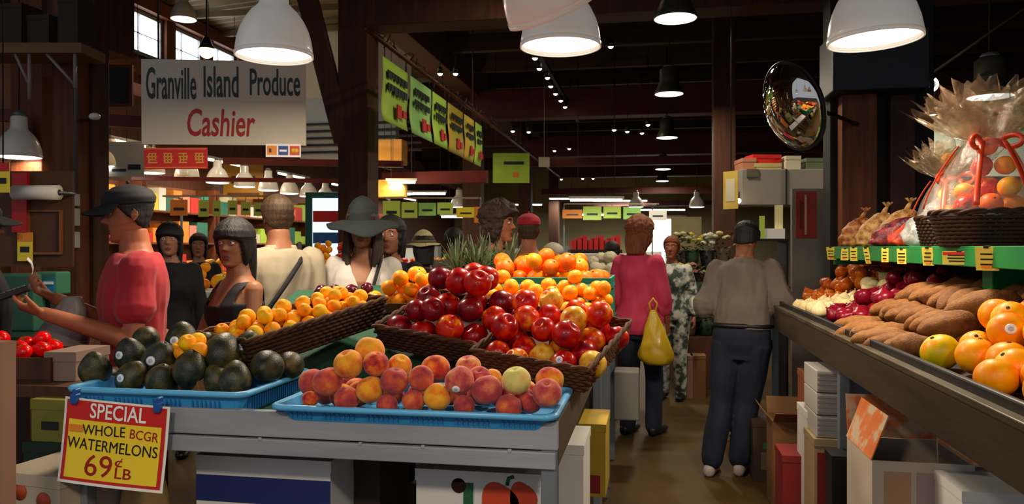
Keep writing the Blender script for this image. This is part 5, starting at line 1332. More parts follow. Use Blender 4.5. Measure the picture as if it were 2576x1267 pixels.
        if style in ('long',):
            for sg in (-1, 1):
                for j in range(3):
                    m.tube([HX @ Vector((sg * (.074 + .004 * j), -.01 + .03 * j - .02, .03)), HX @ Vector((sg * (.085 + .004 * j), -.03 + .02 * j, -.05)), HX @ Vector((sg * (.082 + .01 * j), -.05 + .02 * j, -.13)), HX @ Vector((sg * (.075 + .012 * j), -.075 + .02 * j, -.21)), HX @ Vector((sg * (.07 + .01 * j), -.09 + .02 * j, -.28))], [.018, .022, .021, .016, .006], 10)
        m.build('hair', hm, root)
    if hat: hat(root, HX, s)
    root['_hx'] = 0; del root['_hx']
    return root, HX, s, bend
def cap_hat(m0):
    def f(root, HX, s):
        R = []; na = 56
        for i in range(20):
            z = .042 + .0795 * i / 19; R.append([HX @ head_pt(z, -PI + 2 * PI * k / na, .014 + .010 * math.sin(i / 19 * PI)) for k in range(na)])
        t = MB().rings(R).build('cap', m0, root)
        P = []
        for i in range(7):
            u = i / 6; row = []
            for k in range(17):
                a = math.radians(-72 + 9 * k); v = head_pt(.048, a, .012); L = .085 * u * max(0, math.cos(a * .95)) ** .6; v = v + Vector((0, -L, -.028 * u - .02 * (abs(math.sin(a))) * u)); row.append(HX @ v)
            P.append(row)
        MB().grid(P).build('brim', m0, t, solid=.004)
        MB().ball((0, 0, 0), .008, 8, X=HX @ Matrix.Translation((0, .012, .142))).build('button', m0, t)
    return f
def sun_hat(m0, brim=.12, droop=.06, seed=0, crown=.03, band=None):
    def f(root, HX, s):
        na = 64; R = []
        for i in range(16):
            z = .035 + .086 * i / 15; R.append([HX @ (head_pt(z, -PI + 2 * PI * k / na, .018) + Vector((0, 0, crown * (i / 15)))) for k in range(na)])
        t = MB().rings(R).build('hat', m0, root)
        P = []
        for i in range(9):
            u = i / 8; row = []
            for k in range(na + 1):
                a = -PI + 2 * PI * k / na; v = head_pt(.04, a, .016); d = Vector((v.x, v.y, 0)).normalized(); row.append(HX @ (v + d * brim * u + Vector((0, 0, -droop * u ** 1.4 * (1 + .45 * math.sin(a * 2 + seed) + .2 * math.sin(a * 5))))))
            P.append(row)
        MB().grid(P).build('brim', m0, t, solid=.005)
        if band: MB().tube([HX @ head_pt(.05, -PI + 2 * PI * k / na, .022) for k in range(na)], .011, 6, closed=True).build('hat_band', band, t)
    return f
def L2W(root, v): return root.matrix_basis @ Vector(v)
red_knit = mat('red_cotton', '#98141f', '#a81b28', rough=.8, scale=5, sheen=.1); blk_cot = mat('black_cotton', '#100f11', '#17161a', rough=.8, scale=6); wht_cot = mat('white_cotton', '#b4aca4', '#c0b8b0', rough=.8, scale=5)
cream_cot = mat('cream_cotton', '#9a8e78', '#a99d86', rough=.8, scale=5); grey_cot = mat('grey_cotton', '#5f544b', '#6c6057', rough=.85, scale=5); pink_cot = mat('pink_cotton', '#c0304e', '#d14263', rough=.8, scale=6)
denim = mat('blue_denim', '#0f1624', '#172032', rough=.85, scale=8, bump=.1); denim2 = mat('dark_denim', '#0e131c', '#141a26', rough=.85, scale=8); navy_felt = mat('dark_teal_felt', '#0b1413', '#101b1b', rough=.85, scale=8)
white_shoe = mat('white_trainer', '#9a918c', '#aaa29c', rough=.6, scale=6); blk_shoe = mat('black_shoe', '#0d0c0c', rough=.45)
def spot(px, d, z=0.): p = at(px, 600, d); return (p.x, p.y, z)
# --- the red-shirted cashier
ra, HX, s_, _ = person('person in a red shirt and black cap, side on, holding a card terminal', spot(345, 3.45), heading(345, 88), 1.76, 'm', 'ruddy',
    arms={'l': ((.215, -.03, 1.075), (.15, -.335, 1.19)), 'r': ((-.21, -.06, 1.09), (-.10, -.31, 1.235))}, lean=.03, head=(0, .10, 0), hair=('black', 'crop'), hat=cap_hat(blk_cot),
    shirt=dict(mat=red_knit, sleeve=.56, hem=.80, cuff=1.28, fold=.009, inflate=.02), pants=dict(mat=denim2), shoes=blk_shoe, vox=.006, curl={'l': .75, 'r': .8}, hand_n={'l': (-.35, .1, .95), 'r': (.3, .0, .95)}, bulk=1.04)
# --- woman in a black top, bare arms, looking toward the camera
rb, *_ = person('person with black fringe in a black sleeveless top, bare arms, facing this way', spot(596, 3.75), heading(596, 62), 1.62, 'f', 'tan',
    arms={'l': ((.195, -.03, 1.09), (.16, -.12, .90)), 'r': ((-.20, -.10, 1.10), (-.17, -.27, 1.14))}, head=(math.radians(30), .03, 0), hair=('black', 'bangs'),
    shirt=dict(mat=blk_cot, sleeve=0, hem=.84, top=1.40, inflate=.012, fold=.004, name='top', cut=lambda c: (c.z > 1.30 and abs(c.x) > .135) or (c.z > 1.285 and abs(c.x) < .072) or (c.z > 1.36 and abs(c.x) < .08)), pants=dict(mat=blk_cot), shoes=blk_shoe, vox=.006, bulk=1.05, curl=.4)
# --- man seen from behind in a pale jacket with a shoulder strap
rc, HXc, sc__, bendc = person('person seen from behind in a pale hooded top with a black shoulder strap', spot(700, 4.25), heading(700, 155), 1.78, 'm', 'tan', head=(math.radians(0), .05, 0), hair=('sandy', 'crop'),
    shirt=dict(mat=cream_cot, sleeve=1.9, hem=.80, fold=.012, inflate=.024, name='jacket'), pants=dict(mat=denim), shoes=blk_shoe, vox=.009)
m = MB(); R = []
for i in range(10):
    u = i / 9; R.append([Vector((.115 * math.cos(a) * (1 - .3 * u), .055 + .055 * math.sin(a) * (1 - .4 * u) - .02 * u, 1.36 + .085 * u)) * sc__ for a in [2 * PI * k / 24 for k in range(24)]])
m.rings(R).build('hood', cream_cot, rc)
MB().tube([Vector(v) * sc__ for v in ((-.10, -.10, 1.40), (-.105, .03, 1.452), (-.06, .13, 1.36), (.03, .158, 1.25), (.12, .14, 1.12), (.20, .06, 1.02))], .013, 8).build('bag_strap', blk_cot, rc)
MB().rings([[Vector((.20 + .05 * math.cos(a) * w, .05 + .13 * math.sin(a) * w, z)) * sc__ for a in [2 * PI * k / 16 for k in range(16)]] for z, w in ((.80, .7), (.83, 1), (1.0, 1), (1.03, .7))]).build('shoulder_bag', blk_cot, rc)
# --- woman in the wide dark hat
rd, HXd, sd__, _ = person('person in a wide dark floppy hat and white v-neck top', spot(913, 4.5), heading(913, 5), 1.73, 'f', 'tan', head=(math.radians(-6), .08, 0), hair=('brown', 'long'), hat=sun_hat(navy_felt, .115, .055, 1, .045),
    shirt=dict(mat=wht_cot, sleeve=.9, hem=.82, fold=.010, inflate=.018, name='top', cut=lambda c: c.y < 0 and c.z > 1.22 and abs(c.x) < (c.z - 1.22) * .42), pants=dict(mat=denim), shoes=blk_shoe, vox=.007)
MB().tube([Vector(v) * sd__ for v in ((.10, .06, 1.42), (.105, -.06, 1.40), (.085, -.125, 1.32), (.06, -.155, 1.22), (.03, -.15, 1.10), (-.05, -.14, .98))], .010, 8).build('bag_strap', blk_cot, rd)
# --- further people
def far(label, px, d, phi, H, sex, hairs, m0, skin='tan', hat=None, head=(0, 0, 0), pants=denim2, **kw):
    return person(label, spot(px, d), heading(px, phi), H, sex, skin, hair=hairs, hat=hat, head=head, shirt=dict(mat=m0, sleeve=kw.pop('sleeve', 1.8), hem=.82, inflate=.018, fold=.01), pants=dict(mat=pants), shoes=blk_shoe, vox=.012, fine=kw.pop('fine', False), hands=kw.pop('hands', True), **kw)
far('person with black hair right behind the floppy dark hat', 985, 4.9, 20, 1.68, 'f', ('black', 'bob'), blk_cot)
far('person with black fringe in black behind the red-shirted cashier', 428, 5.6, 10, 1.66, 'f', ('black', 'bangs'), blk_cot, 'light')
far('person in dark clothes far behind, between red shirt and black fringe', 500, 7.7, 5, 1.62, 'f', ('black', 'bob'), blk_cot, 'light')
far('person in a straw sun hat seen from behind over the mandarins', 1066, 6.0, 175, 1.60, 'f', ('black', 'bob'), blk_cot, 'tan', hat=sun_hat(mat('straw', '#b8a878', '#cfc094', rough=.8, scale=40, bump=.3), .05, .02, 2, .02, mat('hat_band', '#6e5a38', rough=.8)))
far('person with dark hair just behind the pineapple crowns', 1142, 6.8, 170, 1.66, 'm', ('black', 'short'), grey_cot)
far('person with bushy dark curls in profile behind the pineapples', 1252, 5.2, 288, 1.77, 'f', ('brown', 'curly'), mat('olive_top', '#5c5a34', '#6a683e', rough=.8), 'ruddy', fine=True)
rk = far('person in a red cap and orange top seen from behind', 1330, 5.9, 178, 1.74, 'm', ('sandy', 'crop'), mat('orange_top', '#a85a22', '#b86a2c', rough=.8), 'ruddy', hat=cap_hat(red_knit))
far('grey-haired person bending over the goods behind the oranges', 1392, 7.0, 120, 1.52, 'f', ('grey', 'bob'), cream_cot, 'light')
far('person with black hair in a cream coat beyond the orange heap', 1540, 8.6, 170, 1.55, 'f', ('black', 'bob'), cream_cot)
far('person with reddish hair in a white patterned dress near the flowers', 1690, 7.7, 10, 1.60, 'f', ('auburn', 'short'), mat('patterned_cloth', '#b5b3a6', ramp=[(.42, '#39443a'), (.5, '#9aa196'), (.58, '#d2d0c2')], scale=14, rough=.8), 'ruddy', pants=mat('patterned_cloth', '#b5b3a6'))
# --- woman in pink with the yellow bag
rp, HXp, sp_, _ = person('person in a pink top and jeans, carrying a yellow plastic bag', spot(1607, 6.2), heading(1607, 205), 1.72, 'f', 'ruddy', arms={'l': ((.20, .05, 1.10), (.22, -.10, .90)), 'r': ((-.205, -.02, 1.10), (-.19, -.12, .88))}, hair=('auburn', 'volume'), head=(0, .05, 0),
    legs={'l': ((.085, -.03, .48), (.09, .02, .085)), 'r': ((-.085, -.10, .50), (-.10, -.06, .085))}, shirt=dict(mat=pink_cot, sleeve=1.5, hem=.80, fold=.012, inflate=.022, flare=.02), pants=dict(mat=denim), shoes=blk_shoe, vox=.009, curl=1.2)
# --- man in the grey shirt from behind
rm, HXm, sm__, _ = person('person in a grey shirt and dark jeans seen from behind, leaning over the stand', spot(1866, 5.12), heading(1872, 188), 1.70, 'm', 'tan', lean=.30, head=(-.15, .45, 0), hair=('black', 'short'), arms={'l': ((.235, -.03, 1.10), (.13, -.26, 1.04)), 'r': ((-.245, -.05, 1.12), (-.20, -.30, 1.14))},
    legs={'l': ((.125, .0, .48), (.18, .10, .085)), 'r': ((-.03, -.04, .48), (.02, .0, .085))}, shirt=dict(mat=grey_cot, sleeve=.95, hem=.965, fold=.014, inflate=.026, cuff=1.35), pants=dict(mat=denim, belt=True, inflate=.022, top=1.0, length=.94), shoes=white_shoe, vox=.008, bulk=1.0)
# --- person cropped by the edge of the picture
person('person in black with a dark cap, cut off by the picture edge', spot(-70, 3.4), heading(-70, 262), 1.70, 'm', 'tan', hair=('black', 'short'), hat=cap_hat(blk_cot), arms={'l': ((.22, -.03, 1.08), (.16, -.24, .93))}, shirt=dict(mat=blk_cot, sleeve=.85, hem=.82, inflate=.024, fold=.01, cuff=1.2), pants=dict(mat=denim2), shoes=blk_shoe, vox=.008)
# --- what they hold
t = thing('card_terminal', 'dark handheld card terminal in the hands of the red-shirted cashier', 'terminal', L2W(ra, (.125 * s_, -.445 * s_, 1.27 * s_))); t.rotation_euler = (.35, 0, ra.rotation_euler.z)
MB().box((-.035, -.08, -.015), (.035, .07, .012)).build('body', black_metal, t, bevel=.008); MB().box((-.028, -.07, .012), (.028, -.02, .015)).build('screen', mat('screen_grey', '#4a5a58', rough=.2), t); 
m = MB()
for i in range(3):
    for j in range(4): m.box((-.024 + .018 * i, -.005 + .016 * j, .012), (-.012 + .018 * i, .006 + .016 * j, .0155))
m.build('keypad', grey_metal, t)
t = thing('receipt', 'white paper slip in the far hand of the red-shirted cashier', 'paper', L2W(ra, (-.10 * s_, -.40 * s_, 1.30 * s_))); MB().grid([[(x, .05 * math.sin(2 * u), .10 * u) for x in (-.025, 0, .025)] for u in np.linspace(-1, 1, 9)]).build('slip', card_white, t, solid=.002); t.rotation_euler = (.5, .2, ra.rotation_euler.z)
t = thing('plastic_bag', 'yellow plastic carrier bag hanging from the hand of the person in pink', 'bag', L2W(rp, (-.19 * sp_, -.17 * sp_, 0)))
t.location = at(1643, 620, 5.95) * 1.0; t.location.z = .60
R = []
for i in range(22):
    u = i / 21; z = .42 * (1 - u); w = .02 + .115 * min(1, u * 1.25) ** .9 * (1 if u < .85 else 1 - .5 * ((u - .85) / .15) ** 2)
    R.append([(w * math.cos(a) * (1 + .12 * mnoise.noise(Vector((math.cos(a) * 3, math.sin(a) * 3, z * 9)))) + .03 * u, w * .55 * math.sin(a) * (1 + .25 * mnoise.noise(Vector((math.cos(a) * 4, math.sin(a) * 4, z * 14)))), z) for a in [2 * PI * k / 30 for k in range(30)]])
ybag = mat('yellow_plastic', '#c9a214', '#d9b428', rough=.3, scale=6, coat=.2); MB().rings(R[::-1]).build('sack', ybag, t); MB().tube([(-.015, 0, .41), (-.03, 0, .47), (0, 0, .51), (.03, 0, .47), (.02, 0, .41)], .008, 6).build('handle', ybag, t)
# ================================================================ under the centre table
def solo(m, name, mats, label, cat, loc=None, rz=0., group=None, bevel=0.):
    o = m.build(name, mats, bevel=bevel); 
    if loc is not None: o.location = loc
    o.rotation_euler = (0, 0, rz); return tag(o, label, cat, group)
MB().box((TX0 + .05 + .98, TY0 + .05 - 3.395, .43), (TX1 - .05 + .98, TY1 - .3 - 3.395, .455)).build('lower_shelf', mat('shelf_planks', '#3a332b', '#463e34', rough=.8, scale=3), bpy.data.objects['market_table'], loc=(0, 0, 0))
t = carton('white carton with a broad navy stripe under the grey table front', 660, 0, 2.36, .44, .30, .40, card_w, zb=.456, prints=[(0, 1, .66, .86, pr_blue, 'navy_stripe')])
t = carton('dark brown carton beside the navy striped one under the table', 900, 0, 2.5, .15, .30, .36, card_d, zb=.456)
t = carton('white carton printed with red peppers under the aisle corner of the table', 1200, 0, 2.27, .37, .30, .385, card_w, zb=.456, prints=[(.39, .47, 0, 1, mat('green_print', '#1c5a3a', rough=.6), 'green_band')])
m = MB(); m.lathe([(.022, 0), (.022, .002)], 20, X=X((-.055, -.001, .345), rx=PI / 2)); m.build('round_hole', mat('hole_brown', '#4a220e', rough=.8), t)
for nm, x, z, rx_, rz_ in (('pepper_print', .065, .30, .055, .06), ('pepper_print', .135, .315, .04, .05)):
    m = MB(); P = []
    for k in range(28): a = 2 * PI * k / 28; q = 1 + .10 * math.cos(3 * a); P.append((x + rx_ * q * math.cos(a), -.0035, z + rz_ * q * math.sin(a)))
    m.add(P + [(p[0], -.0005, p[2]) for p in P], [tuple(range(28))] + [(k, (k + 1) % 28, 28 + (k + 1) % 28, 28 + k) for k in range(28)]); m.build(nm, mat('pepper_red', '#c8421f', rough=.55), t)
MB().tube([(.09, -.004, .355), (.095, -.004, .375), (.11, -.004, .38)], .006, 6).build('stalk_print', mat('green_print', '#1c5a3a'), t)
carton('white carton end showing under the side board of the table', 1432, 0, 2.75, .10, .30, .34, card_w, zb=.456)
carton('yellow carton on the low shelf next to the second table leg', 1490, 0, 3.25, .11, .3, .30, mat('yellow_carton', '#b8992a', '#a5872a', rough=.7, scale=5), zb=.456, prints=[(.2, .8, .05, .3, pr_red, 'red_print')])
m = MB().lathe([(.07, 0), (.07, .20), (.066, .205), (.066, .004), (0.001, .004)], 28); o = solo(m, 'red_bucket', mat('red_tin', '#7a1414', rough=.4), 'red tin bucket under the table below the special sign', 'bucket', (at(250, 1250, 2.5).x, at(250, 1250, 2.5).y, .595))
carton('brown crate under the red tin bucket', 250, 0, 2.38, .18, .26, .138, card_b, zb=.456)
vs, fs = rev(lambda a, b: (math.sin(a) ** .45 * (1 + .06 * math.cos(5 * b)), -math.cos(a)), 30, 14); vs = [(v[0] * .08, v[1] * .06, (v[2] + 1) * .17) for v in bumpy(vs, .14, 3, 4)]
p = at(365, 1250, 2.45); solo(MB().add(vs, fs, 0, True), 'paper_sack', mat('kraft_paper', '#a8834e', '#b8935c', rough=.85, scale=8, bump=.5), 'crumpled brown paper sack under the table below the special sign', 'sack', (p.x, p.y, .456))

# ================================================================ the stand at the picture's edge: tomatoes, crates
t = thing('side_table', 'low dark table with tomatoes near the picture edge by the cashier', 'table', (0, 0, 0)); p = at(60, 900, 2.72)
t.location = (p.x, p.y, 0); MB().box((-.55, -.02, .98), (.30, .42, 1.02)).build('table_top', wood_dark, t)
for x in (-.5, .26):
    for y in (.03, .38): MB().box((x - .025, y - .025, 0), (x + .025, y + .025, .98)).build('leg', wood_dark, t)
crate('wooden crate of tomatoes on the side table at the picture edge', p.x - .42, p.y + .0, 1.021, .48, .32, .085, wood_dark, .12)
pt = pack(44, .031, .44, .28, lambda x, y: .12 + .05 * max(0, 1 - ((x - .2) / .2) ** 2), 71)
heap('tomato', [0], pt, Matrix.Translation((p.x - .41, p.y + .02, 1.032)) @ Matrix.Rotation(.12, 4, 'Z'), 'in the wooden crate', 'tomatoes in the crate', 72, 'red', end='the cashier', flat=.7)
carton('small pinkish carton on the side table beside the tomatoes', 152, 0, 2.78, .115, .2, .10, mat('pink_card', '#8e7466', '#7e665a', rough=.7, scale=3), zb=1.021, rz=.1)
carton('yellow-green carton under the side table by the special sign', 122, 0, 2.62, .13, .2, .14, mat('olive_card', '#6e6a1e', '#7a7624', rough=.7, scale=4), zb=.842, prints=[(.3, .8, .3, .5, ink_black, 'dark_print')])
carton('dark green plastic crate under the yellow-green carton', 122, 0, 2.6, .19, .24, .84, mat('dark_green_plastic', '#10281a', rough=.6), zb=0)
carton('white carton with tomato pictures at the bottom corner of the picture', 70, 0, 2.28, .24, .25, .83, mat('carton_cream', '#b8a890', '#a89880', rough=.7, scale=3), zb=0, rz=-.12)
tc = bpy.data.objects['carton.011'] if 'carton.011' in bpy.data.objects else None
for o in [o for o in bpy.data.objects if o.get('label', '').startswith('white carton with tomato')]:
    for x, z in ((-.03, .78), (.06, .76)): MB().lathe([(.026, 0), (.026, .002)], 18, X=X((x, -.0005, z), rx=PI / 2)).build('tomato_print', mat('tomato_print', '#a8401c', rough=.6), o)
    for x in (-.09, .0, .10): MB().lathe([(.007, 0), (.007, .002)], 10, X=X((x, -.001, .70), rx=PI / 2)).build('round_hole', ink_black, o)
p = at(8, 1000, 1.9); solo(MB().box((-.03, -.02, 0), (.018, .02, 1.27)), 'wooden_stake', mat('pale_pink_wood', '#8a6450', '#96705a', rough=.7, scale=3), 'pale pinkish wooden stake standing at the edge of the picture', 'stake', p * 1.0)
bpy.data.objects['wooden_stake'].location.z = 0
# white bag slumped by the cashier
R = []
for i in range(16):
    u = i / 15; z = .265 * u; w = (1 - .70 * u ** 1.5); R.append([(.135 * w * math.cos(a) * (1 + .20 * mnoise.noise(Vector((math.cos(a) * 3, math.sin(a) * 3, z * 12)))) + .075 * u, .085 * w * math.sin(a) * (1 + .3 * mnoise.noise(Vector((math.cos(a) * 4, math.sin(a) * 4, z * 12)))), z) for a in [2 * PI * k / 32 for k in range(32)]])
p = L2W(ra, (-.11 * s_, -.30 * s_, 0)); solo(MB().rings(R), 'plastic_bag', mat('white_plastic', '#8f8278', '#a0948a', rough=.4, scale=6), 'white plastic bag hanging from the far hand of the red-shirted cashier', 'bag', (p.x, p.y, 1.02))
# ================================================================ the cashier corner
t = thing('cash_counter', 'dark cashier counter with a green top shelf at the picture edge', 'counter', (0, 0, 0)); p0 = at(-120, 700, 3.9); p1 = at(235, 700, 4.25)
t.location = (p0.x, p0.y, 0); W = p1.x - p0.x
MB().box((0, 0, 0), (W, .5, 1.03)).build('body', wood_dark, t, bevel=.004); MB().box((-.02, -.03, 1.03), (W + .02, .53, 1.06)).build('worktop', mat('worktop_green', '#1f3a2c', rough=.5), t)
p = at(35, 740, 4.05); solo(MB().box((-.16, 0, 0), (.11, .2, .30)), 'cash_register', mat('register_green', '#2b5a46', '#33664f', rough=.5, scale=3), 'green cash register housing on the cashier counter', 'register', (p.x, p.y, 1.06), .1, bevel=.01)
t = thing('cash_screen', 'small green screen box with a blue and white label on the counter', 'screen', (at(108, 740, 4.1).x, at(108, 740, 4.1).y, 1.06), .1)
MB().box((-.07, 0, .19), (.075, .12, .31)).build('housing', mat('register_green2', '#2f6a50', rough=.5), t, bevel=.008); MB().box((-.02, .03, 0), (.02, .08, .19)).build('stem', black_metal, t); MB().box((.0, -.003, .205), (.065, 0, .27)).build('label_print', mat('blue_label', '#1c7aa6', rough=.4), t); MB().box((.005, -.005, .245), (.06, -.0032, .26)).build('white_swoosh', card_white, t)
t = thing('bag_roll', 'thick roll of clear produce bags on a wall bracket by the post', 'roll', at(92, 484, 4.6), YAW)
MB().lathe([(.0435, -.135), (.0435, .135)], 28, X=Matrix.Rotation(PI / 2, 4, 'Y')).build('roll', mat('bag_film', '#d8d0c0', '#e6dfd0', rough=.4, scale=20), t)
MB().lathe([(.018, .1345), (.018, .137)], 16, X=Matrix.Rotation(PI / 2, 4, 'Y')).build('core', card_d, t); MB().tube([(-.155, 0, 0), (.165, 0, 0)], .008, 8).tube([(.16, 0, 0), (.16, .12, .0)], .008, 8).tube([(-.15, 0, 0), (-.15, .12, .0)], .008, 8).build('bracket', grey_metal, t)
p = at(92, 484, 4.72)
solo(MB().box((-.32, 0, -.45), (.22, .02, .13)), 'back_board', mat('brown_panel', '#4a2a16', '#5a341c', rough=.7, scale=3), 'brown board behind the roll of produce bags', 'board', p, YAW)
p = at(48, 505, 4.69); solo(MB().box((-.045, 0, -.19), (.045, .03, .17)), 'red_board', mat('bright_red_panel', '#b01812', rough=.5), 'bright red upright board beside the roll of produce bags', 'board', p, YAW)
t = thing('wall_shelf', 'small wooden box shelf with bottles under the roll of bags', 'shelf', at(112, 640, 4.7), YAW)
for lo, hi, nm in (((-.11, 0, 0), (.10, .14, .015), 'board'), ((-.11, 0, .26), (.10, .14, .27), 'board'), ((-.11, 0, .015), (-.098, .14, .26), 'end_board'), ((.088, 0, .015), (.10, .14, .26), 'end_board'), ((-.098, .13, .015), (.088, .14, .26), 'back_board')): MB().box(lo, hi).build(nm, mat('orange_wood', '#7a4418', '#8e5220', rough=.6, scale=3), t)
def bottle(loc, m0, lab, h=.16):
    o = MB().lathe([(.0, 0), (.022, 0), (.024, .01), (.024, h * .62), (.01, h * .8), (.009, h)], 16).build('bottle', m0); o.location = loc; tag(o, lab, 'bottle', 'bottles on the small box shelf'); MB().lathe([(.011, h), (.011, h + .018), (.0, h + .02)], 12).build('cap', card_red, o)
for px, m0, lab in ((112, black_metal, 'dark bottle in the middle of the small box shelf'), (136, mat('red_bottle', '#a81c14', rough=.25), 'red bottle at the post end of the small box shelf'), (90, mat('amber_bottle', '#7a3a10', rough=.25), 'amber bottle on the small box shelf beside the orange card')):
    p = at(px, 634, 4.76); bottle((p.x, p.y, t.location.z + .016), m0, lab)
def card(px, py, d, wpx, hpx, m0, lab, name='price_card', ph=0., heads=(), post_to=None):
    k = d / FPX; p = at(px, py, d); o = thing(name, lab, 'card', p, YAW + ph); W, H = wpx * k, hpx * k
    MB().box((-W / 2, -.002, -H / 2), (W / 2, .003, H / 2)).build('paper', m0, o)
    for (x0, x1, z0, z1, mm, nm) in heads: MB().box((-W / 2 + W * x0, -.004, -H / 2 + H * z0), (-W / 2 + W * x1, -.0022, -H / 2 + H * z1)).build(nm, mm, o)
    if post_to is not None: MB().tube([(0, .006, H / 2 - .01), (0, .006, post_to - p.z)], .004, 6).build('hanger', black_metal, o)
    return o
card(6, 447, 4.5, 36, 74, card_yellow, 'red and yellow price card hanging at the very edge above the counter', heads=[(0, 1, .72, 1, card_red, 'red_heading'), (.1, .8, .3, .5, ink_black, 'handwriting')], post_to=5.7)
card(63, 620, 4.70, 38, 72, card_yellow, 'orange and yellow price card stuck beside the small box shelf', heads=[(0, 1, .68, 1, card_orange, 'orange_heading'), (.0, .35, .75, .95, card_red, 'red_flash'), (.2, .8, .3, .5, ink_black, 'handwriting')])
# shelf high on the wall
t = thing('wall_shelf', 'high wooden shelf on white braces at the top corner by the post', 'shelf', at(60, 118, 5.4), YAW)
MB().box((-.6, 0, -.04), (.40, .32, .03)).build('board', mat('olive_shelf_wood', '#6a4a24', '#7c5a30', rough=.7, scale=3, stretch=(.6, 6, 6)), t); 
for x in (.02, .34): MB().tube([(x, .03, -.04), (x, .03, -.36 if x < .1 else -.28)], .012, 6).tube([(x - .2 if x > .1 else x - .1, .03, -.04), (x, .03, -.26)], .011, 6).build('brace', mat('old_white_metal', '#8d8678', rough=.5), t)
for k, (px, w_, h_) in enumerate([(20, .22, .3), (95, .18, .22), (170, .16, .34)]): p = at(px, 118, 5.5); carton('dark box on the high shelf, %s from the picture edge' % ORD[k], px, 0, 5.5, w_, .2, h_, card_d, zb=t.location.z + .031, group='boxes on the high shelf')
p = at(190, 330, 5.78); m = MB().tube([(0, 0, 0), (0, 0, 2.6)], .012, 8); solo(m, 'conduit', grey_metal, 'thin grey conduit running down the brown post by the cashier', 'pipe', (p.x, p.y, 1.9))
for k, (py, h) in enumerate([(503, .09), (546, .13), (603, .12)]): p = at(187, py, 5.76); solo(MB().box((-.028, -.03, -h / 2), (.028, .03, h / 2)), 'switch_box', mat('switch_white', '#b8b4a8', rough=.5), 'white electrical box on the brown post, %s from the top' % ORD[k], 'switch', p, YAW, 'white boxes on the post', bevel=.005)
t = thing('security_lamp', 'small white round lamp fixed to the dark post beside the sign', 'lamp', at(238, 293, 5.7)); MB().ball((0, 0, 0), .035, 14, sc=(1.2, 1, .8)).build('dome', white_enamel, t); MB().tube([(0, 0, 0), (-.24, .30, .02)], .012, 6).build('arm', black_metal, t)
p = at(298, 215, 7.4); t = thing('framed_panel', 'dark framed panel high on the wall left of the cashier sign'.replace('left of', 'beside'), 'panel', p, YAW); MB().box((-.13, 0, -.2), (.13, .03, .2)).build('frame', wood_red, t); MB().box((-.10, -.006, -.17), (.10, 0, .17)).build('panel', black_metal, t)
# long red beams crossing behind the cashier
for k, (px0, px1, py, d, hh) in enumerate([(-60, 380, 300, 7.6, .12), (560, 1010, 412, 10.6, .09), (330, 900, 452, 9.8, .05)]):
    a = at(px0, py, d); b = at(px1, py + (8 if k else 22), d + .4); m = MB(); v = [(a.x, a.y, a.z), (b.x, b.y, b.z), (b.x, b.y + .1, b.z), (a.x, a.y + .1, a.z)]; m.add(v + [(x, y, z + hh) for x, y, z in v], [(0, 3, 2, 1), (4, 5, 6, 7), (0, 1, 5, 4), (1, 2, 6, 5), (2, 3, 7, 6), (3, 0, 4, 7)]); struct(m.build('ceiling_beam', red_steel))
# white stall canopies/boards and gold panel behind the sign
card(318, 400, 9.2, 90, 88, pale_siding, 'pale board with dark scribbles hanging behind the red panel', 'stall_board', 0, [(.55, .9, .2, .35, ink_black, 'dark_print'), (.1, .5, .15, .22, ink_black, 'dark_print')], 5.6)
card(612, 452, 14.5, 100, 96, mat('gold_panel', '#b8861c', '#a5761a', rough=.5, scale=3), 'gold yellow panel hanging among the small white lamps', 'stall_board', 0, [(.1, .9, .1, .16, wood_red, 'brown_band'), (.2, .8, .4, .6, ink_green, 'dark_print')], 5.6)
# ================================================================ stalls in the hall
lit_lime = mat('lit_lime_card', '#b6cf4e', '#c4da68', rough=.6, scale=2)
def fluo(px, py, d, L, lab, p=10, col=(.9, 1, .95), ph=0.):
    q = at(px, py, d); t = thing('strip_light', lab, 'lamp', q, YAW + ph, 'strip lights over the far stalls'); MB().box((-L / 2, -.03, .02), (L / 2, .03, .06)).build('housing', white_paint, t)
    MB().tube([(-L / 2 + .03, 0, 0), (L / 2 - .03, 0, 0)], .02, 8).build('tube', mat('tube_glow', '#f2fff6', emit=6, ecol=(.92, 1, .95)), t); l = area('strip_light_glow', (0, 0, -.03), L * .8, p, col, parent=t); l.data.shape = 'RECTANGLE'; l.data.size_y = .05
    MB().tube([(-L / 3, 0, .06), (-L / 3, 0, roof_z(q.x - .5, 0) - q.z)], .005, 5).tube([(L / 3, 0, .06), (L / 3, 0, roof_z(q.x + .5, 0) - q.z)], .005, 5).build('hanger', black_metal, t)
for k, (px, py, d, L) in enumerate([(1010, 458, 12.5, .5), (995, 488, 14, .6), (1075, 487, 16, .8), (1440, 500, 26, 1.6), (1660, 528, 27, 1.8), (1480, 540, 18, 1.2), (1180, 545, 16, 1.2), (1560, 505, 28, 2.0), (1300, 515, 27, 1.8)]): fluo(px, py, d, L, 'white strip light over the far stalls, %s of those counted from the pineapples outward' % ORD[k], 16 if d < 22 else 70)  # the farthest, strongest strips are added to wash the back wall with light
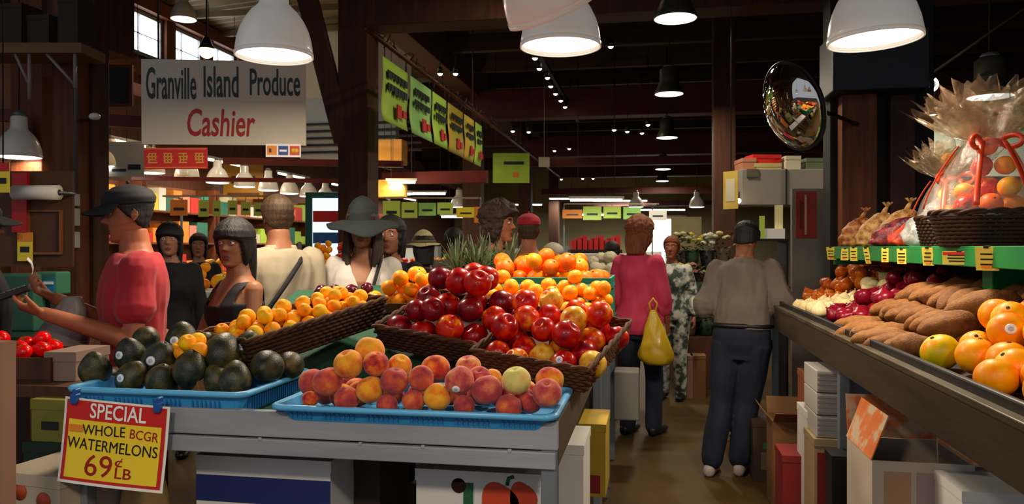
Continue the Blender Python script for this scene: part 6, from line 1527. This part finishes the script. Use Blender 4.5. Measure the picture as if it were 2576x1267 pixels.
def stall(px0, px1, d, lab, z=.85, front=white_paint, kinds=(('orange', 0),), cards=(), nper=14, seed=1, r=.04, dep=.6):
    a = at(px0, 700, d); b = at(px1, 700, d); W = (b - a).xy.length; t = thing('market_stall', lab, 'stall', (a.x, a.y, 0), YAW)
    MB().box((0, 0, z - .05), (W, dep, z)).build('counter_top', white_paint, t); MB().box((0, .02, z - .3), (W, .05, z - .05)).build('front_panel', front, t); MB().box((.02, .05, 0), (.06, dep - .05, z - .05)).build('leg', black_metal, t); MB().box((W - .06, .05, 0), (W - .02, dep - .05, z - .05)).build('leg', black_metal, t)
    zr = max([CAMZ - (py - hp / 2 - HY) * d / FPX for px, py, wp, hp, m0 in cards] or [0]) + .06
    if cards:
        for x in (.03, W - .03): MB().box((x - .012, dep - .05, z), (x + .012, dep - .026, zr)).build('post', grey_metal, t)
        MB().box((0, .09, zr - .02), (W, .11, zr)).build('card_rail', mat('pale_rail', '#a09078', rough=.5), t); MB().box((.02, .09, zr - .02), (.04, dep - .02, zr)).build('arm', grey_metal, t); MB().box((W - .04, .09, zr - .02), (W - .02, dep - .02, zr)).build('arm', grey_metal, t)
    n = len(kinds); w_ = W / n
    for i, (kd, k) in enumerate(kinds):
        F = Matrix.Translation((a.x, a.y, z)) @ Matrix.Rotation(YAW, 4, 'Z') @ Matrix.Translation((w_ * i + .02, .05, 0))
        rr = r * (1.0 if kd not in ('grapefruit',) else 1.5); q = pack(nper * 3, rr, w_ - .05, dep * .7, lambda x, y: .08 + .22 * min(1, y / (dep * .6)), seed + i)
        heap(kd, [k], q, F, 'on ' + lab.split(' with')[0].replace('a ', 'the ', 1), '%ss on %s' % (kd.replace('_', ' '), lab.split(' with')[0]), seed + i, '', end='aisle')
    for j, (px, py, wp, hp, m0) in enumerate(cards): card(px, py, d + .1, wp, hp, m0, '%s card above the %s, %s from the cashier side' % ('lime' if m0 in (card_green, lit_lime, card_lime2) else 'coloured', lab.split(' with')[0], ORD[j]), heads=[(.2, .8, .35, .5, ink_green, 'print')], post_to=zr - .01)
    return t
stall(425, 560, 6.6, 'counter behind the black fringe with citrus and melons', 1.12, wood_red, (('mandarin', 0), ('grapefruit', 1)), seed=81, nper=9, r=.05)
stall(400, 690, 9.3, 'lamp row stall with green goods', 1.15, front=wood_dark, kinds=(('apple', 0), ('grapefruit', 1), ('orange', 0), ('mandarin', 0)), cards=[(450, 522, 44, 40, card_orange), (512, 524, 26, 42, lit_lime), (545, 524, 20, 40, lit_lime), (585, 522, 24, 36, lit_lime), (618, 524, 24, 34, lit_lime), (650, 526, 24, 34, lit_lime)], seed=91, nper=5)
stall(762, 880, 7.6, 'fish counter with pale pink goods', 1.32, front=card_white, kinds=(('apricot', 0), ('apple', 0)), seed=101, nper=8, r=.035)
stall(960, 1210, 11.5, 'lime banner stall with fruit', 1.2, front=white_paint, kinds=(('apple', 0), ('orange', 1), ('grapefruit', 1)), cards=[(985, 530, 44, 50, lit_lime), (1030, 528, 40, 40, lit_lime), (1075, 526, 44, 32, card_lime2), (1120, 524, 40, 30, lit_lime), (1172, 534, 48, 26, card_yellow), (1215, 540, 44, 40, card_orange)], seed=111, nper=6)
stall(1420, 1660, 13.5, 'far aisle stall with white boxes', 1.2, front=card_red, kinds=(('apple', 0), ('white_onion', 0), ('apple', 0)), cards=[(1440, 538, 50, 22, card_orange), (1490, 536, 46, 34, lit_lime), (1540, 534, 44, 30, lit_lime), (1590, 536, 44, 30, card_lime2), (1655, 541, 44, 26, card_white)], seed=121, nper=6)
for i in range(14):
    px = 970 + i * 56; rg = random.Random(i); d = 17 + 3 * rg.random(); W = .42
    carton('pale goods box on the far counters, %s along from the lime banner stall' % ORD[i], px, 0, d, W, .3, 1.1 + .45 * rg.random(), [card_w, white_paint, pale_siding, mat('far_green_box', '#7a9a4a', rough=.7), card_red, cream_paint][i % 6], zb=0, group='goods boxes far down the hall', name='goods_box')
stall(1478, 1572, 6.9, 'white vegetable stall beyond the oranges', 1.24, front=wood_dark, kinds=(('cauliflower', 0),), seed=131, nper=8, r=.06)
t = thing('display_case', 'white chiller case with red goods beyond the orange heap', 'case', (at(1432, 600, 10.5).x, at(1432, 600, 10.5).y, 0), YAW)
MB().box((0, 0, 0), (.74, .6, 1.42)).build('body', white_paint, t, bevel=.01); MB().box((.02, .02, 1.42), (.72, .58, 1.47)).build('rim', black_metal, t)
m = MB()
for i in range(9): m.box((.04 + .075 * i, .05, 1.47), (.10 + .075 * i, .5, 1.60 + .03 * (i % 3)))
m.build('goods', card_red, t)
p = at(1690, 545, 9.4); o = MB().box((0, 0, 0), (.36, .04, 1.87)).build('cream_panel', mat('olive_cream', '#b0a274', '#a2946a', rough=.7, scale=3)); o.location = (p.x, p.y, 0); o.rotation_euler = (0, 0, YAW); tag(o, 'olive cream standing panel behind the person in the patterned dress', 'panel')
fluo(1500, 503, 12.6, .9, 'added white strip light brightening the lime cards of the far aisle stall', 30)  # extra strip, added to brighten the cards below it
# teal fridge
t = thing('drinks_fridge', 'tall teal drinks fridge with lit blue and white shelves', 'fridge', (at(815, 600, 9.8).x, at(815, 600, 9.8).y, 0), YAW)
MB().box((-.24, 0, 0), (.24, .55, 2.2)).build('cabinet', mat('teal_paint', '#0f4a44', rough=.4), t, bevel=.01); f = MB().box((-.14, -.02, .9), (.20, 0, 2.12)).build('door', mat('fridge_glow', '#dff2ff', emit=1.1, ecol=(.75, .92, 1)), t)
for z, m0 in ((1.25, pr_blue), (1.55, mat('fridge_blue', '#2a62b8', rough=.4)), (1.82, card_red)):
    MB().box((-.13, -.04, z), (.19, -.021, z + .14)).build('shelf_goods', m0, f)
# ================================================================ behind the man in grey
bx0 = at(1866, 470, 6.9)
t = thing('cabinet', 'pale grey wall cabinet above the man in grey, its top loaded with boxes', 'cabinet', at(1866, 515, 6.9), YAW); k = 6.9 / FPX
MB().box((0, 0, 0), (220 * k, .4, 90 * k)).build('body', mat('grey_cabinet', '#8f887e', '#857e74', rough=.6, scale=2), t, bevel=.006); MB().box((12 * k, -.01, 70 * k), (42 * k, -.001, 90 * k)).build('tape', mat('olive_tape', '#5a5a40', rough=.6), t); MB().box((110 * k, -.01, 0), (113 * k, -.001, 90 * k)).build('seam', black_metal, t)
zt = t.location.z + 90 * k
for px, w_, h_, m0, lab in ((1885, .12, .10, mat('peach_pack', '#b87858', rough=.6), 'peach coloured packet at the end of the cabinet top'), (1932, .24, .055, mat('pale_yellow_pack', '#c0b070', rough=.6), 'flat pale yellow box on the cabinet top'), (1996, .13, .12, cream_paint, 'cream box in the middle of the cabinet top'), (2052, .16, .10, mat('olive_pack', '#5e6a4a', rough=.6), 'olive box on the cabinet top beside the dark post')): carton(lab, px, 0, 6.95, w_, .25, h_, m0, zb=zt, rz=YAW, group=None)
carton('bright red packet lying on the flat yellow box of the cabinet', 1930, 0, 6.98, .26, .2, .075, card_red, zb=zt + .06, rz=YAW + .08)
card(1838, 478, 6.7, 44, 95, mat('old_yellow_sign', '#b89a3c', '#cdb45a', rough=.6, scale=4), 'yellowed hanging sign turned edgeways beside the grey cabinet', 'hanging_sign', -.9, [(.2, .8, .2, .8, cream_paint, 'faded_print')], 4.92)
t = thing('partition_panel', 'grey partition panel beside the dark post carrying a red hanging banner', 'panel', (at(2040, 600, 6.6).x, at(2040, 600, 6.6).y, 0), YAW); MB().box((-.16, 0, 0), (.17, .04, 2.0)).build('panel', mat('grey_partition', '#77716a', '#6a645e', rough=.7, scale=2), t)
card(2028, 540, 6.585, 52, 118, mat('dark_red_banner', '#7a1c16', '#8e261c', rough=.7, scale=3), 'narrow dark red hanging banner with pale strokes on the grey partition', 'banner', 0, [(.42, .52, .08, .92, mat('pale_strokes', '#b08a70', rough=.7), 'strokes'), (.2, .3, .2, .8, mat('brown_strokes', '#4a0f0c'), 'strokes')])
t = thing('scale_shelf', 'shelf with white papers and trays behind the man in grey', 'shelf', at(1945, 600, 6.75), YAW); MB().box((-.25, 0, -.02), (.14, .3, 0)).build('board', black_metal, t); MB().box((-.06, .05, 0), (.12, .2, .09)).build('tray', card_white, t); MB().box((.05, .1, .09), (.12, .11, .30)).build('paper', mat('lit_paper', '#d8cf98', rough=.6), t); MB().box((-.22, .02, -1.5), (-.20, .26, -.02)).build('leg', black_metal, t); MB().box((-.10, .04, .0), (-.06, .06, .2)).build('paper', lit_lime, t); MB().box((.12, .02, -1.5), (.14, .26, -.02)).build('leg', black_metal, t)
t = thing('bare_bulb', 'little bare bulb under the corner of the grey cabinet', 'lamp', at(1858, 505, 6.8)); MB().ball((0, 0, 0), .022, 10).build('bulb', glow_warm, t); MB().tube([(0, 0, .02), (0, 0, .08)], .012, 6).build('socket', black_metal, t)
# convex mirror
t = thing('convex_mirror', 'egg shaped convex mirror with fruit reflected in it, hanging by the dark post', 'mirror', at(1993, 268, 4.7)); 
R0 = .27; prof = []
for i in range(16): a = i / 15 * .95; prof.append((R0 * math.sin(a) / math.sin(.95), -.12 * (math.cos(a) - math.cos(.95)) / (1 - math.cos(.95))))
mir = mat('mirror_glass', '#e8e4da', rough=.03, metal=1.)
vdir = (Vector((0, 0, CAMZ)) - t.location).normalized()
t.rotation_euler = (0, 0, 0); Q = Vector((-.88, -.40, -.34)).normalized(); t.rotation_euler = (-Q).to_track_quat('Z', 'Y').to_euler()
MB().lathe(prof[::-1], 48).build('dome', mir, t); MB().lathe([(R0 + .002, -.004), (R0 + .012, .0), (R0 + .008, .02), (R0 - .01, .02)], 48, close=True).build('rim', black_metal, t)
MB().lathe([(R0 - .005, .015), (R0 * .5, .05), (0.001, .06)], 32).build('backing', black_metal, t)
p = t.location; arm = MB().tube([(p.x, p.y, p.z), (p.x + .12, p.y + .25, p.z + .05), (1.22, 5.6, p.z + .05), (1.49, 6.06, p.z + .05)], .015, 8).build('mirror_arm', black_metal); tag(arm, 'black arm that holds the convex mirror to the dark post', 'arm')
# ringed lamp and boards by the far wall end
t = thing('ring_lamp', 'dark round lamp with a bright crescent rim beside the dark post', 'lamp', at(2340, 212, 6.4)); MB().tube([(.055 * math.cos(a), 0, .055 * math.sin(a)) for a in np.linspace(-2.0, .9, 16)], .011, 8).build('lit_rim', glow, t); MB().ball((0, .02, 0), .05, 16, sc=(1, .6, 1)).build('body', black_metal, t); MB().tube([(0, .02, .04), (-.1, -.2, .05), (-.26, -.56, .05)], .01, 6).build('arm', black_metal, t)
a = at(2330, 443, 7.3); b = at(2470, 280, 7.3); struct(MB().box((0, 0, 0), ((b - a).xy.length + .8, .05, b.z - a.z)).build('trim_9', mat('pale_green_board', '#9aa392', '#8f9888', rough=.6, scale=2), loc=a, rot=(0, 0, YAW)))
a = at(2325, 470, 7.35); struct(MB().box((0, 0, -.9), (2.0, .1, .1)).build('wall_side', mat('tan_board', '#5a4a30', rough=.7), loc=a, rot=(0, 0, YAW))); a = at(2330, 280, 7.35); struct(MB().box((0, 0, .06), (2.0, .1, .24)).build('trim_10', mat('amber_wood', '#6e3a12', '#5a2f10', rough=.6, scale=3), loc=a, rot=(0, 0, YAW)))
a = at(2330, 195, 6.6); b = at(2600, 5, 5.6); solo(MB().tube([(0, 0, 0), b - a], .012, 6), 'cable', mat('brown_cable', '#2e1a10', rough=.6), 'brown cable slanting up to the top corner beside the dark post', 'cable', a)
# ================================================================ flowers and greens
flo = [mat('petal_white', '#d8d4be', rough=.6), mat('petal_yellow', '#cdb83a', rough=.6), mat('petal_cream', '#cfc08a', rough=.6), mat('petal_pink', '#b87a72', rough=.6)]
fol = [mat('foliage_dark', '#142a14', '#1e3a1a', rough=.6, scale=10), mat('foliage_mid', '#2c4a22', '#3c5c2c', rough=.6, scale=10)]
def bouquet(loc, seed, lab, sc=1., pet=0):
    r = random.Random(seed); t = thing('bouquet', lab, 'flowers', loc, seed, 'bouquets on the flower stand')
    MB().lathe([(.05 * sc, 0), (.06 * sc, .02), (.085 * sc, .2 * sc), (.083 * sc, .2 * sc), (.05 * sc, .01)], 16).build('wrap', [mat('kraft_wrap', '#4a4030', rough=.7), fol[0], black_metal][seed % 3], t)
    m = MB()
    for k in range(80):
        a = r.uniform(0, 6.3); q = r.uniform(.02, .12) * sc; z = (.12 + r.uniform(-.02, .24)) * sc; L = r.uniform(.04, .07) * sc; c = Vector((q * math.cos(a), q * math.sin(a), z)); d = Vector((math.cos(a), math.sin(a), r.uniform(-.3, .8))).normalized(); s_ = d.cross(Vector((0, 0, 1))).normalized() * L * .3
        m.add([c, c + d * L * .5 + s_, c + d * L, c + d * L * .5 - s_], [(0, 1, 2, 3)])
    m.build('leaves', fol[seed % 2], t, solid=.002)
    for k in range(7):
        a = r.uniform(0, 6.3); q = r.uniform(.0, .13) * sc; m = MB(); c = (q * math.cos(a), q * math.sin(a), (.34 + r.uniform(-.06, .05)) * sc)
        for j in range(6): m.ball((c[0] + .018 * sc * math.cos(j * 1.05), c[1] + .018 * sc * math.sin(j * 1.05), c[2]), .016 * sc, 6)
        m.ball((c[0], c[1], c[2] + .008), .016 * sc, 6); m.build('blossom', flo[pet], t)
t = thing('flower_stand', 'stepped dark stand full of bouquets beyond the man in grey', 'stand', (at(1745, 700, 8.2).x, at(1745, 700, 8.2).y, 0), YAW)
for i, (y, z) in enumerate(((0, .55), (.32, .9), (.64, 1.25))): MB().box((-.12, y, 0), (.62, y + .3, z)).build('step', wood_dark, t, bevel=.004)
c0 = t.location; k = 0
for i, (y, z) in enumerate(((.15, .551), (.47, .901), (.79, 1.251))):
    for j in range(4):
        q = Matrix.Rotation(YAW, 4, 'Z') @ Vector((-.02 + .18 * j, y, z)); bouquet((c0.x + q.x, c0.y + q.y, z), 3 * i + j, 'bouquet on the flower stand, %s step, %s from the aisle' % (('lowest', 'middle', 'top')[i], ORD[j]), 1.08, [0, 1, 2, 0, 1, 3, 2, 0, 2, 1, 0, 2][k]); k += 1
for i, px in enumerate((1725, 1757)): carton('small fruit carton on the floor before the flower stand, %s from the aisle' % ORD[i], px, 0, 7.7, .14, .2, .42, card_b if i else mat('pinkish_carton', '#8a6a58', rough=.7), zb=0, group='cartons before the flowers')
p = at(1812, 800, 6.05); t = thing('folding_board', 'pale folding wooden board leaning in the aisle beside the man in grey', 'board', (p.x, p.y, 0), -.5); MB().box((-.05, 0, .0), (.06, .03, .93), X=Matrix.Rotation(-.06, 4, 'X')).build('panel', mat('pale_wood', '#a8895a', '#b8996a', rough=.6, scale=4), t); MB().box((-.03, -.03, .08), (.04, -.004, .45), X=Matrix.Rotation(-.06, 4, 'X')).build('orange_print', card_orange, t); MB().box((-.05, .2, 0), (.06, .22, .8), X=Matrix.Rotation(.12, 4, 'X')).build('back_leg', wood_red, t)
# ================================================================ cartons under the wall stand
carton('brown printed carton on the floor by the shoes of the man in grey', 1945, 0, 4.95, .25, .3, .38, card_d, prints=[(.25, .75, .55, .66, mat('green_print', '#1c5a3a'), 'green_print'), (.2, .8, .2, .5, mat('tan_print', '#5e4a34', rough=.7), 'tan_print')])
carton('open brown carton with raised flaps under the stand', 1990, 0, 4.45, .20, .25, .50, card_b, flaps=[('front', .9), ('a', .7), ('back', .4)])
carton('dark red carton standing under the wall stand', 2010, 0, 4.0, .16, .25, .42, pr_red)
carton('narrow white carton on end beside the ribbed white crates', 2048, 0, 3.85, .07, .25, .68, card_w, prints=[(0, 1, 0, .22, mat('violet_print', '#2a1a4a', rough=.6), 'violet_band')])
carton('orange carton behind the ribbed white crates', 2044, 0, 4.15, .08, .2, .82, mat('orange_carton', '#8a4a22', rough=.7))
carton('red and cream printed carton under the ribbed white crates', 2083, 0, 3.62, .12, .25, .60, mat('cream_carton', '#a8906a', '#97805c', rough=.7, scale=4), prints=[(.1, .6, .35, .9, pr_red, 'red_print'), (.3, .8, .1, .4, mat('brown_print', '#6a3018'), 'brown_print')])
for i in range(3):
    p = at(2087, 900, 3.62); t = thing('plastic_crate', 'ribbed white plastic crate under the stand, %s of the stack' % ('lowest', 'middle', 'topmost')[i], 'crate', (p.x, p.y + .02, .606 + .106 * i), 0, 'ribbed white crates')
    MB().box((-.055, 0, 0), (.055, .3, .102)).build('body', mat('crate_white', '#b8b2aa', rough=.5), t, bevel=.004)
    for j in range(4): MB().box((-.05, -.006, .012 + .023 * j), (.05, .0, .022 + .023 * j)).build('rib', mat('crate_rib', '#8f8a84', rough=.5), t)
carton('black plastic crate on the floor next to the open orange printed carton', 2125, 0, 3.25, .10, .13, .62, black_metal)
carton('pale blue-white carton behind the stand leg', 2225, 0, 3.75, .28, .2, .87, mat('lavender_card', '#8f90a4', '#84859a', rough=.7, scale=3), prints=[(.1, .45, .80, .86, pr_blue, 'navy_print')])
t = carton('large open white carton with orange print, flaps up, under the stand', 2322, 0, 2.72, .335, .36, .745, mat('white_orange_card', '#c4b4a2', '#b8a896', rough=.7, scale=3), flaps=[('a', -.35), ('b', 1.2), ('back', .2)], inner=mat('orange_flap', '#c08a60', ramp=[(.42, '#c4a888'), (.5, '#cf7038'), (.6, '#c96a34')], scale=9, rough=.7))
for x0, x1, z0, z1, m0 in ((.12, .38, .72, .95, mat('faint_print', '#b08868')), (.44, .64, .72, .95, mat('faint_violet', '#a08a8a')), (.7, .95, .62, .95, mat('faint_print', '#b08868')), (.10, .98, .50, .56, pr_orange)): MB().box((-.1675 + .335 * x0, -.0025, .745 * z0), (-.1675 + .335 * x1, -.0004, .745 * z1)).build('print', m0, t)
carton('plain white carton nearest the camera under the stand', 2525, 0, 2.45, .24, .3, .72, card_w, prints=[(.75, .9, .80, .92, pr_blue, 'navy_mark')])

# shelves of goods along the far wall of the side bay
for k in range(7):
    y = 8.6 + 2.0 * k; t = thing('goods_shelf', 'wall shelf unit packed with goods, %s along the side wall from the cashier' % ORD[k], 'shelf', (-7.96, y, 0), 0, 'goods shelves on the side wall')
    MB().box((0, 0, 0), (.04, 1.9, 2.5)).build('back_panel', mat('shelf_back', '#6a3a22', '#7a4a2a', rough=.7, scale=2), t)
    for j in range(4): MB().box((.04, 0, .55 + .5 * j), (.40, 1.9, .58 + .5 * j)).build('shelf_board', wood_red, t)
    MB().box((.04, 0, 0), (.40, .03, 2.5)).build('side', wood_red, t); MB().box((.04, 1.87, 0), (.40, 1.9, 2.5)).build('side', wood_red, t)
    r = random.Random(k); pal = [card_red, card_yellow, card_green, card_orange, card_white, cream_paint, mat('teal_goods', '#2a6a5a', rough=.6), mat('pink_goods', '#c87a6a', rough=.6)]
    for j in range(1, 4):
        yy = .06; n_ = 0
        while yy < 1.6:
            w_ = r.uniform(.16, .34); h_ = r.uniform(.14, .36); o = MB().box((.06, 0, 0), (.36, w_ - .02, h_)).build('goods_box', r.choice(pal)); o.location = (-7.96, y + yy, .581 + .5 * j); yy += w_
            tag(o, 'goods box on wall shelf unit %s, %s board, %s along' % (ORD[k], ('lower', 'middle', 'upper')[j - 1], ORD[n_]), 'box', 'goods on the side wall shelves'); n_ += 1
for k in range(6):
    y = 9.5 + 2.6 * k; t = thing('strip_light', 'strip light hung before the side wall shelves, %s from the cashier' % ORD[k], 'lamp', (-7.2, y, 2.95), PI / 2, 'strip lights over the wall shelves')
    MB().box((-.6, -.03, .02), (.6, .03, .06)).build('housing', white_paint, t); MB().tube([(-.57, 0, 0), (.57, 0, 0)], .018, 8).build('tube', mat('warm_tube_glow', '#fff2d8', emit=5, ecol=(1, .9, .7)), t)
    l = area('strip_light_glow', (0, 0, -.03), 1.1, 34, (1, .82, .58), parent=t); l.data.shape = 'RECTANGLE'; l.data.size_y = .05
    MB().tube([(-.4, 0, .06), (-.4, 0, 2.6)], .005, 5).tube([(.4, 0, .06), (.4, 0, 2.6)], .005, 5).build('hanger', black_metal, t)

for o in bpy.data.objects:
    if o.name == 'carton.026': print('CARTON26', o['label'], o.location[:])
drop_protos()
